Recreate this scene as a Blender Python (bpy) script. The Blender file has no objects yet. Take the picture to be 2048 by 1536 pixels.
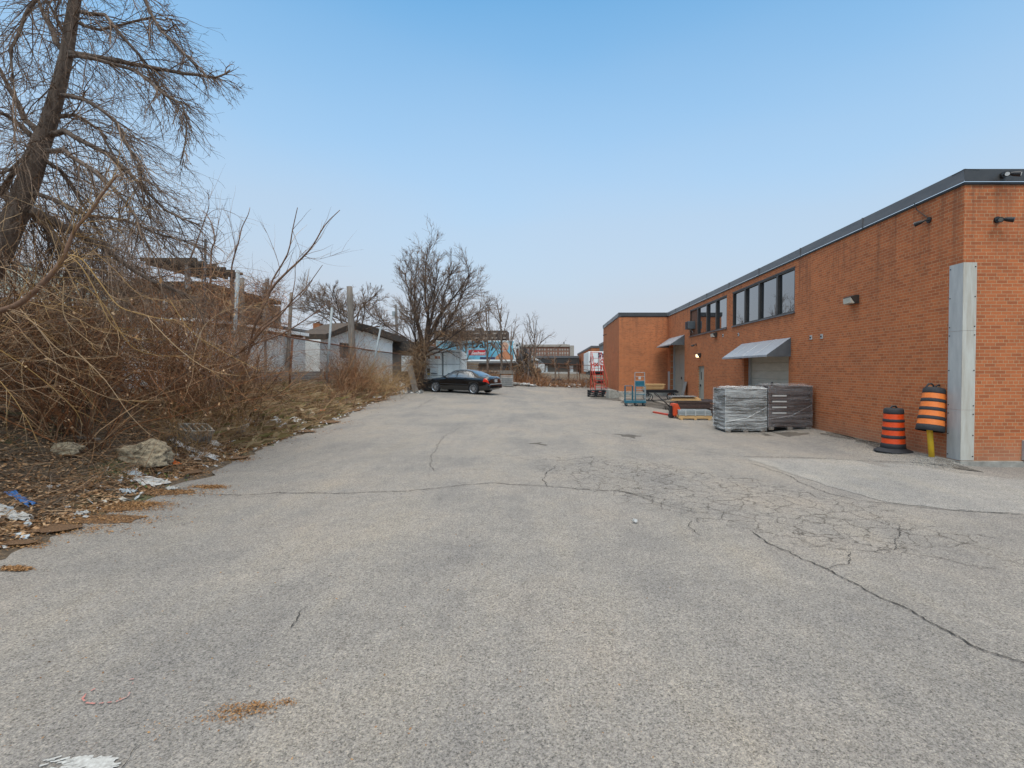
import bpy, math, random
from mathutils import Vector, Matrix, Quaternion
R = math.radians
random.seed(7)
scene = bpy.context.scene
col = scene.collection
# ---------------------------------------------------------------- camera
F, CX, CY, HZ = 980.0, 1099.0, 758.0, 739.0      # focal length and principal point in photo pixels
PITCH = math.atan((CY - HZ) / F)
CAMZ = 1.88
cam_d = bpy.data.cameras.new("camera"); cam = bpy.data.objects.new("camera", cam_d); col.objects.link(cam)
cam.location = (0, 0, CAMZ); cam.rotation_euler = (R(90) - PITCH, 0, 0)
cam_d.sensor_width = 36; cam_d.lens = 36 * F / 2048
cam_d.shift_x = (1024 - CX) / 2048; cam_d.shift_y = (CY - 768) / 2048
cam_d.clip_start = 0.05; cam_d.clip_end = 3000
scene.camera = cam
# ---------------------------------------------------------------- world, sun, exposure
SUN_EL, SUN_AZ = R(52), R(181)      # azimuth clockwise from +Y
world = bpy.data.worlds.new("World"); scene.world = world; world.use_nodes = True
wn = world.node_tree.nodes; wl = world.node_tree.links
bg = wn["Background"]
sky = wn.new("ShaderNodeTexSky"); sky.sky_type = 'NISHITA'; sky.sun_disc = False
sky.sun_elevation = SUN_EL; sky.sun_rotation = SUN_AZ
sky.air_density = 1.0; sky.dust_density = 0.6; sky.ozone_density = 2.5
# thin high overcast veil that whitens the sky towards the horizon
tc = wn.new("ShaderNodeTexCoord"); sep = wn.new("ShaderNodeSeparateXYZ")
wl.new(tc.outputs["Generated"], sep.inputs[0])
cloudn = wn.new("ShaderNodeTexNoise"); cloudn.inputs["Scale"].default_value = 1.6; cloudn.inputs["Detail"].default_value = 2
mp = wn.new("ShaderNodeMapping"); mp.inputs["Scale"].default_value = (1, 1, 3.0)
wl.new(tc.outputs["Generated"], mp.inputs[0]); wl.new(mp.outputs[0], cloudn.inputs["Vector"])
addn = wn.new("ShaderNodeMath"); addn.operation = 'MULTIPLY_ADD'; addn.inputs[1].default_value = 0.10
wl.new(cloudn.outputs[0], addn.inputs[0]); wl.new(sep.outputs["Z"], addn.inputs[2])
vr = wn.new("ShaderNodeValToRGB"); e = vr.color_ramp.elements
e[0].position = 0.04; e[0].color = (1, 1, 1, 1); e[1].position = 0.86; e[1].color = (0.95, 0.95, 0.95, 1)
for p_, c_ in ((0.20, 0.95), (0.34, 0.80), (0.50, 0.50), (0.60, 0.30), (0.68, 0.16)):
    m_ = vr.color_ramp.elements.new(p_); m_.color = (c_, c_, c_, 1)
wl.new(addn.outputs[0], vr.inputs[0])
mix = wn.new("ShaderNodeMix"); mix.data_type = 'RGBA'
wl.new(vr.outputs[0], mix.inputs["Factor"]); gain = wn.new("ShaderNodeVectorMath"); gain.operation = "MULTIPLY"; gain.inputs[1].default_value = (0.85, 2.3, 2.5)
wl.new(sky.outputs[0], gain.inputs[0]); wl.new(gain.outputs[0], mix.inputs["A"])
# the veil is thin grey near the horizon and bright overhead, as high overcast is
vb = wn.new("ShaderNodeValToRGB"); ve = vb.color_ramp.elements
ve[0].position = 0.0; ve[0].color = (0.555, 0.56, 0.615, 1); ve[1].position = 0.92; ve[1].color = (1.0, 0.96, 0.90, 1)
q_ = ve.new(0.66); q_.color = (0.49, 0.60, 0.71, 1)
vs_ = wn.new("ShaderNodeVectorMath"); vs_.operation = "SCALE"; vs_.inputs["Scale"].default_value = 9.6
vg = wn.new("ShaderNodeMath"); vg.operation = 'MULTIPLY_ADD'; vg.use_clamp = True; vg.inputs[1].default_value = 3.2; vg.inputs[2].default_value = -2.1
wl.new(addn.outputs[0], vb.inputs[0]); wl.new(addn.outputs[0], vg.inputs[0])
bo = wn.new("ShaderNodeMath"); bo.operation = 'MULTIPLY_ADD'; bo.inputs[1].default_value = 17.0; bo.inputs[2].default_value = 9.6
wl.new(vg.outputs[0], bo.inputs[0]); wl.new(bo.outputs[0], vs_.inputs["Scale"])
wl.new(vb.outputs[0], vs_.inputs[0]); wl.new(vs_.outputs[0], mix.inputs["B"])
wl.new(mix.outputs["Result"], bg.inputs["Color"])
bg.inputs["Strength"].default_value = 0.115
sun_d = bpy.data.lights.new("sun", 'SUN'); sun = bpy.data.objects.new("sun", sun_d); col.objects.link(sun)
sun_d.energy = 1.5; sun_d.angle = R(25); sun_d.color = (1.0, 0.95, 0.88)
sd = Vector((math.sin(SUN_AZ) * math.cos(SUN_EL), math.cos(SUN_AZ) * math.cos(SUN_EL), math.sin(SUN_EL)))
sun.rotation_euler = sd.to_track_quat('Z', 'Y').to_euler(); sun.location = (0, -20, 40)
scene.view_settings.view_transform = 'Standard'; scene.view_settings.look = 'None'
scene.view_settings.exposure = 0.0; scene.view_settings.gamma = 1.0
# ---------------------------------------------------------------- terrain functions
def S(t):
    t = max(0.0, min(1.0, t)); return t * t * (3 - 2 * t)
EDGE = [(-12, -5.2), (5, -5.6), (7.8, -6.15), (10.8, -6.65), (15.9, -7.25), (20.3, -7.95), (33, -9.6), (44, -11.5), (60, -14)]
def lerp_tab(tab, v):
    if v <= tab[0][0]: return tab[0][1]
    for (a, b), (c, d) in zip(tab, tab[1:]):
        if v <= c: return b + (d - b) * (v - a) / (c - a)
    return tab[-1][1]
def xe(y): return lerp_tab(EDGE, y)
XW = 7.904; YN = 9.4; HW = 5.68; YI = 32.8
def lot(x, y):
    g = S((3 - x) / 9)
    z = 0.6 * S((y - 8) / 30) * g + 0.4 * S((y - 30) / 15) * (1 - g)
    if y > 8.8: z += 0.11 * S((x - 6.4) / 1.2) * S((y - 8.8) / 0.8) * (1 - S((x - 7.75) / 0.5) * S((9.7 - y) / 0.3))
    return z
def hgt(x, y):
    z = lot(x, y)
    z += S((y - 44) / 17) * (0.55 + 0.5 * S((-x) / 8))
    e_ = xe(y)
    if x < e_ and y < 60:
        z += lerp_tab([(-12, 1.25), (20, 1.1), (27, 0.75), (34, 0.35), (60, 0.1)], y) * S((e_ - x) / 3.0)
        z += 0.04 * math.sin(x * 5.1 + y * 2.3) * math.sin(y * 3.7 - x) * S((e_ - x) / 1.0)
    return z
fwd = Vector((0, math.cos(PITCH), -math.sin(PITCH))); upv = Vector((0, math.sin(PITCH), math.cos(PITCH)))
def ray(px, py): return fwd * F + Vector((1, 0, 0)) * (px - CX) + upv * (CY - py)
def W(px, py, Y):
    r = ray(px, py); r *= Y / r.y
    return Vector((r.x, r.y, r.z + CAMZ))
def G(px, py, off=0.0):
    r = ray(px, py); r /= r.y; t = t0 = 1.2
    while t < 150:
        p = r * t
        if p.z + CAMZ <= hgt(p.x, p.y): break
        t0 = t; t += 0.02 + t * 0.002
    a_, b_ = t0, t
    for _ in range(12):
        m = (a_ + b_) / 2; p = r * m
        if p.z + CAMZ <= hgt(p.x, p.y): b_ = m
        else: a_ = m
    p = r * b_
    return Vector((p.x, p.y, hgt(p.x, p.y) + off))
# ---------------------------------------------------------------- materials
def new_mat(name):
    m = bpy.data.materials.new(name); m.use_nodes = True
    return m, m.node_tree.nodes, m.node_tree.links, m.node_tree.nodes["Principled BSDF"]
def coords(N, L, scale=(1, 1, 1)):
    t = N.new("ShaderNodeTexCoord"); mp = N.new("ShaderNodeMapping"); mp.inputs["Scale"].default_value = scale
    L.new(t.outputs["Object"], mp.inputs[0]); return mp.outputs[0]
def noise(N, L, vec, scale, detail=4, rough=0.6):
    n = N.new("ShaderNodeTexNoise"); n.inputs["Scale"].default_value = scale
    n.inputs["Detail"].default_value = detail; n.inputs["Roughness"].default_value = rough
    L.new(vec, n.inputs["Vector"]); return n.outputs["Fac"]
def ramp(N, L, fac, stops):
    r = N.new("ShaderNodeValToRGB"); el = r.color_ramp.elements
    el[0].position, el[0].color = stops[0][0], (*stops[0][1], 1)
    el[1].position, el[1].color = stops[-1][0], (*stops[-1][1], 1)
    for p, c in stops[1:-1]: q = el.new(p); q.color = (*c, 1)
    L.new(fac, r.inputs[0]); return r.outputs[0]
def mixc(N, L, fac, a, b, mode='MIX'):
    m = N.new("ShaderNodeMix"); m.data_type = 'RGBA'; m.blend_type = mode
    for s, v in (("Factor", fac), ("A", a), ("B", b)):
        if isinstance(v, (int, float)): m.inputs[s].default_value = v
        elif isinstance(v, tuple): m.inputs[s].default_value = (*v, 1)
        else: L.new(v, m.inputs[s])
    return m.outputs["Result"]
def bump(N, L, B, h, strength, dist):
    b = N.new("ShaderNodeBump"); b.inputs["Strength"].default_value = strength; b.inputs["Distance"].default_value = dist
    L.new(h, b.inputs["Height"]); L.new(b.outputs[0], B.inputs["Normal"])
def math_(N, L, op, a, b=None, c=None, clamp=False):
    m = N.new("ShaderNodeMath"); m.operation = op; m.use_clamp = clamp
    for i, v in enumerate((a, b, c)):
        if v is None: continue
        if isinstance(v, (int, float)): m.inputs[i].default_value = v
        else: L.new(v, m.inputs[i])
    return m.outputs[0]
def g3(v): return (v, v, v)
def mat(name, c1, c2=None, scale=6, rough=0.6, metal=0.0, bmp=0.0, stretch=(1, 1, 1), detail=5, spec=0.5, sharp=False):
    m, N, L, B = new_mat(name)
    if c2 is None: c2 = tuple(x * 0.78 for x in c1)
    v = coords(N, L, stretch); f = noise(N, L, v, scale, detail, 0.65)
    lo, hi = (0.46, 0.54) if sharp else (0.3, 0.7)
    L.new(ramp(N, L, f, [(lo, c2), (hi, c1)]), B.inputs["Base Color"])
    B.inputs["Roughness"].default_value = rough; B.inputs["Metallic"].default_value = metal
    B.inputs["Specular IOR Level"].default_value = spec
    if bmp: bump(N, L, B, f, bmp, 0.02)
    return m
def mat_island(name, cols, rough=0.8):
    m, N, L, B = new_mat(name)
    g = N.new("ShaderNodeNewGeometry")
    st = [(i / (len(cols) - 1), c) for i, c in enumerate(cols)]
    L.new(ramp(N, L, g.outputs["Random Per Island"], st), B.inputs["Base Color"])
    B.inputs["Roughness"].default_value = rough; B.inputs["Specular IOR Level"].default_value = 0.25
    return m
def mat_brick(name, axis, c1=(0.51, 0.156, 0.058), c2=(0.41, 0.122, 0.050), mortar=(0.47, 0.285, 0.155), bump_s=0.35):
    m, N, L, B = new_mat(name)
    t = N.new("ShaderNodeTexCoord"); sp = N.new("ShaderNodeSeparateXYZ"); L.new(t.outputs["Object"], sp.inputs[0])
    cb = N.new("ShaderNodeCombineXYZ"); L.new(sp.outputs[axis], cb.inputs[0]); L.new(sp.outputs["Z"], cb.inputs[1])
    b = N.new("ShaderNodeTexBrick"); L.new(cb.outputs[0], b.inputs["Vector"])
    b.inputs["Scale"].default_value = 1; b.inputs["Brick Width"].default_value = 0.2035
    b.inputs["Row Height"].default_value = 0.0665; b.inputs["Mortar Size"].default_value = 0.0064
    b.inputs["Mortar Smooth"].default_value = 0.3; b.inputs["Bias"].default_value = -0.15
    b.offset = 0.5; b.offset_frequency = 2; b.squash = 0.5; b.squash_frequency = 6
    b.inputs["Color1"].default_value = (*c1, 1); b.inputs["Color2"].default_value = (*c2, 1); b.inputs["Mortar"].default_value = (*mortar, 1)
    # every so often a darker, burnt brick: second brick grid in phase with the first
    b2 = N.new("ShaderNodeTexBrick"); L.new(cb.outputs[0], b2.inputs["Vector"])
    for k in ("Scale", "Brick Width", "Row Height", "Mortar Size", "Mortar Smooth"): b2.inputs[k].default_value = b.inputs[k].default_value
    b2.offset = 0.5; b2.offset_frequency = 2; b2.squash = 0.5; b2.squash_frequency = 6; b2.inputs["Bias"].default_value = -0.62
    b2.inputs["Color1"].default_value = (1, 1, 1, 1); b2.inputs["Color2"].default_value = (0.52, 0.55, 0.62, 1); b2.inputs["Mortar"].default_value = (1, 1, 1, 1)
    f = noise(N, L, coords(N, L), 1.1, 6, 0.7); f2 = noise(N, L, coords(N, L), 60, 3, 0.7)
    c = mixc(N, L, 0.75, b.outputs["Color"], b2.outputs["Color"], 'MULTIPLY')
    c = mixc(N, L, 0.45, c, ramp(N, L, f, [(0.3, (0.68, 0.72, 0.8)), (0.7, (1.2, 1.12, 1.05))]), 'MULTIPLY')
    c = mixc(N, L, 0.5, c, ramp(N, L, f2, [(0.3, g3(0.72)), (0.7, g3(1.2))]), 'MULTIPLY')
    # salt and splash stains low on the wall, broken by noise
    zf = math_(N, L, 'MULTIPLY_ADD', sp.outputs["Z"], -1.6, 0.95)
    st = math_(N, L, 'MULTIPLY', math_(N, L, 'MAXIMUM', zf, 0.0), f, None, True)
    c = mixc(N, L, math_(N, L, 'MULTIPLY', st, 0.9, None, True), c, (0.36, 0.25, 0.18))
    fs = noise(N, L, coords(N, L, (1, 1, 1)), 0.55, 8, 0.75)
    sc = ramp(N, L, fs, [(0.655, g3(0)), (0.70, g3(1))])
    c = mixc(N, L, math_(N, L, 'MULTIPLY', sc, 0.22), c, (0.62, 0.36, 0.25))
    # rain streaks running down from the coping, and pale salt bloom
    fk = noise(N, L, coords(N, L, (3.2, 3.2, 0.16)), 1.6, 6, 0.72)
    zt = math_(N, L, 'MULTIPLY', math_(N, L, 'MULTIPLY_ADD', sp.outputs["Z"], 0.55, -1.75, True), 1.0)
    c = mixc(N, L, math_(N, L, 'MULTIPLY', ramp(N, L, fk, [(0.50, g3(0)), (0.68, g3(1))]), math_(N, L, 'MULTIPLY_ADD', zt, 0.5, 0.12)), c, (0.16, 0.075, 0.045))
    fb = noise(N, L, coords(N, L, (1, 1, 1.6)), 0.8, 9, 0.8)
    c = mixc(N, L, math_(N, L, 'MULTIPLY', ramp(N, L, fb, [(0.60, g3(0)), (0.72, g3(1))]), math_(N, L, 'MULTIPLY_ADD', sp.outputs["Z"], -0.20, 0.50, True)), c, (0.56, 0.38, 0.28))
    L.new(c, B.inputs["Base Color"]); B.inputs["Roughness"].default_value = 0.9; B.inputs["Specular IOR Level"].default_value = 0.2
    h = math_(N, L, 'MULTIPLY_ADD', f2, 0.25, math_(N, L, 'SUBTRACT', 1.0, b.outputs["Fac"]))
    bump(N, L, B, h, bump_s, 0.006)
    return m
def mat_asphalt(name, base=(0.258, 0.233, 0.207), light=1.0, crack=True):
    m, N, L, B = new_mat(name)
    v = coords(N, L)
    f1 = noise(N, L, v, 62, 7, 0.82); f2 = noise(N, L, v, 0.45, 5, 0.6); f3 = noise(N, L, v, 4.5, 6, 0.7)
    vor = N.new("ShaderNodeTexVoronoi"); vor.inputs["Scale"].default_value = 150; L.new(v, vor.inputs["Vector"])
    b = tuple(x * light for x in base)
    c = ramp(N, L, f1, [(0.36, tuple(x * 0.25 for x in b)), (0.45, tuple(x * 0.80 for x in b)), (0.53, tuple(x * 1.10 for x in b)), (0.66, tuple(x * 1.45 for x in b))])
    vc = N.new("ShaderNodeSeparateColor"); L.new(vor.outputs["Color"], vc.inputs[0])
    c = mixc(N, L, 0.8, c, ramp(N, L, vc.outputs[0], [(0.0, g3(0.45)), (0.25, g3(0.88)), (0.80, g3(1.06)), (1.0, (1.42, 1.36, 1.25))]), 'MULTIPLY')
    pits = ramp(N, L, noise(N, L, v, 30, 5, 0.85), [(0.33, g3(0.25)), (0.41, g3(1))])
    c = mixc(N, L, 0.8, c, pits, 'MULTIPLY')
    c = mixc(N, L, 0.8, c, ramp(N, L, f2, [(0.3, (0.72, 0.74, 0.77)), (0.5, (0.98, 0.98, 0.97)), (0.72, (1.16, 1.10, 1.02))]), 'MULTIPLY')
    c = mixc(N, L, 0.6, c, ramp(N, L, f3, [(0.3, g3(0.82)), (0.7, g3(1.13))]), 'MULTIPLY')
    # long streaks along the yard where tyres and melt water run
    f5 = noise(N, L, coords(N, L, (0.9, 0.22, 1)), 1.3, 6, 0.7)
    c = mixc(N, L, 0.55, c, ramp(N, L, f5, [(0.35, (0.78, 0.79, 0.82)), (0.5, g3(1)), (0.66, (1.12, 1.08, 1.0))]), 'MULTIPLY')
    # stray oil and tar spots
    sv = N.new("ShaderNodeTexVoronoi"); sv.inputs["Scale"].default_value = 1.7; L.new(v, sv.inputs["Vector"])
    spot = ramp(N, L, sv.outputs["Distance"], [(0.018, g3(0.35)), (0.05, g3(1))])
    c = mixc(N, L, 0.55, c, spot, 'MULTIPLY')
    h = f1
    if crack:
        wv = N.new("ShaderNodeVectorMath"); wv.operation = 'ADD'
        nn = N.new("ShaderNodeTexNoise"); nn.inputs["Scale"].default_value = 2.2; nn.inputs["Detail"].default_value = 8; nn.inputs["Roughness"].default_value = 0.72
        L.new(v, nn.inputs["Vector"])
        ms = N.new("ShaderNodeVectorMath"); ms.operation = 'SCALE'; ms.inputs["Scale"].default_value = 0.34
        L.new(nn.outputs["Color"], ms.inputs[0]); L.new(v, wv.inputs[0]); L.new(ms.outputs[0], wv.inputs[1])
        sp = N.new("ShaderNodeSeparateXYZ"); L.new(v, sp.inputs[0])
        # distance to the axis of the crazed strip running (0.2,10) -> (4.3,5.2)
        ax, ay, bx, by = 0.35, 10.0, 4.2, 5.3
        ln = math.hypot(bx - ax, by - ay); ux, uy = (bx - ax) / ln, (by - ay) / ln
        d = math_(N, L, 'ADD', math_(N, L, 'MULTIPLY', sp.outputs["X"], -uy), math_(N, L, 'MULTIPLY_ADD', sp.outputs["Y"], ux, ax * uy - ay * ux))
        t = math_(N, L, 'ADD', math_(N, L, 'MULTIPLY', sp.outputs["X"], ux), math_(N, L, 'MULTIPLY_ADD', sp.outputs["Y"], uy, -ax * ux - ay * uy))
        tc_ = math_(N, L, 'ABSOLUTE', math_(N, L, 'MULTIPLY_ADD', t, 1 / (ln * 0.62), -0.5 / 0.62))
        dc_ = math_(N, L, 'ABSOLUTE', math_(N, L, 'MULTIPLY', d, 1 / 1.5))
        e2 = math_(N, L, 'ADD', math_(N, L, 'POWER', tc_, 2.0), math_(N, L, 'POWER', dc_, 2.0))
        e2 = math_(N, L, 'ADD', e2, math_(N, L, 'MULTIPLY_ADD', noise(N, L, v, 1.6, 4), 1.6, -0.8))
        region = ramp(N, L, e2, [(0.72, g3(1)), (1.0, g3(0))])
        for sc, wd, k in ((3.0, 0.026, 1.0), (6.3, 0.028, 0.85)):
            vo = N.new("ShaderNodeTexVoronoi"); vo.feature = 'DISTANCE_TO_EDGE'; vo.inputs["Scale"].default_value = sc
            L.new(wv.outputs[0], vo.inputs["Vector"])
            ck = ramp(N, L, vo.outputs["Distance"], [(0.0, g3(1)), (wd, g3(0))])
            brk = ramp(N, L, noise(N, L, v, 2.6 + sc, 3), [(0.34 if sc < 4 else 0.46, g3(0)), (0.44 if sc < 4 else 0.54, g3(1))])
            k1 = mixc(N, L, 1.0, ck, region, 'MULTIPLY'); k1 = mixc(N, L, 1.0, k1, brk, 'MULTIPLY')
            k1 = math_(N, L, 'MULTIPLY', k1, 0.82 * k)
            c = mixc(N, L, k1, c, (0.035, 0.026, 0.02))
            h = math_(N, L, 'SUBTRACT', h, k1)
        # faint hairline cracks elsewhere
        vo = N.new("ShaderNodeTexVoronoi"); vo.feature = 'DISTANCE_TO_EDGE'; vo.inputs["Scale"].default_value = 0.5
        L.new(wv.outputs[0], vo.inputs["Vector"])
        ck = ramp(N, L, vo.outputs["Distance"], [(0.0, g3(1)), (0.0035, g3(0))])
        brk = ramp(N, L, noise(N, L, v, 1.1, 3), [(0.52, g3(0)), (0.62, g3(0.6))])
        c = mixc(N, L, mixc(N, L, 1.0, ck, brk, 'MULTIPLY'), c, (0.07, 0.055, 0.045))
    L.new(c, B.inputs["Base Color"]); B.inputs["Roughness"].default_value = 0.93; B.inputs["Specular IOR Level"].default_value = 0.25
    bump(N, L, B, h, 0.55, 0.012)
    return m
def mat_soil(name):
    m, N, L, B = new_mat(name); v = coords(N, L)
    f = noise(N, L, v, 14, 8, 0.75); g = noise(N, L, v, 0.9, 5, 0.7)
    c = ramp(N, L, f, [(0.3, (0.035, 0.024, 0.016)), (0.5, (0.11, 0.075, 0.045)), (0.7, (0.24, 0.17, 0.10))])
    c = mixc(N, L, ramp(N, L, g, [(0.55, g3(0)), (0.66, g3(0.65))]), c, (0.075, 0.10, 0.028))
    L.new(c, B.inputs["Base Color"]); B.inputs["Roughness"].default_value = 0.95
    bump(N, L, B, f, 0.9, 0.05); return m
def mat_glass(name, tint=(0.012, 0.016, 0.02), rough=0.02, spec=1.0):
    m, N, L, B = new_mat(name)
    B.inputs["Base Color"].default_value = (*tint, 1); B.inputs["Roughness"].default_value = rough
    B.inputs["IOR"].default_value = 1.55; B.inputs["Specular IOR Level"].default_value = spec
    B.inputs["Coat Weight"].default_value = 1.0; B.inputs["Coat IOR"].default_value = 2.1; B.inputs["Coat Roughness"].default_value = 0.01
    return m
M = {}
M['brick_y'] = mat_brick("brick_y", "Y"); M['brick_x'] = mat_brick("brick_x", "X")
M['asphalt'] = mat_asphalt("asphalt"); M['patch'] = mat_asphalt("asphalt_patch", (0.30, 0.278, 0.252), 1.0, False)
M['soil'] = mat_soil("soil")
M['crack'] = mat("crack_fill", (0.045, 0.035, 0.027), (0.02, 0.017, 0.014), 30, 0.95)
M['concrete'] = mat("concrete", (0.40, 0.37, 0.32), (0.22, 0.20, 0.17), 5, 0.9, bmp=0.5)
M['concrete2'] = mat("concrete_block", (0.34, 0.31, 0.26), (0.20, 0.18, 0.15), 12, 0.95, bmp=0.6)
M['rock'] = mat("rubble", (0.54, 0.43, 0.28), (0.10, 0.075, 0.05), 17, 0.95, bmp=1.0, detail=9)
M['flash_shaded'] = mat("flashing_shaded", (0.052, 0.048, 0.046), (0.032, 0.030, 0.029), 3, 0.5, 0.0)  # same cap metal, shade of the front-facing lengths put into the colour
M['flash'] = mat("flashing", (0.135, 0.13, 0.13), (0.09, 0.088, 0.09), 2, 0.42, 0.1, stretch=(1, 0.6, 3))  # lighter copy, sky reflection of the side-facing lengths put into the colour
M['galv'] = mat("galvanised_sheet", (0.50, 0.50, 0.48), (0.36, 0.365, 0.36), 2.2, 0.5, 0.1, stretch=(3, 3, 0.7))
M['galv_rust'] = mat("galvanised_sheet_stained", (0.56, 0.54, 0.48), (0.42, 0.37, 0.30), 3.0, 0.5, 0.05, stretch=(4, 4, 0.5))
M['awn'] = mat("awning_sheet", (0.38, 0.39, 0.41), (0.28, 0.29, 0.31), 3, 0.45, 0.2, stretch=(1, 4, 1))
M['awn_side'] = mat("awning_cheek", (0.13, 0.15, 0.16), (0.09, 0.10, 0.11), 4, 0.5, 0.3)
M['door_grey'] = mat("door_grey", (0.38, 0.35, 0.29), (0.28, 0.26, 0.21), 3, 0.55, stretch=(1, 1, 0.4))
M['door_pale'] = mat("door_pale", (0.52, 0.48, 0.40), (0.40, 0.37, 0.30), 2, 0.5, stretch=(1, 1, 3))
M['frame_dark'] = mat("window_frame", (0.05, 0.042, 0.036), (0.03, 0.026, 0.022), 8, 0.45)
M['glass'] = mat_glass("window_glass"); M['cglass'] = mat_glass("car_glass", (0.02, 0.026, 0.027))
M['black'] = mat("black_plastic", (0.018, 0.018, 0.02), (0.012, 0.012, 0.013), 20, 0.5)
M['rubber'] = mat("black_rubber", (0.028, 0.029, 0.033), (0.018, 0.018, 0.02), 14, 0.75, bmp=0.2)
M['orange_r'] = mat("reflective_orange_red", (0.80, 0.085, 0.012), (0.62, 0.06, 0.01), 12, 0.4)
M['orange_w'] = mat("worn_orange", (0.85, 0.21, 0.03), (0.66, 0.16, 0.03), 16, 0.5)
M['yellow'] = mat("yellow_paint", (0.85, 0.52, 0.02), (0.70, 0.42, 0.03), 9, 0.5)
M['red'] = mat("red_paint", (0.62, 0.05, 0.02), (0.42, 0.03, 0.015), 10, 0.4)
M['orange_p'] = mat("orange_machine_paint", (0.70, 0.085, 0.02), (0.5, 0.06, 0.02), 9, 0.45)
M['teal'] = mat("teal_paint", (0.012, 0.13, 0.19), (0.01, 0.085, 0.12), 9, 0.45)
M['wood_new'] = mat("new_lumber", (0.60, 0.38, 0.17), (0.44, 0.26, 0.11), 3, 0.7, stretch=(1, 1, 8))
M['wood_old'] = mat("weathered_wood", (0.26, 0.22, 0.18), (0.13, 0.10, 0.08), 4, 0.9, bmp=0.4, stretch=(5, 5, 0.6))
M['wood_grey'] = mat("grey_boards", (0.24, 0.23, 0.22), (0.14, 0.13, 0.12), 3, 0.9, stretch=(1, 5, 1))
M['wood_dark'] = mat("dark_wood", (0.09, 0.06, 0.04), (0.04, 0.03, 0.022), 6, 0.9, bmp=0.3)
M['tray'] = mat("brown_tray", (0.085, 0.048, 0.036), (0.045, 0.027, 0.022), 8, 0.6)
M['tray2'] = mat("grey_tray", (0.10, 0.085, 0.07), (0.05, 0.042, 0.036), 8, 0.5)
M['white'] = mat("white_siding", (0.93, 0.92, 0.88), (0.80, 0.79, 0.75), 3, 0.6)
M['paper'] = mat("paper", (0.60, 0.58, 0.54), (0.36, 0.34, 0.31), 6, 0.7)
M['cont'] = mat("container_paint", (0.88, 0.89, 0.86), (0.72, 0.73, 0.70), 2.5, 0.5)
M['cont_d'] = mat("container_seal", (0.10, 0.11, 0.12), (0.06, 0.07, 0.07), 5, 0.7)
M['steel'] = mat("galvanised_pipe", (0.34, 0.36, 0.36), (0.24, 0.26, 0.26), 8, 0.55, 0.1)
M['rust'] = mat("rusty_steel", (0.23, 0.10, 0.05), (0.10, 0.045, 0.03), 14, 0.85, 0.1)
M['wire'] = mat("fence_wire", (0.20, 0.17, 0.15), (0.09, 0.07, 0.06), 5, 0.6, 0.4)
M['carpaint'] = mat("black_car_paint", (0.006, 0.007, 0.008), (0.005, 0.005, 0.006), 2, 0.12)
M['carpaint'].node_tree.nodes["Principled BSDF"].inputs["Coat Weight"].default_value = 1
M['chrome'] = mat("chrome_trim", (0.75, 0.76, 0.78), (0.6, 0.6, 0.62), 4, 0.22, 0.9)
M['alloy'] = mat("alloy_rim", (0.62, 0.63, 0.65), (0.45, 0.46, 0.48), 9, 0.3, 0.75)
M['tail'] = mat("tail_light_red", (0.75, 0.03, 0.01), (0.5, 0.015, 0.01), 14, 0.15)
M['amber'] = mat("amber_lens", (0.85, 0.28, 0.04), (0.7, 0.2, 0.03), 14, 0.2)
M['bark'] = mat("bark", (0.25, 0.185, 0.14), (0.07, 0.046, 0.034), 9, 0.95, bmp=0.9, stretch=(2.5, 2.5, 0.5), detail=8)
M['bark_dark'] = mat("bark_dark", (0.12, 0.08, 0.06), (0.045, 0.03, 0.024), 9, 0.95, bmp=0.9, stretch=(2.5, 2.5, 0.5), detail=8)
M['bark_red'] = mat("bark_reddish", (0.24, 0.13, 0.075), (0.10, 0.055, 0.035), 10, 0.9, bmp=0.6, stretch=(2.5, 2.5, 0.6))
M['twig_dark'] = mat_island("twig_dark", [(0.07, 0.046, 0.034), (0.14, 0.09, 0.062), (0.21, 0.14, 0.095), (0.27, 0.18, 0.12)])
M['twig_red'] = mat_island("twig_red", [(0.05, 0.022, 0.012), (0.15, 0.065, 0.03), (0.34, 0.14, 0.055), (0.10, 0.062, 0.04), (0.54, 0.32, 0.17)])
M['twig_gold'] = mat_island("twig_gold", [(0.27, 0.16, 0.05), (0.36, 0.22, 0.085), (0.25, 0.15, 0.08), (0.42, 0.28, 0.15), (0.30, 0.20, 0.13)])
M['twig_mix'] = mat_island("twig_mix", [(0.05, 0.028, 0.018), (0.17, 0.085, 0.042), (0.33, 0.175, 0.08), (0.43, 0.29, 0.17), (0.08, 0.05, 0.035), (0.28, 0.20, 0.14)])
M['leaf'] = mat_island("dead_leaf", [(0.13, 0.065, 0.028), (0.25, 0.13, 0.055), (0.38, 0.22, 0.11), (0.50, 0.33, 0.19), (0.17, 0.10, 0.06)])
M['chaff'] = mat_island("chaff", [(0.16, 0.075, 0.028), (0.28, 0.14, 0.055), (0.40, 0.23, 0.10)])
M['straw'] = mat_island("dry_grass", [(0.36, 0.25, 0.13), (0.50, 0.37, 0.21), (0.24, 0.15, 0.08), (0.20, 0.19, 0.07)])
M['green'] = mat_island("green_weed", [(0.05, 0.10, 0.02), (0.09, 0.15, 0.03), (0.13, 0.17, 0.05)])
M['litter'] = mat_island("pale_litter", [(0.58, 0.57, 0.55), (0.40, 0.38, 0.35), (0.42, 0.46, 0.48), (0.52, 0.44, 0.34)])
M['dirt_shade'] = mat_asphalt('dirt_shade_asphalt', (0.12, 0.105, 0.09), 1.0, False)  # dark ground tone, dirt and contact shade together in the colour
M['paint_worn'] = mat('worn_white_paint', (0.50, 0.49, 0.46), (0.30, 0.285, 0.26), 60, 0.9)
M['chaffm'] = mat("chaff_drift", (0.26, 0.14, 0.062), (0.05, 0.026, 0.013), 70, 0.95, bmp=1.0, detail=8)
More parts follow.
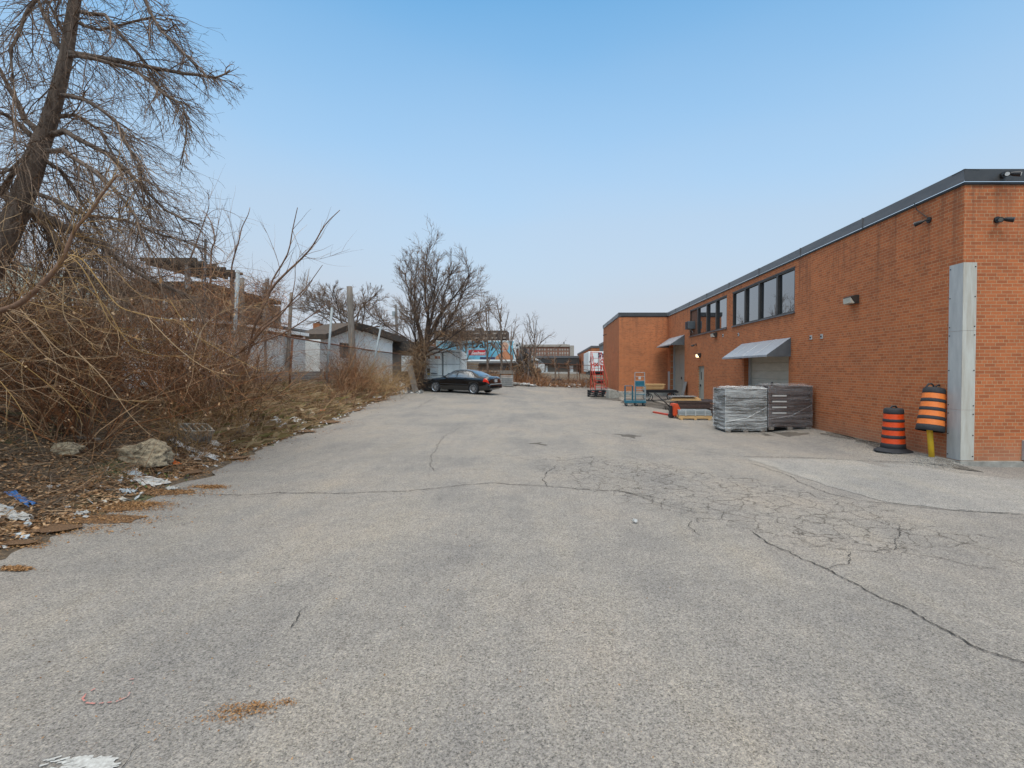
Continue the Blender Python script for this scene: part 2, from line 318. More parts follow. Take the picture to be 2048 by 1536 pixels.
M['gravel'] = mat_island("gravel", [(0.12, 0.11, 0.10), (0.22, 0.20, 0.175), (0.33, 0.305, 0.27), (0.28, 0.24, 0.19)])
M['roof_dark'] = mat("tar_roof", (0.05, 0.045, 0.042), (0.025, 0.022, 0.02), 5, 0.85)
M['green_pale'] = mat("pale_green_sheet", (0.36, 0.43, 0.38), (0.26, 0.32, 0.28), 2, 0.5)
M['brown_panel'] = mat("brown_panel", (0.20, 0.15, 0.11), (0.13, 0.095, 0.07), 3, 0.8)
M['apt_brick'] = mat("far_brick", (0.27, 0.13, 0.085), (0.20, 0.095, 0.065), 2, 0.9)
M['apt_dark'] = mat("far_dark_brick", (0.085, 0.06, 0.05), (0.055, 0.042, 0.036), 1, 0.9)
M['apt_pale'] = mat("far_concrete", (0.38, 0.33, 0.28), (0.30, 0.26, 0.22), 1, 0.9)
M['red_brick'] = mat_brick("red_brick", "X", (0.30, 0.08, 0.045), (0.20, 0.06, 0.04), (0.3, 0.22, 0.17))
M['blue_ad'] = mat("ad_blue", (0.22, 0.50, 0.60), (0.07, 0.28, 0.40), 0.8, 0.5, detail=6, sharp=False)
M['ad_red'] = mat("ad_red", (0.55, 0.02, 0.03), (0.45, 0.015, 0.02), 3, 0.5)
M['skin'] = mat("ad_skin", (0.62, 0.36, 0.24), (0.42, 0.19, 0.11), 1.5, 0.6)
M['skin2'] = mat("ad_skin_warm", (0.58, 0.25, 0.12), (0.45, 0.17, 0.08), 1.5, 0.6)
M['ink'] = mat("dark_ink", (0.015, 0.015, 0.02), (0.012, 0.012, 0.015), 3, 0.6)
M['whitep'] = mat("white_paint", (0.72, 0.71, 0.68), (0.52, 0.51, 0.49), 4, 0.5)
M['redmark'] = mat("faded_red_marking", (0.42, 0.16, 0.13), (0.30, 0.22, 0.19), 25, 0.9, sharp=True)
M['bluep'] = mat("blue_plastic", (0.02, 0.14, 0.38), (0.02, 0.10, 0.28), 9, 0.5)
M['junk'] = mat_island("junk", [(0.03, 0.028, 0.028), (0.10, 0.07, 0.05), (0.06, 0.06, 0.065), (0.22, 0.20, 0.19)])
M['purple'] = mat("graffiti_dark", (0.05, 0.04, 0.10), (0.03, 0.03, 0.06), 3, 0.6)
def emis(name, c, s):
    m, N, L, B = new_mat(name); B.inputs["Base Color"].default_value = (*c, 1)
    B.inputs["Emission Color"].default_value = (*c, 1); B.inputs["Emission Strength"].default_value = s; return m
M['lamp_on'] = emis("lit_lens", (1.0, 0.80, 0.45), 2.2)
def mat_wrap(name, alpha_lo, alpha_hi, colr):
    m, N, L, B = new_mat(name)
    f = noise(N, L, coords(N, L, (0.5, 0.5, 5)), 2.6, 5, 0.7)
    B.inputs["Base Color"].default_value = (*colr, 1); B.inputs["Roughness"].default_value = 0.22
    L.new(ramp(N, L, f, [(0.36, g3(alpha_lo)), (0.66, g3(alpha_hi))]), B.inputs["Alpha"])
    bump(N, L, B, noise(N, L, coords(N, L, (1.0, 1.0, 3.5)), 4, 4, 0.6), 0.6, 0.05)
    return m
M['wrap'] = mat_wrap("stretch_wrap", 0.0, 0.76, (0.66, 0.66, 0.64))
M['wrap2'] = mat_wrap("stretch_wrap_clear", 0.0, 0.26, (0.55, 0.53, 0.53))
# ---------------------------------------------------------------- mesh helpers
class MB:
    def __init__(s): s.v = []; s.f = []
    def add(s, vs, fs):
        o = len(s.v); s.v += [tuple(v) for v in vs]; s.f += [tuple(i + o for i in f) for f in fs]; return s
    def box(s, c, d, rot=None, taper=None):
        hx, hy, hz = d[0] / 2, d[1] / 2, d[2] / 2
        vs = [Vector((x * hx, y * hy, z * hz)) for z in (-1, 1) for y in (-1, 1) for x in (-1, 1)]
        if taper: vs = [Vector((v.x * (taper if v.z > 0 else 1), v.y * (taper if v.z > 0 else 1), v.z)) for v in vs]
        if rot is not None: vs = [rot @ v for v in vs]
        c = Vector(c)
        return s.add([v + c for v in vs], [(0, 2, 3, 1), (4, 5, 7, 6), (0, 1, 5, 4), (2, 6, 7, 3), (0, 4, 6, 2), (1, 3, 7, 5)])
    def bb(s, x0, x1, y0, y1, z0, z1): return s.box(((x0 + x1) / 2, (y0 + y1) / 2, (z0 + z1) / 2), (x1 - x0, y1 - y0, z1 - z0))
    def tube(s, pts, rad, n=6, cap=True):
        pts = [Vector(p) for p in pts]; k = len(pts); vs = []; fs = []
        if not hasattr(rad, '__len__'): rad = [rad] * k
        t = (pts[1] - pts[0]).normalized()
        a = t.cross(Vector((0, 0, 1)) if abs(t.z) < 0.9 else Vector((1, 0, 0))).normalized()
        for i in range(k):
            if i: t = (pts[min(i + 1, k - 1)] - pts[i - 1]).normalized()
            a = (a - t * a.dot(t))
            if a.length < 1e-6: a = t.orthogonal()
            a.normalize(); b = t.cross(a)
            for j in range(n):
                an = 2 * math.pi * j / n; vs.append(pts[i] + (a * math.cos(an) + b * math.sin(an)) * rad[i])
        for i in range(k - 1):
            for j in range(n):
                j2 = (j + 1) % n; fs.append((i * n + j, i * n + j2, (i + 1) * n + j2, (i + 1) * n + j))
        if cap and n > 3: fs += [tuple(range(n))[::-1], tuple(range((k - 1) * n, k * n))]
        return s.add(vs, fs)
    def lathe(s, prof, n=28, M4=None):
        vs = []; fs = []
        for r, z in prof:
            for j in range(n):
                an = 2 * math.pi * j / n; vs.append(Vector((r * math.cos(an), r * math.sin(an), z)))
        for i in range(len(prof) - 1):
            for j in range(n):
                j2 = (j + 1) % n; fs.append((i * n + j, i * n + j2, (i + 1) * n + j2, (i + 1) * n + j))
        if M4 is not None: vs = [M4 @ v for v in vs]
        return s.add(vs, fs)
    def prism(s, poly, a, b, axis='y'):
        """poly: 2-D outline; extruded from a to b along axis (x,z outline for y; y,z for x; x,y for z)"""
        def mk(p, t): return {'y': (p[0], t, p[1]), 'x': (t, p[0], p[1]), 'z': (p[0], p[1], t)}[axis]
        n = len(poly); vs = [mk(p, a) for p in poly] + [mk(p, b) for p in poly]
        fs = [tuple(range(n)), tuple(range(n, 2 * n))[::-1]] + [(i, i + n, (i + 1) % n + n, (i + 1) % n) for i in range(n)]
        return s.add(vs, fs)
    def build(s, name, m, parent=None, smooth=False, bevel=0.0, recalc=True):
        me = bpy.data.meshes.new(name); me.from_pydata(s.v, [], s.f)
        if recalc and len(s.f) < 20000:
            import bmesh
            bm = bmesh.new(); bm.from_mesh(me); bmesh.ops.recalc_face_normals(bm, faces=bm.faces); bm.to_mesh(me); bm.free()
        if smooth: me.polygons.foreach_set("use_smooth", [True] * len(me.polygons))
        me.materials.append(m if not isinstance(m, str) else M[m])
        me.update(); o = bpy.data.objects.new(name, me); col.objects.link(o)
        if parent is not None: o.parent = parent
        if bevel:
            b = o.modifiers.new("bevel", 'BEVEL'); b.width = bevel; b.segments = 2; b.limit_method = 'ANGLE'
        return o
def split_build(mb, name, m, parent=None, **kw):
    par = list(range(len(mb.v)))
    def find(i):
        while par[i] != i: par[i] = par[par[i]]; i = par[i]
        return i
    for f in mb.f:
        for k in f[1:]: par[find(k)] = find(f[0])
    g = {}
    for f in mb.f: g.setdefault(find(f[0]), []).append(f)
    out = []
    for fs in g.values():
        q = MB(); ids = {}
        for f in fs:
            for k in f:
                if k not in ids: ids[k] = len(q.v); q.v.append(mb.v[k])
            q.f.append(tuple(ids[k] for k in f))
        out.append(q.build(name, m, parent, **kw))
    return out
def tag(o, label=None, cat=None, group=None, kind=None):
    for k, v in (("label", label), ("category", cat), ("group", group), ("kind", kind)):
        if v: o[k] = v
    return o
def empty(name, loc=(0, 0, 0), rz=0, label=None, cat=None, group=None, rot=None):
    o = bpy.data.objects.new(name, None); col.objects.link(o); o.location = loc
    o.rotation_euler = rot if rot else (0, 0, rz); o.empty_display_size = 0.2
    return tag(o, label, cat, group)
def clone(o, loc, rot=None, label=None, parent=None, depth=0):
    kids = [k for k in o.children]
    c = o.copy(); col.objects.link(c)
    if depth == 0:
        c.location = loc
        if rot is not None: c.rotation_euler = rot
        if label: c["label"] = label
    else: c.parent = parent
    for k in kids: clone(k, None, None, None, c, depth + 1)
    return c
def text_mesh(txt, size, name, m, parent, loc, rot, ext=0.002, bold=0.0, shear=0.0):
    cu = bpy.data.curves.new(name, 'FONT'); cu.body = txt; cu.size = size; cu.extrude = ext; cu.offset = bold; cu.shear = shear
    cu.resolution_u = 3
    to = bpy.data.objects.new("tmp", cu); col.objects.link(to)
    bpy.context.view_layer.update()
    me = bpy.data.meshes.new_from_object(to.evaluated_get(bpy.context.evaluated_depsgraph_get()))
    bpy.data.objects.remove(to)
    me.materials.clear(); me.materials.append(M[m])
    o = bpy.data.objects.new(name, me); col.objects.link(o); o.parent = parent; o.location = loc; o.rotation_euler = rot
    return o
# ================================================================ SETTING: ground, lot, marks
def grid_mesh(xs, ys, zf):
    mb = MB(); nx, ny = len(xs), len(ys)
    mb.v = [(x, y, zf(x, y)) for y in ys for x in xs]
    mb.f = [(j * nx + i, j * nx + i + 1, (j + 1) * nx + i + 1, (j + 1) * nx + i) for j in range(ny - 1) for i in range(nx - 1)]
    return mb
def frange(a, b, s):
    n = int(round((b - a) / s)); return [a + (b - a) * i / n for i in range(n + 1)]
def terr(x, y):
    z = hgt(x, y)
    if x > xe(y) + 0.5 and y < 43.2: z = lot(x, y) - 0.25
    return z - 0.004
xs = [-900, -300, -120, -60, -35, -22] + frange(-16, -4, 0.3) + frange(-3, 12, 1.0) + [16, 22, 35, 60, 120, 300, 900]
ys = [-40, -20, -10] + frange(-6, 46, 0.4) + frange(47, 66, 1.5) + [75, 90, 120, 200, 400, 900]
tag(grid_mesh(xs, ys, terr).build("ground", "soil", smooth=True), kind="structure")
# asphalt lot with a ragged edge
rng = random.Random(3)
yy = frange(-8, 43.4, 0.16); rag = []
a1 = a2 = 0
for i, y in enumerate(yy):
    a1 = a1 * 0.82 + rng.uniform(-1, 1) * 0.10; a2 = a2 * 0.4 + rng.uniform(-1, 1) * 0.05
    rag.append(xe(y) + a1 + a2 + 0.10)
xin = [0.0, 0.5, 1.1, 2, 3, 4.2, 5.2, 6.4, 7.4, 8.6, 9.8, 11]
lotmb = MB(); cols = None
for i, y in enumerate(yy):
    row = [(rag[i] + t, y) for t in xin]
    x0 = rag[i] + xin[-1]
    if x0 < 5.2: row += [(x0 + (5.2 - x0) * k / 3, y) for k in (1, 2)] + [(5.2, y)]
    else: row += [(x0 + .01, y), (x0 + .02, y), (x0 + 0.03, y)]
    xl = row[-1][0]
    row += [(xl + (12 - xl) * k / 14, y) for k in range(1, 15)] + [(45, y)]
    n = len(row); o = len(lotmb.v)
    lotmb.v += [(x, yv, lot(x, yv) + 0.006) for x, yv in row]
    if i: lotmb.f += [(o - n + k, o - n + k + 1, o + k + 1, o + k) for k in range(n - 1)]
tag(lotmb.build("parking_lot", "asphalt", smooth=True), kind="structure")
def pz(x, y): return lot(x, y) + 0.006
def patch(name, pts, m, off=0.005, jag=0.03, seg=0.12, kind="structure", hole=0):
    """flat sheet on the lot following its surface; outline in ground metres"""
    out = []
    for (a, b), (c, d) in zip(pts, pts[1:] + pts[:1]):
        n = max(1, int(math.hypot(c - a, d - b) / seg))
        out += [(a + (c - a) * i / n + rng.uniform(-jag, jag), b + (d - b) * i / n + rng.uniform(-jag, jag)) for i in range(n)]
    cx = sum(p[0] for p in out) / len(out); cy = sum(p[1] for p in out) / len(out)
    mb = MB(); k = len(out); rings = 5
    for r in range(rings + 1):
        for x, y in out:
            t = r / rings; X, Y = x + (cx - x) * t, y + (cy - y) * t; mb.v.append((X, Y, pz(X, Y) + off))
    for r in range(rings):
        for i in range(k): mb.f.append((r * k + i, r * k + (i + 1) % k, (r + 1) * k + (i + 1) % k, (r + 1) * k + i))
    o = mb.build(name, m); 
    return tag(o, kind=kind) if kind else o
def gxy(px, py): p = G(px, py); return (p.x, p.y)
patch("asphalt_repair", [gxy(*p) for p in [(1490, 917), (1700, 920), (1880, 941), (2100, 968), (2300, 1000), (2250, 1060), (2048, 1031), (1900, 1021), (1770, 1005), (1640, 968), (1560, 940)]], "patch")
def crackline(pts, w, seg=0.03, jit=0.017):
    P = [gxy(*p) for p in pts]; mb = MB(); path = []
    for (a, b), (c, d) in zip(P, P[1:]):
        n = max(2, int(math.hypot(c - a, d - b) / seg)); ox = 0
        for i in range(n): path.append((a + (c - a) * i / n, b + (d - b) * i / n))
    path.append(P[-1]); k = len(path); ax = ay = 0
    q = []
    for x, y in path:
        ax = ax * 0.85 + rng.uniform(-jit, jit); ay = ay * 0.85 + rng.uniform(-jit, jit); q.append((x + ax, y + ay))
    for i, (x, y) in enumerate(q):
        x0, y0 = q[max(0, i - 1)]; x1, y1 = q[min(k - 1, i + 1)]
        l = math.hypot(x1 - x0, y1 - y0) or 1; nx, ny = -(y1 - y0) / l, (x1 - x0) / l
        ww = w * 0.62 * rng.uniform(0.2, 1.25) * min(1, i / 6 + 0.2, (k - 1 - i) / 6 + 0.2) / 2
        for s in (-1, 1): mb.v.append((x + nx * ww * s, y + ny * ww * s, pz(x, y) + 0.009))
    mb.f = [(2 * i, 2 * i + 1, 2 * i + 3, 2 * i + 2) for i in range(k - 1)]
    tag(mb.build("pavement_crack", "crack"), kind="structure")
for pts, w in [([(395, 989), (480, 992), (560, 987), (680, 988), (800, 985), (900, 974), (990, 967), (1060, 972), (1130, 977), (1240, 984), (1320, 998)], 0.03),
               ([(1500, 1062), (1560, 1100), (1650, 1140), (1700, 1165), (1760, 1200), (1820, 1222), (1900, 1268), (1960, 1298), (2048, 1328), (2120, 1352)], 0.022),
               ([(1470, 914), (1600, 916), (1700, 921), (1800, 925), (1890, 934), (1960, 944)], 0.04),
               ([(1500, 926), (1560, 946), (1640, 984), (1720, 1003), (1800, 1012), (1900, 1022), (2048, 1030), (2120, 1034)], 0.022),
               ([(888, 872), (868, 905), (860, 930), (872, 945)], 0.016), ([(920, 855), (905, 866), (888, 872)], 0.015),
               ([(616, 1212), (600, 1235), (575, 1262), (552, 1280)], 0.012), ([(300, 1478), (262, 1504), (238, 1530), (225, 1550)], 0.016),
               ([(1110, 934), (1092, 948), (1086, 962), (1100, 974)], 0.022), ([(1240, 985), (1300, 1000), (1380, 1025), (1440, 1030)], 0.018),
               ([(1380, 1042), (1378, 1060), (1400, 1075)], 0.02), ([(1800, 1050), (1790, 1100), (1740, 1105), (1600, 1092)], 0.016),
               ([(1700, 1105), (1690, 1125), (1650, 1138)], 0.016), ([(1860, 1110), (1920, 1130), (1990, 1140)], 0.014),
               ([(800, 800), (822, 783), (860, 782)], 0.03), ([(830, 818), (870, 795), (930, 790)], 0.03), ([(1120, 852), (1280, 885), (1480, 914)], 0.018),
               ([(980, 905), (1080, 925), (1110, 934)], 0.012), ([(1180, 905), (1260, 915), (1340, 935), (1400, 950)], 0.014)]:
    crackline(pts, w)
# faded red painted ring, worn white paint
def stroke(name, pts, w, m, off=0.0085, gap=0.0):
    P = [gxy(*p) for p in pts]; mb = MB()
    for (a, b), (c, d) in zip(P, P[1:]):
        n = max(2, int(math.hypot(c - a, d - b) / 0.02)); l = math.hypot(c - a, d - b); nx, ny = -(d - b) / l, (c - a) / l
        for i in range(n):
            if rng.random() < gap: continue
            t, u = i / n, (i + 1) / n; ww = w * rng.uniform(0.3, 1) / 2
            q = [(a + (c - a) * s + nx * ww * g_, b + (d - b) * s + ny * ww * g_) for s, g_ in ((t, -1), (u, -1), (u, 1), (t, 1))]
            mb.add([(x, y, pz(x, y) + off) for x, y in q], [(0, 1, 2, 3)])
    tag(mb.build(name, m), kind="structure")
stroke("painted_mark", [(268, 1362), (232, 1366), (200, 1376), (172, 1392), (165, 1402), (172, 1410), (190, 1412), (232, 1408), (255, 1398), (262, 1385), (266, 1370)], 0.012, "redmark", gap=0.45)
wp = MB()
for i in range(260):
    x, y = gxy(rng.gauss(178, 30), min(1600, 1530 + abs(rng.gauss(0, 22)) - 14 * rng.random())); a = 0.0
    l = rng.uniform(0.008, 0.028); w_ = rng.uniform(0.003, 0.007); an = rng.gauss(0.35, 0.2)
    d = Vector((math.cos(an), math.sin(an), 0)) * l; n_ = Vector((-d.y, d.x, 0)).normalized() * w_; c = Vector((x, y, pz(x, y) + 0.006 + i * 1e-5))
    wp.add([c - d - n_, c + d - n_, c + d + n_, c - d + n_], [(0, 1, 2, 3)])
tag(wp.build("worn_paint", "paint_worn"), kind="structure")
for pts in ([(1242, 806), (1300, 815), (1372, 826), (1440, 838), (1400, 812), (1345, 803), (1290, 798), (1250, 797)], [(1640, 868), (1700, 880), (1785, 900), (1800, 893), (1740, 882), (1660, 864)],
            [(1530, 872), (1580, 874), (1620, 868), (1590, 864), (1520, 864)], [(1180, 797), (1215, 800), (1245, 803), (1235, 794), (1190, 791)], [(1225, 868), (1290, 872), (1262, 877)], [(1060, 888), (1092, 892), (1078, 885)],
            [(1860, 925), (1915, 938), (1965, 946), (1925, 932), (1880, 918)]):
    patch("dirt_shade_patch", [gxy(*p) for p in pts], "dirt_shade", 0.004, 0.09, 0.10)  # dark sheets: moss and dirt, plus contact shade painted along the bases
# gravel shoulder along the long wall, as thousands of loose stones
def stones(name, spots, mn, mx, m, label=None):
    mb = MB()
    for x, y in spots:
        r = rng.uniform(mn, mx); z = pz(x, y); c = Vector((x, y, z + r * 0.25)); vs = []
        for k in range(5):
            an = k * 1.2566 + rng.uniform(-0.3, 0.3); q = rng.uniform(0.7, 1.2) * r; vs.append(c + Vector((math.cos(an) * q, math.sin(an) * q, -r * 0.25)))
        vs.append(c + Vector((rng.uniform(-.3, .3) * r, rng.uniform(-.3, .3) * r, r * rng.uniform(0.4, 0.7))))
        mb.add(vs, [(k, (k + 1) % 5, 5) for k in range(5)])
    o = mb.build(name, m); tag(o, label, kind="stuff", cat="gravel"); return o
sp_ = []
for i in range(11000):
    y = 9.3 + 23 * rng.random() ** 1.6; w_ = 1.6 if y < 14 else 2.6
    x = XW - 0.05 - abs(rng.gauss(0, w_ * 0.45))
    if x > 4.6: sp_.append((x, y))
for i in range(1500):
    a_ = rng.gauss(7.2, 0.4)
    if a_ < 7.95: sp_.append((a_, rng.gauss(9.3, 0.14)))
stones("gravel", [p for p in sp_ if p[0] < XW - 0.02 or p[1] < 9.35], 0.004, 0.014, "gravel", "loose grey gravel along the foot of the brick wall")
gr = []
for i in range(1700):
    y = 1.6 + 9 * rng.random() ** 1.5; x = rng.uniform(-5.2, 7.0) * (0.4 + y * 0.09); gr.append((x, y))
stones("loose_grit", gr, 0.002, 0.0065, "gravel", "loose grit and pebbles sprinkled over the near asphalt")
# ================================================================ BRICK WAREHOUSE
bld = empty("brick_warehouse", (0, 0, 0), 0, "long flat-roofed orange brick industrial building with dark roof flashing along the yard", "building")
def wall_panel(axis, fixed, us, zs, openings, depth, sign):
    """wall in plane (u,z); openings = list of (u0,u1,z0,z1); depth = reveal"""
    mb = MB()
    U = sorted(set(us + [o[0] for o in openings] + [o[1] for o in openings])); Z = sorted(set(zs + [o[2] for o in openings] + [o[3] for o in openings]))
    def P(u, z, d=0.0): return (fixed + sign * d, u, z) if axis == 'x' else (u, fixed + sign * d, z)
    for a, b in zip(U, U[1:]):
        for c, d in zip(Z, Z[1:]):
            mu, mz = (a + b) / 2, (c + d) / 2
            if any(o[0] < mu < o[1] and o[2] < mz < o[3] for o in openings): continue
            mb.add([P(a, c), P(b, c), P(b, d), P(a, d)], [(0, 1, 2, 3)])
    for (a, b, c, d) in openings:
        for (p, q, r_, s_) in ((a, c, a, d), (b, c, b, d), (a, d, b, d), (a, c, b, c)):
            mb.add([P(p, q), P(r_, s_), P(r_, s_, depth), P(p, q, depth)], [(0, 1, 2, 3)])
    return mb
ZT = 5.44
OP_W1 = (15.84, 21.2, 3.74, 5.17); OP_W2 = (21.9, 27.6, 3.74, 5.17)
OP_D1 = (16.2, 19.9, -0.3, 2.75); OP_D2 = (28.7, 32.0, -0.3, 3.45); OP_M = (25.07, 26.05, 0.02, 2.06)
wall_panel('x', XW, [YN, YI], [-0.3, ZT], [OP_W1, OP_W2, OP_D1, OP_D2, OP_M], 0.28, 1).build("side_wall", "brick_y", bld)
wall_panel('y', YN, [XW, 24.0], [0.12, ZT], [], 0.2, 1).build("front_wall", "brick_x", bld)
XB = 4.65; YF = 42.4
wall_panel('y', YI, [XB, XW], [0.42, ZT], [], 0.2, 1).build("wing_front_wall", "brick_x", bld)
wall_panel('x', XB, [YI, YF], [0.42, ZT], [], 0.2, 1).build("wing_side_wall", "brick_y", bld)
mb = MB(); mb.bb(XW - 0.02, 24, YN - 0.035, YN + 0.3, -0.3, 0.118); mb.build("foundation", "concrete", bld, bevel=0.01)
mb = MB(); mb.bb(XB - 0.035, XW - 0.01, YI - 0.035, YF, -0.3, 0.42); mb.build("foundation", "concrete", bld, bevel=0.02)
mb = MB(); mb.bb(XW + 0.3, 24, YN + 0.3, YF, 5.3, 5.5); mb.bb(XB + 0.2, XW + 0.3, YI + 0.2, YF, 5.3, 5.5)
mb.bb(XW + 0.45, 24, YN + 0.4, YF, 0, 5.3); mb.bb(XB + .4, XW + .5, YI + .6, YF, 0, 5.3); mb.build("roof", "roof_dark", bld)
# flashing: metal cap in lengths with seams
def flash(axis, fixed, u0, u1, sign, m, seg=3.05):
    mb = MB(); u = u0; i = 0
    while u < u1 - 0.01:
        v = min(u1, u + seg); j = rng.uniform(-0.004, 0.004)
        if axis == 'x':
            x0 = fixed - 0.05 + j; mb.add([(x0, u, ZT), (x0, v - 0.006, ZT), (x0 + 0.012, v - 0.006, HW), (x0 + 0.012, u, HW), (fixed + 0.25, v - 0.006, HW - 0.02), (fixed + 0.25, u, HW - 0.02)], [(0, 1, 2, 3), (3, 2, 4, 5)])
            mb.bb(x0 - 0.008, x0 + 0.02, v - 0.035, v - 0.004, ZT, HW + 0.004)
        else:
            y0 = fixed - 0.05 + j; mb.add([(u, y0, ZT), (v - 0.006, y0, ZT), (v - 0.006, y0 + 0.012, HW), (u, y0 + 0.012, HW), (v - 0.006, fixed + 0.25, HW - 0.02), (u, fixed + 0.25, HW - 0.02)], [(0, 1, 2, 3), (3, 2, 4, 5)])
            mb.bb(v - 0.035, v - 0.004, y0 - 0.008, y0 + 0.02, ZT, HW + 0.004)
        u = v
    mb.build("roof_flashing", m, bld)
flash('x', XW, YN - 0.05, YI - 0.05, 1, "flash"); flash('y', YN, XW - 0.05, 24, 1, "flash_shaded")
flash('y', YI, XB - 0.05, XW - 0.06, 1, "flash_shaded"); flash('x', XB, YI - 0.05, YF, 1, "flash")
mb = MB(); mb.bb(XW - 0.03, XW + 0.01, YN - 0.03, YI, ZT - 0.045, ZT - 0.001); mb.bb(XW + 0.011, 24, YN - 0.03, YN + 0.01, ZT - 0.045, ZT - 0.001)
mb.bb(XB - 0.03, XW - 0.031, YI - 0.03, YI + 0.01, ZT - 0.045, ZT - 0.001); mb.bb(XB - 0.03, XB + 0.01, YI + 0.011, YF, ZT - 0.045, ZT - 0.001)
mb.build("flashing_shadow", "black", bld)  # black strip added as the shadow gap below the metal cap
# windows
def strip_window(op, muls, first_dark=False):
    y0, y1, z0, z1 = op
    fr = MB(); fw = 0.045; xr = XW + 0.035
    fr.bb(xr - 0.03, xr + 0.08, y0, y1, z0, z0 + fw); fr.bb(xr - 0.03, xr + 0.08, y0, y1, z1 - fw, z1)
    for y in (y0 + fw / 2, y1 - fw / 2): fr.bb(xr - 0.028, xr + 0.078, y - fw / 2, y + fw / 2, z0 + fw, z1 - fw)
    for y in muls: fr.bb(xr - 0.045, xr + 0.076, y - 0.06, y + 0.06, z0 + fw, z1 - fw)
    w = fr.build("window", "frame_dark", bld)
    s = MB(); s.bb(XW - 0.05, XW + 0.1, y0 - 0.03, y1 + 0.03, z0 - 0.045, z0 - 0.002); s.build("sill", "flash", w)
    t = MB(); t.bb(XW - 0.012, XW + 0.02, y0 - 0.02, y1 + 0.02, z1 - 0.004, z1 + 0.035)
    t.build("lintel_trim", "frame_dark", w)
    ed = [y0] + muls + [y1]
    for i, (a, b) in enumerate(zip(ed, ed[1:])):
        a += 0.06; b -= 0.06; last = (i == len(ed) - 2) and first_dark
        p = MB(); tl = rng.uniform(-0.006, 0.006); t2 = rng.uniform(-0.004, 0.004)
        p.add([(XW + 0.07 + tl, a - .02, z0 + fw - .01), (XW + 0.07 - tl, b + .02, z0 + fw - .01), (XW + 0.07 - tl + t2, b + .02, z1 - fw + .01), (XW + 0.07 + tl + t2, a - .02, z1 - fw + .01)], [(0, 1, 2, 3)])
        p.build("boarded_panel" if last else "pane", "rust" if last else "glass", w)
    return w
strip_window(OP_W1, [7746 / (x - 1099) for x in (1553, 1517, 1489)])
strip_window(OP_W2, [7746 / (x - 1099) for x in (1431.5, 1413, 1395)], True)
# loading doors
def dock_door(op, zt, m, label, track):
    y0, y1 = op[0], op[1]; x = XW + 0.27; mb = MB(); n = int(zt / 0.30); h = zt / n
    for i in range(n):
        mb.add([(x, y0, i * h), (x, y1, i * h), (x - 0.012, y1, i * h + 0.02), (x - 0.012, y0, i * h + 0.02), (x - 0.012, y1, (i + 1) * h - 0.02), (x - 0.012, y0, (i + 1) * h - 0.02), (x, y1, (i + 1) * h), (x, y0, (i + 1) * h)],
               [(0, 1, 2, 3), (3, 2, 4, 5), (5, 4, 6, 7)])
    d = mb.build("loading_door", m, bld); d["label"] = label
    t = MB(); t.bb(x - 0.10, x - 0.02, y1 - 0.09, y1 - 0.01, 0, zt); t.bb(x - 0.10, x - 0.02, y0 + 0.01, y0 + 0.06, 0, zt); split_build(t, "door_track", "galv", d)
    hmb = MB(); hmb.box((x - 0.03, (y0 + y1) / 2 - 0.1, 1.35), (0.04, 0.10, 0.14)); hmb.build("door_lock", "black", d)
    return d
dock_door(OP_D1, 2.75, "door_pale", "pale ribbed overhead door behind the wrapped crate stacks", True)
dock_door(OP_D2, 3.45, "door_grey", "tall stained grey overhead door next to the projecting wing", True)
md = MB(); md.bb(XW + 0.10, XW + 0.14, 25.12, 26.0, 0.04, 2.0); dr = md.build("personnel_door", "door_grey", bld)
q = MB(); q.bb(XW + 0.06, XW + 0.16, 25.07, 25.12, 0.03, 2.05); q.bb(XW + 0.06, XW + 0.16, 26.0, 26.05, 0.03, 2.05); q.bb(XW + 0.06, XW + 0.16, 25.12, 26.0, 2.0, 2.05); q.build("door_frame", "door_grey", dr)
q = MB(); q.bb(XW + 0.09, XW + 0.11, 25.75, 25.85, 1.35, 1.75); q.build("vision_slot", "black", dr)
q = MB(); q.bb(XW + 0.05, XW + 0.11, 25.86, 25.93, 0.98, 1.10); q.box((XW + 0.04, 25.82, 1.04), (0.02, 0.12, 0.025)); q.build("door_handle", "black", dr)
# awnings
def awning(y0, y1, ztop, zbot, xo, label):
    mb = MB(); a = 0.02
    n = 4
    for i in range(n):
        ya, yb = y0 + (y1 - y0) * i / n, y0 + (y1 - y0) * (i + 1) / n
        mb.add([(xo, ya, zbot), (xo, yb, zbot), (XW - 0.005, yb, ztop), (XW - 0.005, ya, ztop)], [(0, 1, 2, 3)])
        if i: mb.tube([(xo, ya, zbot + 0.008), (XW, ya, ztop + 0.008)], 0.012, 4)
    mb.bb(xo - 0.012, xo + 0.01, y0, y1, zbot - 0.06, zbot + 0.004)
    o = mb.build("awning", "awn", bld); o["label"] = label
    s = MB()
    for y, d in ((y0, 0.002), (y1, -0.002)): s.add([(xo, y + d, zbot - 0.055), (XW - 0.004, y + d, zbot - 0.055), (XW - 0.004, y + d, ztop - 0.005), (xo, y + d, zbot - 0.002)], [(0, 1, 2, 3)])
    split_build(s, "awning_cheek", "awn_side", o)
awning(16.05, 20.15, 2.93, 2.36, 7.10, "grey sloping sheet metal awning over the pale ribbed door")
awning(28.7, 32.4, 3.92, 3.37, 7.08, "grey sloping sheet metal awning over the tall grey door by the wing")
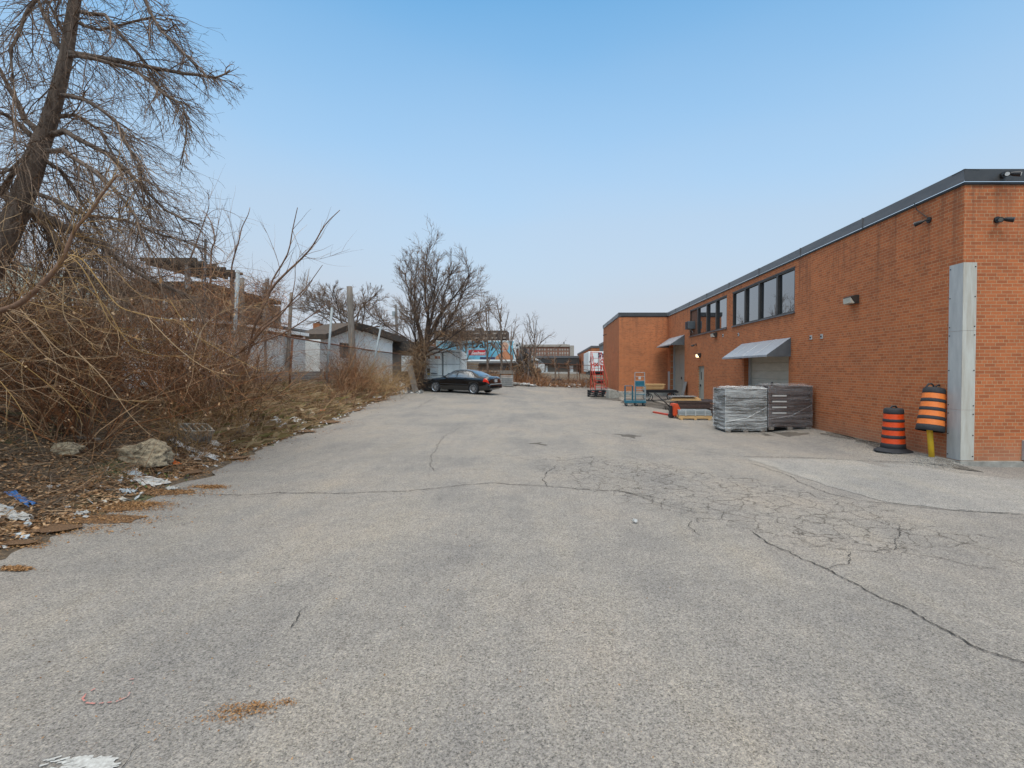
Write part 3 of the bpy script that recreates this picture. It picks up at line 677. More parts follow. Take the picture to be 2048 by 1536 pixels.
# corner guard plates
def guard(parts, m, name):
    for i, (pp, mm) in enumerate(parts):
        mb = MB(); mb.bb(*pp); o = mb.build(name, mm, bld)
        b = MB(); x0, x1, y0, y1, z0, z1 = pp
        for z in (z0 + 0.08, (z0 + z1) / 2, z1 - 0.08):
            if x1 - x0 > 0.1:
                for x in (x1 - 0.03,): b.box((x, y0 - 0.004, z), (0.018, 0.012, 0.018))
            else: b.box((x0 - 0.004, y1 - 0.03, z), (0.012, 0.018, 0.018))
        split_build(b, "screw", "black", o)
gz = [(0.13, 1.10), (1.104, 2.62), (2.624, 3.92)]
for z0, z1 in gz:
    guard([((XW - 0.012, XW - 0.004, YN - 0.012, YN + 0.31, z0, z1), "galv"), ((XW - 0.012, XW + 0.245, YN - 0.022, YN - 0.013, z0 + 0.002, z1 + 0.002), "galv_rust")], None, "corner_guard")
# right hand door jamb just inside the frame
mb = MB(); mb.bb(9.085, 9.16, YN - 0.06, YN + 0.02, 0.14, 0.52); mb.build("steel_jamb", "galv", bld)
# downspout-like steel angle and leaning sheet by the tall door
mb = MB(); mb.bb(XW - 0.03, XW - 0.004, 32.15, 32.6, 0.3, 1.75); mb.build("steel_plate", "galv", bld)
# ---- things fixed to the wall
def wall_pack(y, z, w, label, lit=False):
    t = empty("wall_light", (XW, y, z), 0, label, "wall light", "wall lights")
    h = 0.22; b = MB(); b.prism([(0.0, -h / 2), (0.0, h / 2), (-0.10, h / 2), (-0.20, h / 2 - 0.04), (-0.10, -h / 2)], -w / 2, w / 2); 
    b.v = [(v[0], v[1], v[2]) for v in b.v]
    b.build("housing", "frame_dark", t, bevel=0.005)
    l = MB(); l.prism([(-0.103, -h / 2 + 0.005), (-0.212, h / 2 - 0.06), (-0.20, -h / 2 + 0.02)], -w / 2 + 0.015, w / 2 - 0.015)
    l.build("lens", "lamp_on" if lit else "door_pale", t)
    return t
wall_pack(12.72, 3.68, 0.36, "unlit dark wall light with pale lens high on the blank brick wall")
wall_pack(23.3, 3.52, 0.36, "unlit wall light just below the three-pane window")
wall_pack(25.7, 2.62, 0.26, "lit wall light glowing above the narrow grey door", True)
def junction(y, z, label):
    t = MB(); t.box((0, 0, 0), (0.03, 0.11, 0.13)); o = t.build("junction_box", "galv", None, bevel=0.004); o.location = (XW - 0.016, y, z)
    q = MB(); q.tube([(-0.016, 0, 0), (-0.03, 0, 0)], 0.028, 10); q.build("cover_plate", "black", o)
    tag(o, label, "junction box", "small grey boxes on the brick wall")
junction(7746 / (1622 - 1099), W(1622, 675, 7746 / (1622 - 1099)).z, "small grey junction box right of the awning, left one of the pair")
junction(7746 / (1643.5 - 1099), W(1643.5, 673, 7746 / (1643.5 - 1099)).z, "small grey junction box right of the awning, right one of the pair")
junction(7746 / (1477 - 1099), W(1477, 669, 7746 / (1477 - 1099)).z, "small grey box just under the near end of the four-pane window's gap")
junction(7746 / (1446 - 1099), W(1446, 671, 7746 / (1446 - 1099)).z, "small grey box below the near end of the three-pane window")
def camera_thing(loc, rz, label, double=False, pale=False):
    t = empty("security_camera", loc, rz, label, "security camera", "cameras and floodlights on the brickwork")
    b = MB(); b.tube([(0, 0, 0), (0, -0.03, 0)], 0.06, 12); b.build("mount_plate", "black", t)
    a = MB(); a.tube([(0, -0.02, 0), (-0.02, -0.10, -0.01), (-0.03, -0.13, -0.03)], 0.018, 8); a.build("arm", "black", t)
    for s in ((-1, 1) if double else (-1,)):
        c = MB(); d = Vector((s * 0.09, -0.10, -0.04)).normalized(); p = Vector((s * 0.03, -0.12, -0.02))
        c.tube([p, p + d * 0.05, p + d * 0.15, p + d * 0.152], [0.028, 0.042, 0.05, 0.04], 12)
        c.build("camera_body", "black", t, smooth=False)
        l = MB(); l.tube([p + d * 0.153, p + d * 0.156], 0.036, 12); l.build("lens", "whitep" if pale else "glass", t)
    return t
camera_thing((XW, 10.25, W(1855, 440, 10.25).z), R(-90), "black security camera on the side wall just left of the building corner")
camera_thing((W(1993, 440, YN).x, YN, W(1993, 440, YN).z), 0, "black twin-headed floodlight on the wall right of the corner, below the roof edge", True)
camera_thing((W(2000, 356, YN).x, YN - 0.06, W(2000, 353, YN).z), 0, "floodlight with two pale lenses on the dark roof flashing", True, True)
camera_thing((XB, YF - 2.2, 4.75), R(-90), "black camera near the top of the wing's far edge")
camera_thing((XW, 26.4, 3.22), R(-90), "rusty bracket fitting left of the lit wall light", True)
cb = MB(); cb.tube([(XW - 0.055, 10.62, 5.46), (XW - 0.02, 10.58, 5.3), (XW - 0.015, 10.3, 5.06)], 0.008, 5)
tag(cb.build("cable", "black"), "thin black cable running from the flashing down to the corner camera", "cable")
ac = empty("air_conditioner", (XW - 0.16, 27.18, 4.32), 0, "dark louvred air conditioner sticking out of the boarded window bay", "air conditioner")
b = MB(); b.box((0.06, 0, 0), (0.42, 0.62, 0.42)); b.build("casing", "awn_side", ac, bevel=0.01)
b = MB()
for i in range(7): b.box((-0.16, 0, -0.18 + i * 0.06), (0.03, 0.56, 0.014), Matrix.Rotation(R(30), 3, 'Y'))
b.build("louvre", "black", ac)
b = MB(); b.tube([(0.0, 0.2, -0.21), (0.15, 0.2, -0.42)], 0.012, 5); b.tube([(0.0, -0.2, -0.21), (0.15, -0.2, -0.42)], 0.012, 5); split_build(b, "bracket", "steel", ac)
# ================================================================ traffic drums and bollard
def drum_parts(t, orange, base=True, squash=0.0):
    bands = [(0.0, 0.13, 0), (0.13, 0.25, 1), (0.25, 0.32, 0), (0.32, 0.44, 1), (0.44, 0.51, 0), (0.51, 0.63, 1), (0.63, 0.70, 0), (0.70, 0.82, 1), (0.82, 0.93, 0)]
    def r(z): return 0.245 - 0.055 * z / 0.93
    blk = MB(); k = 0
    prof = [(0.0, 0.0)]
    prof = []
    for z0, z1, c in bands:
        if not c:
            b_ = 0.008
            prof += [(r(z0) - 0.002 + (b_ if z0 else 0), z0 + 0.001), (r(z0) + b_, z0 + 0.008), (r(z1) + b_, z1 - 0.012), (r(z1) - 0.002, z1 - 0.001)]
        else: prof += [(r(z0) - 0.004, z0), (r(z1) - 0.004, z1)]
    prof += [(r(0.93) - 0.02, 0.945), (0.06, 0.948), (0.001, 0.948)]
    blk.lathe(prof, 32); blk.build("barrel", "rubber", t, smooth=True)
    for z0, z1, c in bands:
        if c:
            m_ = MB(); m_.lathe([(r(z0), z0 + 0.002), (r(z1), z1 - 0.002)], 32); m_.build("reflective_band", orange, t, smooth=True)
    return r
d1p = gxy(1804, 900); DX, DY = 7.47, 10.62
t = empty("traffic_drum", (DX, DY, pz(DX, DY)), R(20), "upright black construction drum with four red-orange bands on a wide rubber base by the wall", "traffic drum", "construction drums at the building corner")
drum_parts(t, "orange_r")
b = MB(); b.lathe([(0.0, 0.075), (0.26, 0.075), (0.28, 0.06), (0.36, 0.03), (0.385, 0.022), (0.39, 0.0)], 36); b.build("base_ring", "rubber", t, smooth=True)
t.scale = (0.93, 0.93, 0.93)
for o in t.children:
    if not o.name.startswith("base"): o.location = (0, 0, 0.055); 
h = MB(); h.tube([(-0.13, 0, 0.90), (-0.125, 0, 0.98), (-0.06, 0, 1.045), (0.06, 0, 1.045), (0.125, 0, 0.98), (0.13, 0, 0.90)], 0.02, 8); h.build("handle", "rubber", t, smooth=True); t.children[-1].location = (0, 0, 0.05)
# bollard
BX, BY = 7.70, 9.86
t = empty("bollard", (BX, BY, 0.05), 0, "short yellow steel bollard leaning under the tilted drum", "bollard")
b = MB(); b.tube([(0.03, 0, -0.1), (-0.065, 0.01, 1.05)], 0.052, 18); b.build("post", "yellow", t, smooth=True)
b = MB(); b.lathe([(0.0, 0.03), (0.16, 0.028), (0.2, 0.0), (0.2, -0.05)], 16); b.build("footing", "concrete", t)
t = empty("traffic_drum", (0, 0, 0), 0, "tilted black construction drum with four bright orange bands hung upside over the yellow bollard", "traffic drum", "construction drums at the building corner")
drum_parts(t, "orange_w")
h = MB()
for s in (-1, 1): h.tube([(s * 0.02, 0, 0.93), (s * 0.03, 0, 1.0), (s * 0.08, 0, 1.03), (s * 0.14, 0, 1.01), (s * 0.175, 0, 0.95), (s * 0.18, 0, 0.86)], 0.019, 8)
h.build("handle", "rubber", t, smooth=True)
t["label"] = "tilted black construction drum with four bright orange bands slipped over the yellow bollard"
t.scale = (0.96, 0.96, 0.93); t.rotation_euler = (R(-5), R(9.5), R(0))
pb = W(1858, 862, BY); t.location = (pb.x - 0.0, BY - 0.02, pb.z)
# ================================================================ wrapped crate stacks
def crate_stack(x0, x1, y0, y1, z, htot, tray, wrap, name, label, tags, rz=0):
    t = empty(name, ((x0 + x1) / 2, (y0 + y1) / 2, z), rz, label, "crate stack", "wrapped crate stacks in front of the pale loading door")
    w, d = x1 - x0, y1 - y0; n = 7; zb = 0.10; h = (htot - zb) / n
    f = MB()
    for sx in (-1, 0, 1):
        for sy in (-1, 1): f.box((sx * (w / 2 - 0.09), sy * (d / 2 - 0.07), zb / 2), (0.14, 0.12, zb))
    split_build(f, "pallet_foot", "wood_old", t)
    for i in range(n):
        m_ = MB(); z0 = zb + i * h; wt = 0.02
        m_.bb(-w / 2, w / 2, -d / 2, d / 2, z0, z0 + 0.025)
        for s in (-1, 1):
            m_.bb(-w / 2, w / 2, s * (d / 2 - 0.0125) - 0.0125, s * (d / 2 - 0.0125) + 0.0125, z0 + h - 0.045, z0 + h - 0.008)
            m_.bb(s * (w / 2 - 0.0125) - 0.0125, s * (w / 2 - 0.0125) + 0.0125, -d / 2 + .03, d / 2 - .03, z0 + h - 0.045, z0 + h - 0.008)
            nb = int(w / 0.045)
            for k in range(nb + 1):
                x = -w / 2 + 0.01 + (w - 0.02) * k / nb; m_.bb(x - 0.009, x + 0.009, s * (d / 2 - 0.010) - 0.008, s * (d / 2 - 0.010) + 0.008, z0 + 0.025, z0 + h - 0.045)
            nb = int(d / 0.045)
            for k in range(nb + 1):
                y = -d / 2 + 0.02 + (d - 0.04) * k / nb; m_.bb(s * (w / 2 - 0.010) - 0.008, s * (w / 2 - 0.010) + 0.008, y - 0.009, y + 0.009, z0 + 0.025, z0 + h - 0.045)
        for sx in (-1, 1):
            for sy in (-1, 1): m_.box((sx * (w / 2 - 0.02), sy * (d / 2 - 0.02), z0 + h / 2), (0.05, 0.05, h - 0.01))
        m_.bb(-w / 2 + .04, w / 2 - .04, -d / 2 + .04, d / 2 - .04, z0 + 0.03, z0 + h * 0.8)
        m_.build("tray", tray, t)
        if tags and 1 <= i <= 5 and i != 1:
            g_ = MB(); g_.bb(-w / 2 + 0.1, -w / 2 + 0.1 + 0.42, -d / 2 - 0.008, -d / 2 - 0.004, z0 + h * 0.22, z0 + h * 0.46); g_.build("label_card", "paper", t)
    # film: slightly bulged sheet around the stack, with folds
    wr = MB(); R_ = random.Random(int(x0 * 100)); nz = 26; ring = []
    per = [(-w / 2 - .015, -d / 2 - .015), (w / 2 + .015, -d / 2 - .015), (w / 2 + .015, d / 2 + .015), (-w / 2 - .015, d / 2 + .015)]
    pts = []
    for (a, b_), (c, d_) in zip(per, per[1:] + per[:1]):
        nn = 14
        for i in range(nn): pts.append((a + (c - a) * i / nn, b_ + (d_ - b_) * i / nn, 1 if i else 0))
    npt = len(pts)
    for iz in range(nz + 1):
        z0 = 0.05 + (htot - 0.03) * iz / nz; off = R_.uniform(-0.004, 0.012)
        for (x, y, e_) in pts:
            kk = 1 + (off + R_.uniform(-0.003, 0.006)) * e_ / (w / 2); wr.v.append((x * kk, y * kk, z0 + R_.uniform(-0.01, 0.01)))
    for iz in range(nz):
        for i in range(npt): wr.f.append((iz * npt + i, iz * npt + (i + 1) % npt, (iz + 1) * npt + (i + 1) % npt, (iz + 1) * npt + i))
    o_ = len(wr.v); nx = 12
    for i in range(nx + 1):
        for j in range(nx + 1):
            wr.v.append((-w / 2 + w * i / nx, -d / 2 + d * j / nx, htot + 0.03 + R_.uniform(0, 0.05) * (0 < i < nx) * (0 < j < nx)))
    for i in range(nx):
        for j in range(nx): wr.f.append((o_ + i * (nx + 1) + j, o_ + (i + 1) * (nx + 1) + j, o_ + (i + 1) * (nx + 1) + j + 1, o_ + i * (nx + 1) + j + 1))
    wr.build("plastic_wrap", wrap, t)
    rp = MB()      # twisted rope of film round the edges
    for s in (-1, 1): rp.tube([(-w / 2 - .02, s * (-d / 2 - .02), 0.08), (-w / 2 - 0.02, s * (-d / 2 - .02), htot + 0.02)], 0.012, 5)
    rp.tube([(-w / 2 - .02, -d / 2 - .02, 0.32), (0, -d / 2 - 0.03, 0.42), (w / 2, -d / 2 - .02, 0.75)], 0.014, 5)
    rp.tube([(-w / 2 - .02, -d / 2 - .02, htot - 0.02), (0, -d / 2 - 0.03, htot + 0.01), (w / 2, -d / 2 - .02, htot)], 0.02, 5)
    rp.build("film_roll_edge", wrap, t)
zc = pz(6.2, 14.6)
crate_stack(W(1450, 860, 14.55).x, W(1532, 860, 14.55).x, 14.55, 15.5, zc, 1.30, "tray2", "wrap", "crate_stack", "grey crate stack under cloudy stretch wrap, left one of the pair by the wall", False, R(2))
crate_stack(W(1538, 860, 14.5).x, W(1624, 860, 14.5).x, 14.5, 15.45, pz(7.2, 14.5), 1.30, "tray", "wrap2", "crate_stack", "brown crate stack with white cards under clear film, right one against the wall", True, R(-1))
# ---- low racks, beams and pallet jack
def rack(x0, x1, y0, y1, z, h, label, m="tray"):
    t = empty("folded_rack", ((x0 + x1) / 2, (y0 + y1) / 2, z), R(-2), label, "folded rack", "dark folded racks piled by the pallet jack")
    w, d = x1 - x0, y1 - y0; a = MB()
    for s in (-1, 1):
        a.bb(-w / 2, w / 2, s * (d / 2 - .025) - .025, s * (d / 2 - .025) + .025, 0.0, 0.05); a.bb(-w / 2, w / 2, s * (d / 2 - .025) - .025, s * (d / 2 - .025) + .025, h - 0.05, h)
    for s in (-1, 1): a.bb(s * (w / 2 - .025) - .025, s * (w / 2 - .025) + .025, -d / 2 + .05, d / 2 - .05, h - 0.05, h)
    a.build("frame", m, t)
    b = MB(); n = int(w / 0.06)
    for i in range(n + 1):
        x = -w / 2 + w * i / n
        for s in (-1, 1): b.tube([(x, s * (d / 2 - .02), 0.05), (x, s * (d / 2 - .02), h - 0.05)], 0.008, 4)
        b.tube([(x, -d / 2 + .03, h - 0.02), (x, d / 2 - .03, h - 0.02)], 0.008, 4)
    b.build("bar", m, t)
rx0 = W(1356, 820, 19.6).x; 
for k in range(3):
    rack(rx0 + 0.02 * k, rx0 + 1.75, 19.5, 21.2, pz(5.5, 20) + k * 0.20, 0.195, ["dark folded rack at the bottom of the pile behind the lumber", "middle dark folded rack of the pile behind the lumber", "top dark folded rack of the pile behind the lumber"][k])
for k in range(2):
    rack(rx0 + 1.95, rx0 + 3.1, 19.0, 20.6, pz(6.5, 20) + k * 0.28, 0.27, ["dark rack on the ground left of the wrapped stacks", "upper dark rack left of the wrapped stacks"][k])
mb = MB()
for i, (w_, z) in enumerate([(1.2, 0.03), (1.15, 0.07), (1.0, 0.11)]):
    mb.box((0.0 + 0.03 * i, 0.1 * i - .1, z), (w_, 0.30, 0.038), Matrix.Rotation(R(2 * i - 2), 3, 'Z'))
o = mb.build("plank_bundle", "wood_new"); o.location = (rx0 + 0.35, 19.9, pz(5.5, 20) + 0.61); tag(o, "yellow planks lying on top of the dark rack pile", "planks")
o = MB().box((0, 0, 0), (1.05, 0.5, 0.03)).build("sheet_board", "wood_grey"); o.location = (rx0 + 0.25, 19.95, pz(5.5, 20) + 0.78); tag(o, "thin grey board laid across the yellow planks", "board")
# lumber pallet with ladder-like steel beams
lx0, lx1 = W(1357, 835, 18.4).x, W(1421, 838, 18.4).x
t = empty("lumber_pallet", ((lx0 + lx1) / 2, 18.6, pz(5.4, 18.5)), R(-5), "new yellow lumber skid on the ground under the grey steel beams", "pallet")
w_ = lx1 - lx0
for s in (-1, 0, 1): MB().box((0, s * 0.4, 0.10), (w_, 0.09, 0.10)).build("beam", "wood_new", t)
for s in (-1, 0, 1): MB().box((s * (w_ / 2 - 0.1), 0, 0.025), (0.09, 0.95, 0.045)).build("runner", "wood_new", t)
t2 = empty("steel_beams", ((lx0 + lx1) / 2, 18.6, pz(5.4, 18.5) + 0.155), R(-5), "bundle of light grey steel channels resting on the lumber skid", "steel beams")
for i in range(4):
    for j in range(2):
        a = MB(); y = -0.36 + i * 0.22; z = 0.05 + j * 0.1
        a.prism([(y - .05, z - .04), (y + .05, z - .04), (y + .05, z - .03), (y - .04, z - .03), (y - .04, z + .03), (y + .05, z + .03), (y + .05, z + .04), (y - .05, z + .04)], -w_ / 2 + .02 * i, w_ / 2 - .03 * j, 'x')
        a.build("channel", "steel", t2)
a = MB()
for x in (-0.35, 0, 0.35): a.bb(x - .02, x + .02, -0.47, -0.44, 0.0, 0.21)
a.build("strap", "galv", t2)
# pallet jack
pj = W(1349, 831, 18.95)
t = empty("pallet_jack", (pj.x, 18.95, pz(pj.x, 18.95)), R(6), "orange pallet jack with its black handle leaning left", "pallet jack")
a = MB(); a.prism([(-0.11, 0.10), (0.13, 0.10), (0.20, 0.30), (0.10, 0.50), (0.06, 0.56), (-0.09, 0.56), (-0.11, 0.45)], -0.19, 0.19); a.build("body", "orange_p", t, bevel=0.012)
a = MB()
for s in (-1, 1): a.bb(0.13, 1.15, s * 0.19 - 0.08, s * 0.19 + 0.08, 0.07, 0.12)
split_build(a, "fork", "orange_p", t, bevel=0.008)
a = MB()
for s in (-1, 1): a.tube([(-0.14, s * 0.04, 0.09), (-0.14, s * 0.10, 0.09)], 0.09, 16)
split_build(a, "steer_wheel", "black", t)
a = MB(); a.box((-0.15, 0, 0.30), (0.10, 0.16, 0.30)); a.tube([(-0.15, 0, 0.16), (-0.15, 0, 0.48)], 0.045, 12); a.build("pump", "black", t)
a = MB(); a.tube([(-0.17, 0, 0.42), (-0.62, 0, 0.82)], 0.022, 8); hh = Vector((-0.62, 0, 0.82)); dv = Vector((-0.45, 0, 0.4)).normalized()
a.tube([hh, hh + Vector((-.03, .14, .02)), hh + dv * .2 + Vector((0, .14, 0)), hh + dv * .24, hh + dv * .2 + Vector((0, -.14, 0)), hh + Vector((-.03, -.14, .02)), hh], 0.014, 6); a.build("handle", "black", t, smooth=True)
e1, e2 = G(1307, 826), G(1370, 837.5)
t = empty("rack_beam", (e1 + e2) / 2 + Vector((0, 0, 0.04)), math.atan2(e2.y - e1.y, e2.x - e1.x), "long red-orange steel bar lying on the asphalt in front of the pallet jack", "steel bar")
L_ = (e2 - e1).length; a = MB(); a.box((0, 0, 0), (L_, 0.07, 0.07)); a.build("bar", "red", t, bevel=0.006)
for s in (-1, 1): MB().box((s * (L_ / 2 - 0.02), 0, 0.0), (0.16, 0.11, 0.012)).build("end_plate", "rust", t)
# teal platform cart
cx_ = W(1271, 805, 25.0).x
t = empty("platform_cart", (cx_, 25.2, pz(cx_, 25.2)), R(-6), "teal tubular platform cart with one tall and one low rail in front of the wing", "cart")
a = MB(); a.box((0, 0, 0.24), (1.06, 0.62, 0.05)); a.box((0, -0.31, 0.22), (1.08, 0.03, 0.11)); a.box((0, 0.31, 0.22), (1.08, 0.03, 0.11)); a.build("deck", "teal", t, bevel=0.006)
a = MB()
for (x, y) in ((-0.5, -0.28), (-0.5, 0.28), (-0.12, -0.28), (-0.12, 0.28), (0.02, -0.28)): a.tube([(x, y, 0.26), (x, y, 1.02)], 0.022, 8)
for (p, q_) in (((-0.5, -0.28), (-0.5, 0.28)), ((-0.12, -0.28), (-0.12, 0.28)), ((-0.5, 0.28), (-0.12, 0.28))):
    for z in (0.6, 1.02): a.tube([(*p, z), (*q_, z)], 0.018, 8)
a.tube([(0.02, -0.28, 1.02), (0.52, -0.28, 1.02)], 0.02, 8); a.tube([(0.02, -0.28, 0.6), (0.52, -0.28, 0.6)], 0.018, 8)
a.build("low_rail", "teal", t)
a = MB()
for x in (0.02, 0.52): a.tube([(x, 0.28, 0.26), (x, 0.28, 1.72)], 0.022, 8)
a.tube([(0.52, -0.28, .26), (0.52, -0.28, 1.02)], 0.022, 8)
for z in (0.62, 0.84, 1.06, 1.28, 1.5, 1.72): a.tube([(0.02, 0.28, z), (0.52, 0.28, z)], 0.014, 6)
for k in range(1, 8): a.tube([(0.02 + .0625 * k, 0.28, 0.26), (0.02 + .0625 * k, 0.28, 1.06)], 0.005, 4)
a.build("tall_rail", "steel", t)
a = MB(); a.bb(0.04, 0.5, 0.262, 0.27, 1.0, 1.28); a.bb(0.06, 0.2, 0.255, 0.262, 1.05, 1.2); a.build("side_sheet", "teal", t)
MB().bb(0.2, 0.32, 0.25, 0.257, 1.36, 1.52).build("note_card", "paper", t)
for (x, y) in ((-0.45, -0.24), (-0.45, 0.24), (0.05, -0.24), (0.05, .24), (0.45, -0.24), (0.45, 0.24)):
    a = MB(); a.tube([(x, y - 0.02, 0.075), (x, y + 0.02, 0.075)], 0.075, 16); w1 = a.build("wheel", "black", t)
    a = MB(); a.box((x, y, 0.15), (0.05, 0.07, 0.13)); split_build(a, "fork", "steel", w1)
# flat dark trolley with lumber
tx = W(1322, 795, 29.0).x
t = empty("flat_trolley", (tx, 29.4, pz(tx, 29.4)), R(-3), "low dark flatbed trolley with spoked wheels beside the wing", "trolley")
a = MB(); a.box((0, 0, 0.62), (1.9, 0.8, 0.06)); a.box((0.05, -.35, 0.54), (2.0, 0.05, 0.10)); a.box((0.05, .35, 0.54), (2.0, 0.05, 0.10)); a.build("deck", "black", t)
for x in (-0.7, 0.75):
    for y in (-0.42, 0.42):
        a = MB(); pr = [(x + 0.22 * math.cos(k * math.pi / 10), y, 0.22 + 0.22 * math.sin(k * math.pi / 10)) for k in range(21)]
        a.tube(pr, 0.025, 6, cap=False); w1 = a.build("wheel", "rubber", t)
        a = MB()
        for k in range(6): a.tube([(x, y, 0.22), (x + 0.2 * math.cos(k * math.pi / 3), y, 0.22 + 0.2 * math.sin(k * math.pi / 3))], 0.01, 4)
        a.build("spoke", "steel", w1)
a = MB()
for x in (-0.7, 0.75): a.tube([(x, -0.42, 0.22), (x, 0.42, 0.22)], 0.02, 6); a.box((x, -0.3, 0.4), (0.06, 0.05, 0.3)); a.box((x, 0.3, 0.4), (0.06, 0.05, 0.3))
a.build("axle", "black", t)
for k in range(4):
    o = MB().box((0, 0, 0), (1.15 + 0.05 * (k % 2), 0.7, 0.05)).build("plank", "wood_new", None, bevel=0.004); o.location = (tx - 0.42 + 0.03 * k, 29.35, pz(tx, 29.4) + 0.72 + 0.085 * k)
    o.rotation_euler = (0, 0, R(1.5 * k - 3))
    tag(o, ["lowest wide plank stacked on the dark trolley", "second wide plank from below on the dark trolley", "third wide plank from below on the dark trolley", "topmost wide plank stacked on the dark trolley"][k], "plank", "planks stacked on the dark trolley")
o = MB().box((0, 0, 0), (0.02, 0.55, 1.15)).build("scrap_sheet", "wood_grey"); o.location = (XW - 0.20, 28.2, 0.62); o.rotation_euler = (0, R(14), 0); tag(o, "narrow grey sheet leaning on the wall right of the tall door", "sheet")
# concrete weight and black pallets by the wing corner
bx = W(1224, 794, 31.8).x
t = MB(); t.prism([(-0.30, 0), (0.40, 0), (0.42, 0.28), (0.12, 0.55), (-0.28, 0.58)], -0.4, 0.4)
o = t.build("concrete_block", "concrete", None, bevel=0.03); o.location = (bx, 32.0, pz(bx, 32.0) - 0.02); o.rotation_euler = (0, 0, R(8)); tag(o, "chipped grey concrete block beside the wing's foundation", "concrete block")
px_ = W(1193, 792, 32.6).x
for k in range(3):
    t = empty("plastic_pallet", (px_ + 0.03 * k, 33.2, pz(px_, 33.2) + 0.15 * k), R(4 * k - 3), ["black plastic pallet at the bottom, near the red steps", "middle black plastic pallet near the red steps", "top black plastic pallet near the red steps"][k], "pallet", "black pallets by the red steps")
    a = MB()
    for i in range(7): a.box((-0.5 + i * 0.167, 0, 0.13), (0.10, 1.0, 0.022))
    for s in (-1, 0, 1): a.box((0, s * 0.45, 0.11), (1.1, 0.09, 0.022))
    a.build("top_deck", "black", t)
    a = MB()
    for i in (-1, 0, 1):
        for s in (-1, 0, 1): a.box((i * 0.48, s * 0.42, 0.05), (0.13, 0.13, 0.10))
    split_build(a, "foot", "black", t)
# red rolling steps
lx = W(1199, 780, 34.8).x
t = empty("rolling_ladder", (lx, 35.4, pz(lx, 35.2)), R(8), "tall red warehouse stair ladder on castors past the corner of the wing", "ladder")
hw, n = 0.42, 9; rs = MB()
for s in (-1, 1):
    rs.tube([(s * hw, -0.75, 0.12), (s * hw * 0.82, 0.75, 2.1)], 0.025, 8); rs.tube([(s * hw, 0.85, 0.12), (s * hw * 0.82, 0.85, 2.1)], 0.025, 8); rs.tube([(s * hw * .82, .75, 2.1), (s * hw * .82, 1.2, 2.1)], 0.025, 8)
    rs.tube([(s * (hw + .12), -0.85, 0.12), (s * (hw + .12), 1.0, 0.12)], 0.025, 8); rs.tube([(s * hw, -0.1, 0.12), (s * hw * .9, .85, 1.1)], 0.018, 6)
rs.tube([(-hw - .12, -0.85, .12), (hw + .12, -0.85, .12)], 0.025, 8); rs.tube([(-hw - .12, 1, .12), (hw + .12, 1, .12)], 0.025, 8)
rs.build("frame", "red", t)
for i in range(n):
    f_ = i / (n - 1); MB().box((0, -0.70 + 1.42 * f_, 0.28 + 1.80 * f_), (2 * hw * (1 - 0.16 * f_), 0.20, 0.03)).build("step", "red", t)
MB().box((0, 0.98, 2.1), (0.7, 0.42, 0.03)).build("platform", "red", t)
rs = MB()
for s in (-1, 1):
    rs.tube([(s * hw, -0.72, 0.25), (s * hw, -0.9, 1.0), (s * hw * .82, 0.7, 3.05), (s * hw * .82, 1.18, 3.05), (s * hw * .82, 1.18, 2.1)], 0.02, 8)
    rs.tube([(s * hw * .82, 0.75, 2.1), (s * hw * .82, 0.75, 3.05)], 0.018, 6); rs.tube([(s * hw * .82, 0.0, 1.15), (s * hw * .85, -.05, 2.1)], 0.015, 6)
    rs.tube([(s * hw * .82, 0.75, 2.6), (s * hw * .82, 1.18, 2.6)], 0.015, 6)
rs.tube([(-hw * .82, 1.18, 3.05), (hw * .82, 1.18, 3.05)], 0.02, 8); rs.tube([(-hw * .82, 1.18, 2.6), (hw * .82, 1.18, 2.6)], 0.015, 6); rs.build("handrail", "red", t)
for sx in (-1, 1):
    for y in (-0.8, 0.95):
        a = MB(); a.tube([(sx * (hw + .12) - .02, y, 0.06), (sx * (hw + .12) + .02, y, 0.06)], 0.06, 12); a.build("castor", "black", t)
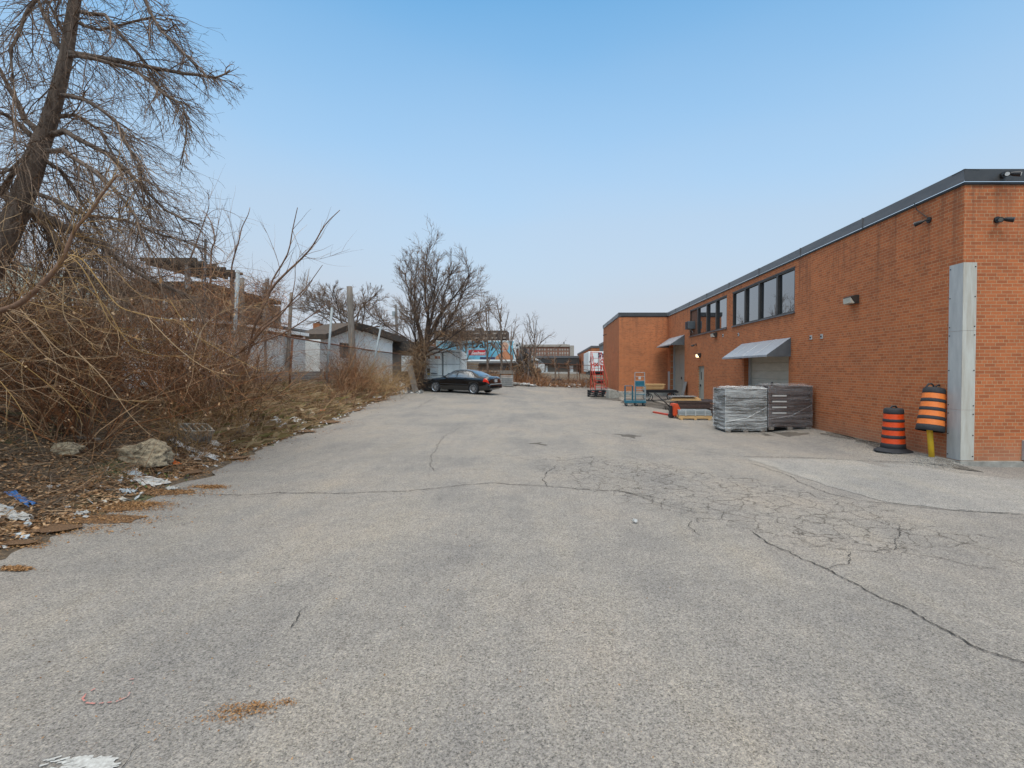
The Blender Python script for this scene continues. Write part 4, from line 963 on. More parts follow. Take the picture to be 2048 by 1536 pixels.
# ================================================================ black saloon car
def build_car():
    car = empty("parked_car", (0, 0, 0), 0, "black four-door saloon with silver multi-spoke rims parked nose-in by the white container", "car")
    # x, bottom z, max half width, belt z, belt half width, top z, top half width
    T = [(-2.36, 0.36, 0.60, 0.62, 0.62, 0.72, 0.55), (-2.30, 0.28, 0.72, 0.80, 0.72, 0.93, 0.64), (-2.18, 0.24, 0.80, 0.93, 0.77, 1.035, 0.68), (-1.95, 0.22, 0.845, 0.95, 0.80, 1.055, 0.70),
         (-1.66, 0.20, 0.865, 0.955, 0.815, 1.075, 0.70), (-1.40, 0.19, 0.87, 0.955, 0.825, 1.19, 0.63), (-1.10, 0.19, 0.87, 0.95, 0.83, 1.315, 0.575), (-0.80, 0.19, 0.87, 0.945, 0.835, 1.385, 0.555),
         (-0.40, 0.19, 0.87, 0.94, 0.835, 1.415, 0.55), (-0.05, 0.19, 0.87, 0.935, 0.835, 1.405, 0.555), (0.20, 0.19, 0.87, 0.93, 0.835, 1.36, 0.565), (0.50, 0.19, 0.87, 0.92, 0.83, 1.20, 0.62),
         (0.80, 0.19, 0.87, 0.91, 0.82, 1.04, 0.70), (0.98, 0.19, 0.868, 0.895, 0.815, 0.955, 0.73), (1.30, 0.20, 0.865, 0.85, 0.80, 0.915, 0.70), (1.65, 0.22, 0.855, 0.79, 0.775, 0.86, 0.66),
         (1.90, 0.24, 0.82, 0.72, 0.73, 0.79, 0.60), (2.04, 0.25, 0.76, 0.64, 0.66, 0.70, 0.52), (2.11, 0.30, 0.60, 0.52, 0.56, 0.58, 0.45)]
    def row(x):
        if x <= T[0][0]: return T[0][1:]
        if x >= T[-1][0]: return T[-1][1:]
        for i in range(len(T) - 1):
            if T[i][0] <= x <= T[i + 1][0]:
                a, b = T[i], T[i + 1]; t = (x - a[0]) / (b[0] - a[0]); p0 = T[max(0, i - 1)]; p3 = T[min(len(T) - 1, i + 2)]
                out = []
                for k in range(1, 7):
                    m1 = (b[k] - p0[k]) / (b[0] - p0[0]) * (b[0] - a[0]) if b[0] != p0[0] else 0; m2 = (p3[k] - a[k]) / (p3[0] - a[0]) * (b[0] - a[0])
                    t2, t3 = t * t, t * t * t
                    out.append((2 * t3 - 3 * t2 + 1) * a[k] + (t3 - 2 * t2 + t) * m1 + (-2 * t3 + 3 * t2) * b[k] + (t3 - t2) * m2)
                return out
    def ring(x):
        zb, hw, zB, hB, zt, ht = row(x)
        return [(0, zb), (hw * 0.80, zb), (hw * 0.95, zb + 0.06), (hw * 0.985, (zb + 0.5) / 2 + .02), (hw, 0.5 if zB > .6 else (zb + zB) / 2), (hw * 0.985, 0.5 + (zB - 0.5) * 0.55 if zB > .6 else (zb + zB * 2) / 3), (hB + 0.008, zB - 0.035), (hB - 0.012, zB), 
                (hB + (ht - hB) * 0.5 - 0.0 + 0.012, zB + (zt - 0.05 - zB) * 0.5), (ht + 0.006, zt - 0.055), (ht - 0.06, zt - 0.018), (ht * 0.5, zt - 0.004), (0, zt)]
    def surf(x, s, side=1, off=0.0):
        r = ring(x); i = min(len(r) - 2, int(s)); t = s - i; y = r[i][0] + (r[i + 1][0] - r[i][0]) * t; z = r[i][1] + (r[i + 1][1] - r[i][1]) * t
        dy, dz = r[i + 1][0] - r[i][0], r[i + 1][1] - r[i][1]; l = math.hypot(dy, dz) or 1
        return Vector((x, side * (y + off * dz / l), z - off * dy / l))
    xs_ = frange(-2.36, 2.11, 0.055); mb = MB(); n = len(ring(0)); m_ = 2 * n - 2
    for x in xs_:
        r = ring(x); full = [(x, y, z) for y, z in r] + [(x, -y, z) for y, z in r[-2:0:-1]]; mb.v += full
    for i in range(len(xs_) - 1):
        for j in range(m_): mb.f.append((i * m_ + j, i * m_ + (j + 1) % m_, (i + 1) * m_ + (j + 1) % m_, (i + 1) * m_ + j))
    mb.f.append(tuple(range(m_))[::-1]); mb.f.append(tuple(range((len(xs_) - 1) * m_, len(xs_) * m_)))
    body = mb.build("body", "carpaint", car, smooth=True)
    # wheel arches cut out of the body
    cut = MB()
    for x in (-1.3625, 1.3625):
        for s in (-1, 1): cut.tube([(x, s * 0.60, 0.33), (x, s * 1.0, 0.33)], 0.355, 32)
    me = bpy.data.meshes.new("arch_cut"); me.from_pydata(cut.v, [], cut.f); co = bpy.data.objects.new("arch_cut", me); col.objects.link(co); co.parent = car
    bo = body.modifiers.new("arches", 'BOOLEAN'); bo.object = co; bo.solver = 'EXACT'
    bpy.context.view_layer.update()
    nm = bpy.data.meshes.new_from_object(body.evaluated_get(bpy.context.evaluated_depsgraph_get()))
    body.modifiers.clear(); body.data = nm; bpy.data.objects.remove(co)
    nm.polygons.foreach_set("use_smooth", [True] * len(nm.polygons))
    def patch_(name, m, xa, xb, sa, sb, side, off, parent, nx=8, ns=4):
        """xa, xb functions of t (0 at sa, 1 at sb)"""
        p = MB()
        for j in range(ns + 1):
            t = j / ns; s = sa + (sb - sa) * t; a, b = xa(t), xb(t)
            for i in range(nx + 1): p.v.append(surf(a + (b - a) * i / nx, s, side, off))
        for j in range(ns):
            for i in range(nx): p.f.append((j * (nx + 1) + i, j * (nx + 1) + i + 1, (j + 1) * (nx + 1) + i + 1, (j + 1) * (nx + 1) + i))
        o = p.build(name, m, parent, smooth=True); return o, p
    for side in (1, -1):
        for nm_, xa, xb in (("side_window", lambda t: 0.74 - 0.50 * t ** 1.1, lambda t: -0.12 - 0.02 * t), ("side_window", lambda t: -0.19 - 0.02 * t, lambda t: -0.93 + 0.04 * t), ("side_window", lambda t: -0.97 + 0.05 * t, lambda t: -1.30 + 0.30 * t ** 2.2)):
            patch_(nm_, "cglass", xa, xb, 7.15, 8.85, side, 0.008, car)
        path = [surf(0.80 - 0.54 * t, 7.1 + 1.85 * t, side, 0.012) for t in [k / 6 for k in range(7)]] + [surf(0.24 - 1.1 * t, 8.95, side, 0.012) for t in [k / 8 for k in range(1, 9)]] + \
               [surf(-0.92 - 0.44 * math.sin(t * 1.57), 8.95 - 1.85 * (1 - math.cos(t * 1.57)) , side, 0.012) for t in [k / 6 for k in range(1, 7)]] + [surf(-1.36 + 2.16 * t, 7.1, side, 0.012) for t in [k / 12 for k in range(1, 13)]]
        c = MB(); c.tube(path, 0.011, 5, cap=False); c.build("window_trim", "chrome", car, smooth=True)
        c = MB(); c.tube([surf(-2.3 + 0.15 * k * 1, 4.35, side, 0.006) for k in range(3)] + [], 0.012, 5); 
        c2 = MB(); c2.tube([surf(0.95 - 1.9 * k / 10, 4.2, side, 0.004) for k in range(11)], 0.014, 5); c2.build("side_moulding", "black", car)
        m2 = MB(); p = surf(0.62, 7.1, side, 0.0); m2.box(p + Vector((0.02, side * 0.10, 0.05)), (0.10, 0.17, 0.12)); m2.build("door_mirror", "carpaint", car, bevel=0.03)
        for x in (0.05, -0.80):
            hd = MB(); p = surf(x, 6.0, side, 0.012); hd.box(p, (0.18, 0.02, 0.03)); hd.build("door_handle", "carpaint", car, bevel=0.006)
        for x in (-0.16,):
            g_ = MB(); g_.tube([surf(x, s, side, 0.001) for s in (7, 6, 5, 4, 3, 2.4)], 0.004, 4); g_.build("door_gap", "ink", car)
        o, _ = patch_("tail_light", "tail", lambda t: -2.355 + 0.06 * t, lambda t: -1.98 - 0.10 * t, 5.0, 6.8, side, 0.008, car)
        patch_("turn_signal", "amber", lambda t: -2.30 + .03 * t, lambda t: -2.12, 6.1, 6.55, side, 0.013, o, 4, 2)
        patch_("head_light", "cglass", lambda t: 2.0, lambda t: 1.72, 5.2, 6.4, side, 0.008, car)
        for x in (-1.3625, 1.3625):
            w = MB(); y0, y1 = side * 0.66, side * 0.875
            w.lathe([(0.20, 0), (0.30, 0.0), (0.318, 0.025), (0.32, 0.105), (0.316, 0.19), (0.295, 0.213), (0.225, 0.213), (0.218, 0.19), (0.218, 0.10), (0.0, 0.10)], 32, Matrix.Translation((x, y0, 0.32)) @ Matrix.Rotation(R(-90) * side, 4, 'X'))
            wh = w.build("wheel", "rubber", car, smooth=False)
            rm = MB(); M4 = Matrix.Translation((x, y0, 0.32)) @ Matrix.Rotation(R(-90) * side, 4, 'X')
            rm.lathe([(0.205, 0.17), (0.212, 0.205), (0.226, 0.214), (0.232, 0.208)], 32, M4)
            for k in range(10):
                an = k * math.pi / 5; d = Vector((math.cos(an), math.sin(an), 0)); q = Vector((-d.y, d.x, 0))
                vs = [d * 0.03 + q * 0.017, d * 0.03 - q * 0.017, d * 0.215 - q * 0.012, d * 0.215 + q * 0.012]
                rm.add([M4 @ (v + Vector((0, 0, z))) for z in (0.185, 0.205) for v in vs], [(4, 5, 6, 7), (0, 1, 5, 4), (1, 2, 6, 5), (2, 3, 7, 6), (3, 0, 4, 7)])
            rm.lathe([(0.05, 0.19), (0.048, 0.212), (0.0, 0.214)], 16, M4); rm.build("rim", "alloy", wh)
    # rear: window, plate, bumper strip, badge, exhaust
    def top_patch(name, m, xa, xb, s0, off):
        p = MB(); nx, ny = 10, 12
        for i in range(nx + 1):
            x = xa + (xb - xa) * i / nx
            for j in range(ny + 1):
                t = -1 + 2 * j / ny; s = 12 - abs(t) * (12 - s0); p.v.append(surf(x, min(s, 11.999), 1 if t >= 0 else -1, off))
        for i in range(nx):
            for j in range(ny): p.f.append((i * (ny + 1) + j, i * (ny + 1) + j + 1, (i + 1) * (ny + 1) + j + 1, (i + 1) * (ny + 1) + j))
        return p.build(name, m, car, smooth=True)
    top_patch("rear_window", "cglass", -1.62, -1.08, 9.9, 0.008); top_patch("windscreen", "cglass", 0.28, 0.86, 9.9, 0.008)
    MB().box((-2.385, 0, 0.79), (0.012, 0.30, 0.15)).build("number_plate", "whitep", car)
    MB().box((-2.345, 0, 0.895), (0.012, 0.42, 0.018)).build("boot_trim", "chrome", car)
    a = MB(); a.box((-2.325, 0, 0.60), (0.16, 1.22, 0.05)); a.build("bumper_strip", "steel", car, bevel=0.015)
    a = MB(); a.box((-2.30, 0, 0.45), (0.22, 1.46, 0.26)); a.build("rear_bumper", "carpaint", car, bevel=0.06)
    a = MB(); a.box((2.03, 0, 0.42), (0.20, 1.40, 0.26)); a.build("front_bumper", "carpaint", car, bevel=0.06)
    a = MB(); a.tube([(-2.30, 0.45, 0.28), (-2.43, 0.45, 0.28)], 0.035, 10); a.build("exhaust_pipe", "chrome", car)
    text_mesh("CDF 218", 0.085, "plate_text", "ink", car, (-2.393, 0.14, 0.755), (R(90), 0, R(-90)))
    a = MB(); a.tube([(-2.31, 0, 0.985), (-2.325, 0, 0.985)], 0.035, 14); a.build("badge", "chrome", car)
    return car
car = build_car()
rl = W(948, 788, 28.7); fl = W(872, 783, 29.8)
hd = (Vector((fl.x, fl.y)) - Vector((rl.x, rl.y))).normalized(); lf = Vector((-hd.y, hd.x))
cc = (Vector((fl.x, fl.y)) + Vector((rl.x, rl.y))) / 2 - lf * 0.77
za = lot(*(cc + hd * 1.36 + lf * .77)); zb_ = lot(*(cc - hd * 1.36 + lf * .77)); zc_ = lot(*(cc + lf * 0.77)); zd_ = lot(*(cc - lf * 0.77))
car.location = (cc.x, cc.y, (za + zb_ + zc_ + zd_) / 4 + 0.006)
car.rotation_mode = 'QUATERNION'
fx = Vector((hd.x, hd.y, (za - zb_) / 2.72)).normalized(); ly = Vector((lf.x, lf.y, (zc_ - zd_) / 1.54)); ly = (ly - fx * ly.dot(fx)).normalized(); uz = fx.cross(ly)
car.rotation_quaternion = Matrix((fx, ly, uz)).transposed().to_quaternion()
# ================================================================ container
c0, c1 = W(849, 779, 32.3), W(922.5, 779, 32.3)
cz = lot(c0.x + 1.2, 33) + 0.02
t = empty("shipping_container", ((c0.x + c1.x) / 2, 32.3, cz), R(6.5), "pale grey steel shipping container with closed double doors under the bare tree", "container")
w_, h_ = 2.44, 2.59; L_ = 6.06
a = MB(); a.bb(-w_ / 2, w_ / 2, 0.06, L_, 0.1, h_ - 0.04)
for i in range(24):
    y = 0.3 + i * 0.235; a.bb(w_ / 2 - 0.005, w_ / 2 + 0.03, y, y + 0.12, 0.2, h_ - 0.15)
a.build("body", "cont", t)
for s in (-1, 1): MB().box((s * (w_ / 2 - 0.05), 0.03, h_ / 2), (0.11, 0.14, h_)).build("corner_post", "cont", t)
MB().box((0, 0.03, h_ - 0.06), (w_ - .22, 0.13, 0.12)).build("header", "cont", t); MB().box((0, 0.03, 0.08), (w_ - .22, 0.13, 0.16)).build("sill", "cont", t)
for s in (-1, 1):
    a = MB(); a.box((s * 0.575, 0.02, h_ / 2 + 0.01), (1.10, 0.05, h_ - 0.3)); d = a.build("door", "cont", t)
    a = MB()
    for z in (0.18, 0.9, 1.65, h_ - 0.17): a.box((s * 0.575, -0.012, z), (1.12, 0.012, 0.025))
    for x in (0.03, 1.12): a.box((s * x, -0.012, h_ / 2), (0.035, 0.012, h_ - 0.32))
    a.build("seal", "cont_d", d)
    for x in (0.30, 0.80):
        a = MB(); a.tube([(s * x, -0.05, 0.1), (s * x, -0.05, h_ - 0.08)], 0.02, 8); b_ = a.build("lock_bar", "cont", d)
    a = MB(); a.box((s * 0.55, -0.07, 1.05), (0.40, 0.02, 0.045)); a.build("lock_handle", "cont_d", d)
a = MB(); a.tube([(-0.88, -0.015, 2.12), (-0.88, -0.022, 2.12)], 0.09, 14); a.build("emblem", "ink", t)
MB().bb(-0.52, -0.18, -0.018, -0.012, 2.02, 2.18).build("red_label", "skin2", t)
MB().bb(-1.02, -0.80, -0.018, -0.012, 1.10, 1.38).build("placard", "brown_panel", t); MB().bb(-1.0, -0.82, -0.018, -0.012, 0.95, 1.06).build("yellow_label", "yellow", t)
a = MB(); a.box((0, 0, 0.35), (0.75, 0.6, 0.7)); a.box((0, -0.02, 0.72), (0.82, 0.66, 0.05)); bk = a.build("waste_bin", "black", None, bevel=0.04)
p = G(858, 777); bk.location = W(859, 777, 31.2); bk.location.z = lot(bk.location.x, 31.2); tag(bk, "black plastic bin standing between the container and the car's nose", "bin")
# pallets heaped on crates right of the container
pxx = W(943, 752, 40.6).x
for k in range(6):
    t = empty("wooden_pallet", (pxx + 0.05 * (k % 2), 40.6, lot(pxx, 40.6) + 0.95 + 0.15 * k), R(5 * k), "pale wooden pallet in the stack right of the container, number counted upwards", "pallet", "wooden pallets stacked right of the container")
    t["label"] = ["lowest", "second lowest", "third lowest", "third highest", "second highest", "topmost"][k] + " wooden pallet in the stack right of the container"
    a = MB()
    for i in range(5): a.box((-0.42 + 0.21 * i, 0, 0.125), (0.10, 0.9, 0.02))
    a.build("top_boards", "wood_new", t)
    for s in (-1, 0, 1): MB().box((0, s * 0.4, 0.065), (0.95, 0.08, 0.09)).build("stringer", "wood_old", t)
a = MB(); a.box((0, 0, 0.47), (1.0, 0.9, 0.92)); o = a.build("timber_crate", "wood_old", None, bevel=0.01); o.location = (pxx, 40.6, lot(pxx, 40.6)); tag(o, "grey timber crate under the wooden pallet stack", "crate")
a = MB(); a.prism([(-0.9, 0), (0.9, 0), (0.85, 0.3), (0.2, 0.55), (-0.6, 0.5), (-0.9, 0.25)], -0.5, 0.5); o = a.build("covered_heap", "junk", None, bevel=0.05); o.location = (W(962, 745, 40.8).x, 40.8, lot(-5, 40.8) + 0.25); tag(o, "dark tarpaulin-covered heap right of the pallet stack", "heap")
# wire crate behind the car boot
q0 = W(1014, 772, 38.5); t = empty("wire_crate", (q0.x, 38.5, lot(q0.x, 38.5)), R(4), "white wire mesh crate behind the car's boot", "crate")
a = MB()
for i in range(10):
    for z in range(7):
        pass
for i in range(11):
    x = -0.46 + .092 * i
    for y in (-0.4, 0.4): a.tube([(x, y, 0.05), (x, y, 0.85)], 0.012, 4)
for k in range(6):
    z = 0.08 + 0.155 * k
    for y in (-0.4, 0.4): a.tube([(-0.48, y, z), (0.48, y, z)], 0.012, 4)
    for x in (-.48, .48): a.tube([(x, -0.4, z), (x, 0.4, z)], 0.012, 4)
a.build("mesh", "paper", t)
MB().bb(-0.4, 0.4, -0.33, 0.33, 0.1, 0.7).build("contents", "awn_side", t)
a = MB(); a.bb(-0.75, 0.6, -.4, .4, 0, 0.06); a.bb(-0.55, 0.5, -.4, .4, 0.06, 0.22); a.bb(-0.8, 0.45, -.3, .4, 0.22, 0.28)
o = a.build("scrap_bench", "wood_old"); o.location = (q0.x - 0.1, 39.4, lot(q0.x, 39) + 1.0); tag(o, "grey board bench top heaped behind the white wire crate", "bench")
for s in (-.5, .45):
    g_ = MB(); g_.bb(s - .04, s + .04, -.3, .3, -1.0, 0); g_.build("leg", "wood_old", o)
# ================================================================ trailer with advertisement
TY = 56.0
p0, p1 = W(872, 681, TY), W(1029, 681, TY); zt, zb = p1.z, W(0, 722, TY).z
t = empty("box_trailer", (0, 0, 0), 0, "long box trailer with a blue dairy advertisement showing a woman's portrait", "trailer")
a = MB(); a.bb(p0.x, p1.x, TY, TY + 2.5, zb, zt); a.build("body", "white", t)
a = MB(); a.bb(p0.x - .02, p1.x + .02, TY - .03, TY + 2.53, zb - 0.22, zb - 0.01); a.build("bottom_rail", "wood_grey", t)
def ad(x0, x1, y0, y1, m, off, name, tilt=0, jag=0):
    a = MB(); A, B_ = W(x0, y1, TY), W(x1, y0, TY); a.add([(A.x, TY - off, A.z), (B_.x, TY - off, A.z), (B_.x, TY - off, B_.z), (A.x, TY - off, B_.z)], [(0, 1, 2, 3)]); return a.build(name, m, t)
def ad_poly(pts, m, off, name):
    a = MB(); a.add([(W(x, y, TY).x, TY - off, W(x, y, TY).z) for x, y in pts], [tuple(range(len(pts)))]); return a.build(name, m, t)
def oval(cx, cy, rx, ry, n=20, a0=0, a1=6.2832): return [(cx + rx * math.cos(a0 + (a1 - a0) * k / (n - 1 if a1 < 6 else n)), cy + ry * math.sin(a0 + (a1 - a0) * k / (n - 1 if a1 < 6 else n))) for k in range(n)]
ad(873, 1028, 682.5, 719, "blue_ad", 0.01, "advert_panel")
ad_poly([(990, 719), (992, 713), (998, 708), (1004, 706), (1008, 700), (1013, 700), (1018, 706), (1024, 710), (1027, 719)], "skin2", 0.02, "portrait_shoulders")
ad_poly(oval(1010.5, 688.5, 9.5, 6.5), "paper", 0.022, "portrait_hair"); ad_poly(oval(1010, 694, 7, 9.5), "skin", 0.03, "portrait_face")
for dx in (-3, 3): ad_poly(oval(1010 + dx, 692, 1.6, 0.6, 8), "ink", 0.036, "portrait_eye")
ad_poly(oval(1010, 699, 2.2, 0.8, 8), "ad_red", 0.036, "portrait_mouth")
ad_poly([(1009, 693), (1011, 693), (1011.7, 696.2), (1008.4, 696.2)], "skin2", 0.034, "portrait_nose")
ad(937, 971, 700, 710.5, "ad_red", 0.02, "red_sign"); 
z_ = W(0, 708.8, TY).z; text_mesh("Sealtest", 0.50, "sign_text", "whitep", t, (W(940, 0, TY).x, TY - 0.03, z_), (R(90), 0, 0), bold=0.012, shear=0.25)
text_mesh("r.", 1.25, "advert_text", "ink", t, (W(926, 0, TY).x - 0.0, TY - 0.03, W(0, 695.5, TY).z), (R(90), 0, 0), bold=0.02)
text_mesh("Dairy", 1.25, "advert_text", "ink", t, (W(940, 0, TY).x, TY - 0.03, W(0, 695.5, TY).z), (R(90), 0, 0), bold=0.03)
ad(875, 932, 713.5, 718.8, "purple", 0.018, "advert_strip"); ad(960, 990, 714, 718.8, "purple", 0.018, "advert_strip")
for x in (900, 908, 1010, 1018):
    a = MB(); c_ = W(x, 735, TY); a.tube([(c_.x, TY + 0.1, hgt(c_.x, TY) + 0.5), (c_.x, TY + 0.5, hgt(c_.x, TY) + 0.5)], 0.5, 16); a.build("wheel", "rubber", t)
a = MB(); a.tube([(W(925, 735, TY).x, TY + .6, hgt(-8, TY)), (W(925, 735, TY).x, TY + .6, zb)], 0.08, 6); a.build("landing_leg", "rust", t)
# white van nose / canopy right of the trailer
t = empty("white_van", (0, 0, 0), 0, "white van nose seen behind the dark scrap heap", "van")
A = W(1068, 742, 52); B_ = W(1089, 716, 52)
a = MB(); a.prism([(A.x - .3, A.z), (B_.x, A.z), (B_.x, A.z + 0.75), (B_.x - 0.5, B_.z - 0.25), (B_.x - 1.4, B_.z + 0.25), (A.x - .3, B_.z + 0.3)], 52, 53.9); a.build("body", "whitep", t, bevel=0.08)
a = MB(); a.prism([(B_.x - 0.05, A.z + 0.80), (B_.x - 0.48, B_.z - 0.28), (B_.x - 1.2, B_.z - .2), (B_.x - 1.0, A.z + 0.8)], 51.97, 51.99); a.build("side_window", "cglass", t)
for x in (B_.x - .7,):
    a = MB(); a.tube([(x, 52.0, A.z - 0.05), (x, 52.3, A.z - 0.05)], 0.36, 16); a.build("wheel", "rubber", t)
a = MB(); c_ = W(1034, 691, 54); a.bb(c_.x - 0.45, c_.x + 0.45, 54, 54.7, c_.z - 0.35, c_.z + 0.3); o = a.build("dish_housing", "whitep", t0 := None, bevel=0.05)
a = MB(); a.tube([(c_.x, 54.3, hgt(c_.x, 54)), (c_.x, 54.3, c_.z - .3)], 0.06, 6); a.build("pole", "rust", o); a = MB(); a.tube([(c_.x, 53.99, c_.z), (c_.x, 53.97, c_.z)], 0.12, 12); a.build("lens", "ink", o)
tag(o, "white round-lensed box on a pole just right of the trailer", "floodlight")
# box truck with graffiti beyond the steps
TX = W(1177, 0, 48.5).x
t = empty("box_truck", (0, 0, 0), 0, "pale box truck with pink and dark graffiti parked behind the red steps", "truck")
zt, zb = W(0, 703, 48).z, W(0, 748, 48).z
a = MB(); a.bb(TX, TX + 2.5, 48, 54.5, zb + 0.2, zt); a.build("cargo_box", "cont", t, bevel=0.05); MB().bb(TX - 0.02, TX + 2.52, 47.95, 48.0, zb + .1, zb + .3).build("rear_sill", "black", t)
a = MB()
MB().bb(TX + 0.95, TX + 1.0, 47.97, 48.0, zb + .3, zt - .05).build("door_gap", "awn_side", t)
for (x0, y0, m, s, name) in ((0.95, 0.55, "purple", 0.62, "SYP"), (1.15, 1.15, "red", 0.55, "CA"), (0.15, 0.9, "purple", 0.6, "J1"), (1.15, 1.7, "red", 0.5, "7E"), (0.25, 1.45, "red", 0.5, "HX")):
    text_mesh(name, s, "graffiti", m, t, (TX + x0, 47.96, zt - y0), (R(90), 0, 0), bold=0.015)
for x in (TX + .35, TX + 2.1):
    a = MB(); zz = hgt(x, 48.6); a.tube([(x - .12, 48.9, zz + 0.42), (x + .12, 48.9, zz + 0.42)], 0.42, 16); a.build("wheel", "rubber", t)
a = MB(); a.bb(TX + .2, TX + 2.3, 48.2, 54, zb - .1, zb + .2); a.build("chassis", "black", t)
MB().box((TX - 0.12, 54.2, zb + 1.15), (0.10, 0.05, 0.45)).build("mirror", "black", t)
# ================================================================ far buildings
def wins(parent, rects, y, m="paper", name="window"):
    for (x0, x1, z0, z1) in rects: MB().bb(x0, x1, y - 0.12, y - 0.02, z0, z1).build(name, m, parent)
# second brick unit of the row
t = empty("brick_unit", (0, 0, 0), 0, "low orange brick unit with dark flashing farther along the row beyond the truck", "building")
a = MB(); a.bb(7.2, 24, 84, 126, 0.3, 5.6); a.build("wall", "brick_y", t); a = MB(); a.bb(7.12, 24.1, 83.9, 126.1, 5.61, 5.95); a.build("roof_flashing", "flash", t)
MB().bb(7.1, 7.19, 100, 101, 1.4, 3.8).build("door", "black", t); MB().bb(7.05, 7.19, 91, 91.3, 4.9, 5.2).build("wall_light", "black", t)
a = MB(); a.bb(8.4, 20, 70, 82.5, 0.3, 5.8); o = a.build("grey_unit", "wood_grey"); tag(o, "grey flat building sliver between the truck and the wing corner", "building")
MB().bb(8.3, 20.1, 69.9, 82.6, 5.81, 6.15).build("roof_edge", "flash", o)
# low warehouse
t = empty("low_warehouse", (0, 0, 0), 0, "low brown-panelled warehouse with a dark fascia beyond the far fence", "building")
YW = 112; A, B_ = W(1060, 744, YW), W(1156, 712, YW)
a = MB(); a.bb(A.x - 20, B_.x, YW, YW + 20, 0.8, B_.z - 1.9); a.build("wall", "brown_panel", t)
MB().bb(A.x - 20.2, B_.x + .2, YW - 1.2, YW + 20, B_.z - 1.9, B_.z - 0.5).build("fascia", "roof_dark", t); MB().bb(A.x - 20.2, B_.x + .2, YW - 1.3, YW + 20, B_.z - 0.49, B_.z).build("roof_edge", "flash", t)
for x0, x1 in ((1083, 1088), (1091, 1095), (1138, 1147)): MB().bb(W(x0, 0, YW).x, W(x1, 0, YW).x, YW - 0.1, YW - .02, 1.2, B_.z - 2.2).build("door", "cont", t)
MB().bb(A.x - 18, B_.x, YW - 2.2, YW - 1.25, 0.9, 1.32).build("loading_kerb", "paper", t)
# brown mid-rise
t = empty("apartment_block", (0, 0, 0), 0, "four-storey brown brick apartment block with pale windows and a roof house", "building")
YA = 200; A, B_ = W(985, 712, YA), W(1139, 693.5, YA)
a = MB(); a.bb(A.x, B_.x, YA, YA + 16, 0, B_.z); a.build("wall", "apt_brick", t)
MB().bb(A.x - .1, B_.x + .1, YA - 0.5, YA + 16, B_.z + .01, B_.z + 0.9).build("parapet", "apt_pale", t)
Cc = W(1148, 694, YA); a = MB(); a.bb(B_.x + .11, Cc.x, YA - 0.6, YA + 16, 0, B_.z + .5); a.build("stair_tower", "apt_pale", t)
P0, P1 = W(1117, 696, YA), W(1135, 689, YA); a = MB(); a.bb(P0.x, P1.x, YA + 3, YA + 9, B_.z + .9, P1.z + .3); a.build("roof_house", "apt_pale", t)
a = MB(); a.bb(W(1128, 0, YA).x, W(1130, 0, YA).x, YA + 4, YA + 5, P1.z + .3, P1.z + 1.2); a.build("vent", "ink", t)
for r_, (ya, yb) in enumerate(((697.5, 701), (704, 709), (711, 715))):
    for k in range(13):
        x = 990 + k * 11.6 + (k % 2) * 1.0
        for dx in (0, 5.2):
            if x + dx + 3 < 1138: wins(t, [(W(x + dx, 0, YA).x, W(x + dx + 3, 0, YA).x, W(0, yb, YA).z, W(0, ya, YA).z)], YA, "apt_pale")
# dark high-rise
t = empty("tower_block", (0, 0, 0), 0, "dark brown slab tower block with rows of balconies rising behind the trailer", "building")
YD = 330; A, B_ = W(868, 712, YD), W(1013.5, 661, YD)
a = MB(); a.bb(A.x, B_.x, YD, YD + 20, 0, B_.z); a.build("wall", "apt_dark", t)
P0 = W(946, 655, YD); a = MB(); a.bb(P0.x, P0.x + 6, YD + 5, YD + 12, B_.z, P0.z); a.build("roof_house", "apt_dark", t)
for r_ in range(4):
    z1 = B_.z - 1.4 - r_ * 3.0
    for k in range(8):
        x = B_.x - 4.2 - k * 6.0; o = MB().bb(x, x + 3.6, YD - 1.2, YD - .02, z1 - 1.1, z1 - 0.2).build("balcony", "apt_pale", t); o.scale = (1, 1, 1)
# low brown-roofed houses left behind the tree
t = empty("dark_roofed_shed", (0, 0, 0), 0, "low dark-roofed shed with brownish wall behind the leaning board and tree", "shed")
A, B_ = W(782, 735, 41), W(862, 690, 41)
a = MB(); a.bb(A.x, B_.x, 41, 45, 0.5, B_.z - 0.5); a.build("wall", "brown_panel", t)
a = MB(); a.prism([(A.x - .3, B_.z - .5), (B_.x + .3, B_.z - .5), (B_.x + .3, B_.z - .2), (A.x + 1.5, B_.z + 0.35), (A.x - .3, B_.z + 0.1)], 40.6, 45.2); a.build("roof", "roof_dark", t)
MB().bb(A.x + 0.9, A.x + 1.9, 40.9, 40.99, B_.z - 2.2, B_.z - 0.9).build("panel", "cont", t)
t = empty("terrace_house", (0, 0, 0), 0, "brown brick terrace with a low roof showing through the tree branches", "house")
a = MB(); a.bb(-27, -13, 66, 74, 0, 4.4); a.build("wall", "apt_brick", t); a = MB(); a.prism([(-27.3, 4.41), (-12.7, 4.41), (-14, 5.3), (-26, 5.3)], 65.7, 74.3); a.build("roof", "rust", t)
for k in range(5): wins(t, [(-26 + 2.7 * k, -25 + 2.7 * k, 2.4, 3.8)], 66, "apt_pale")
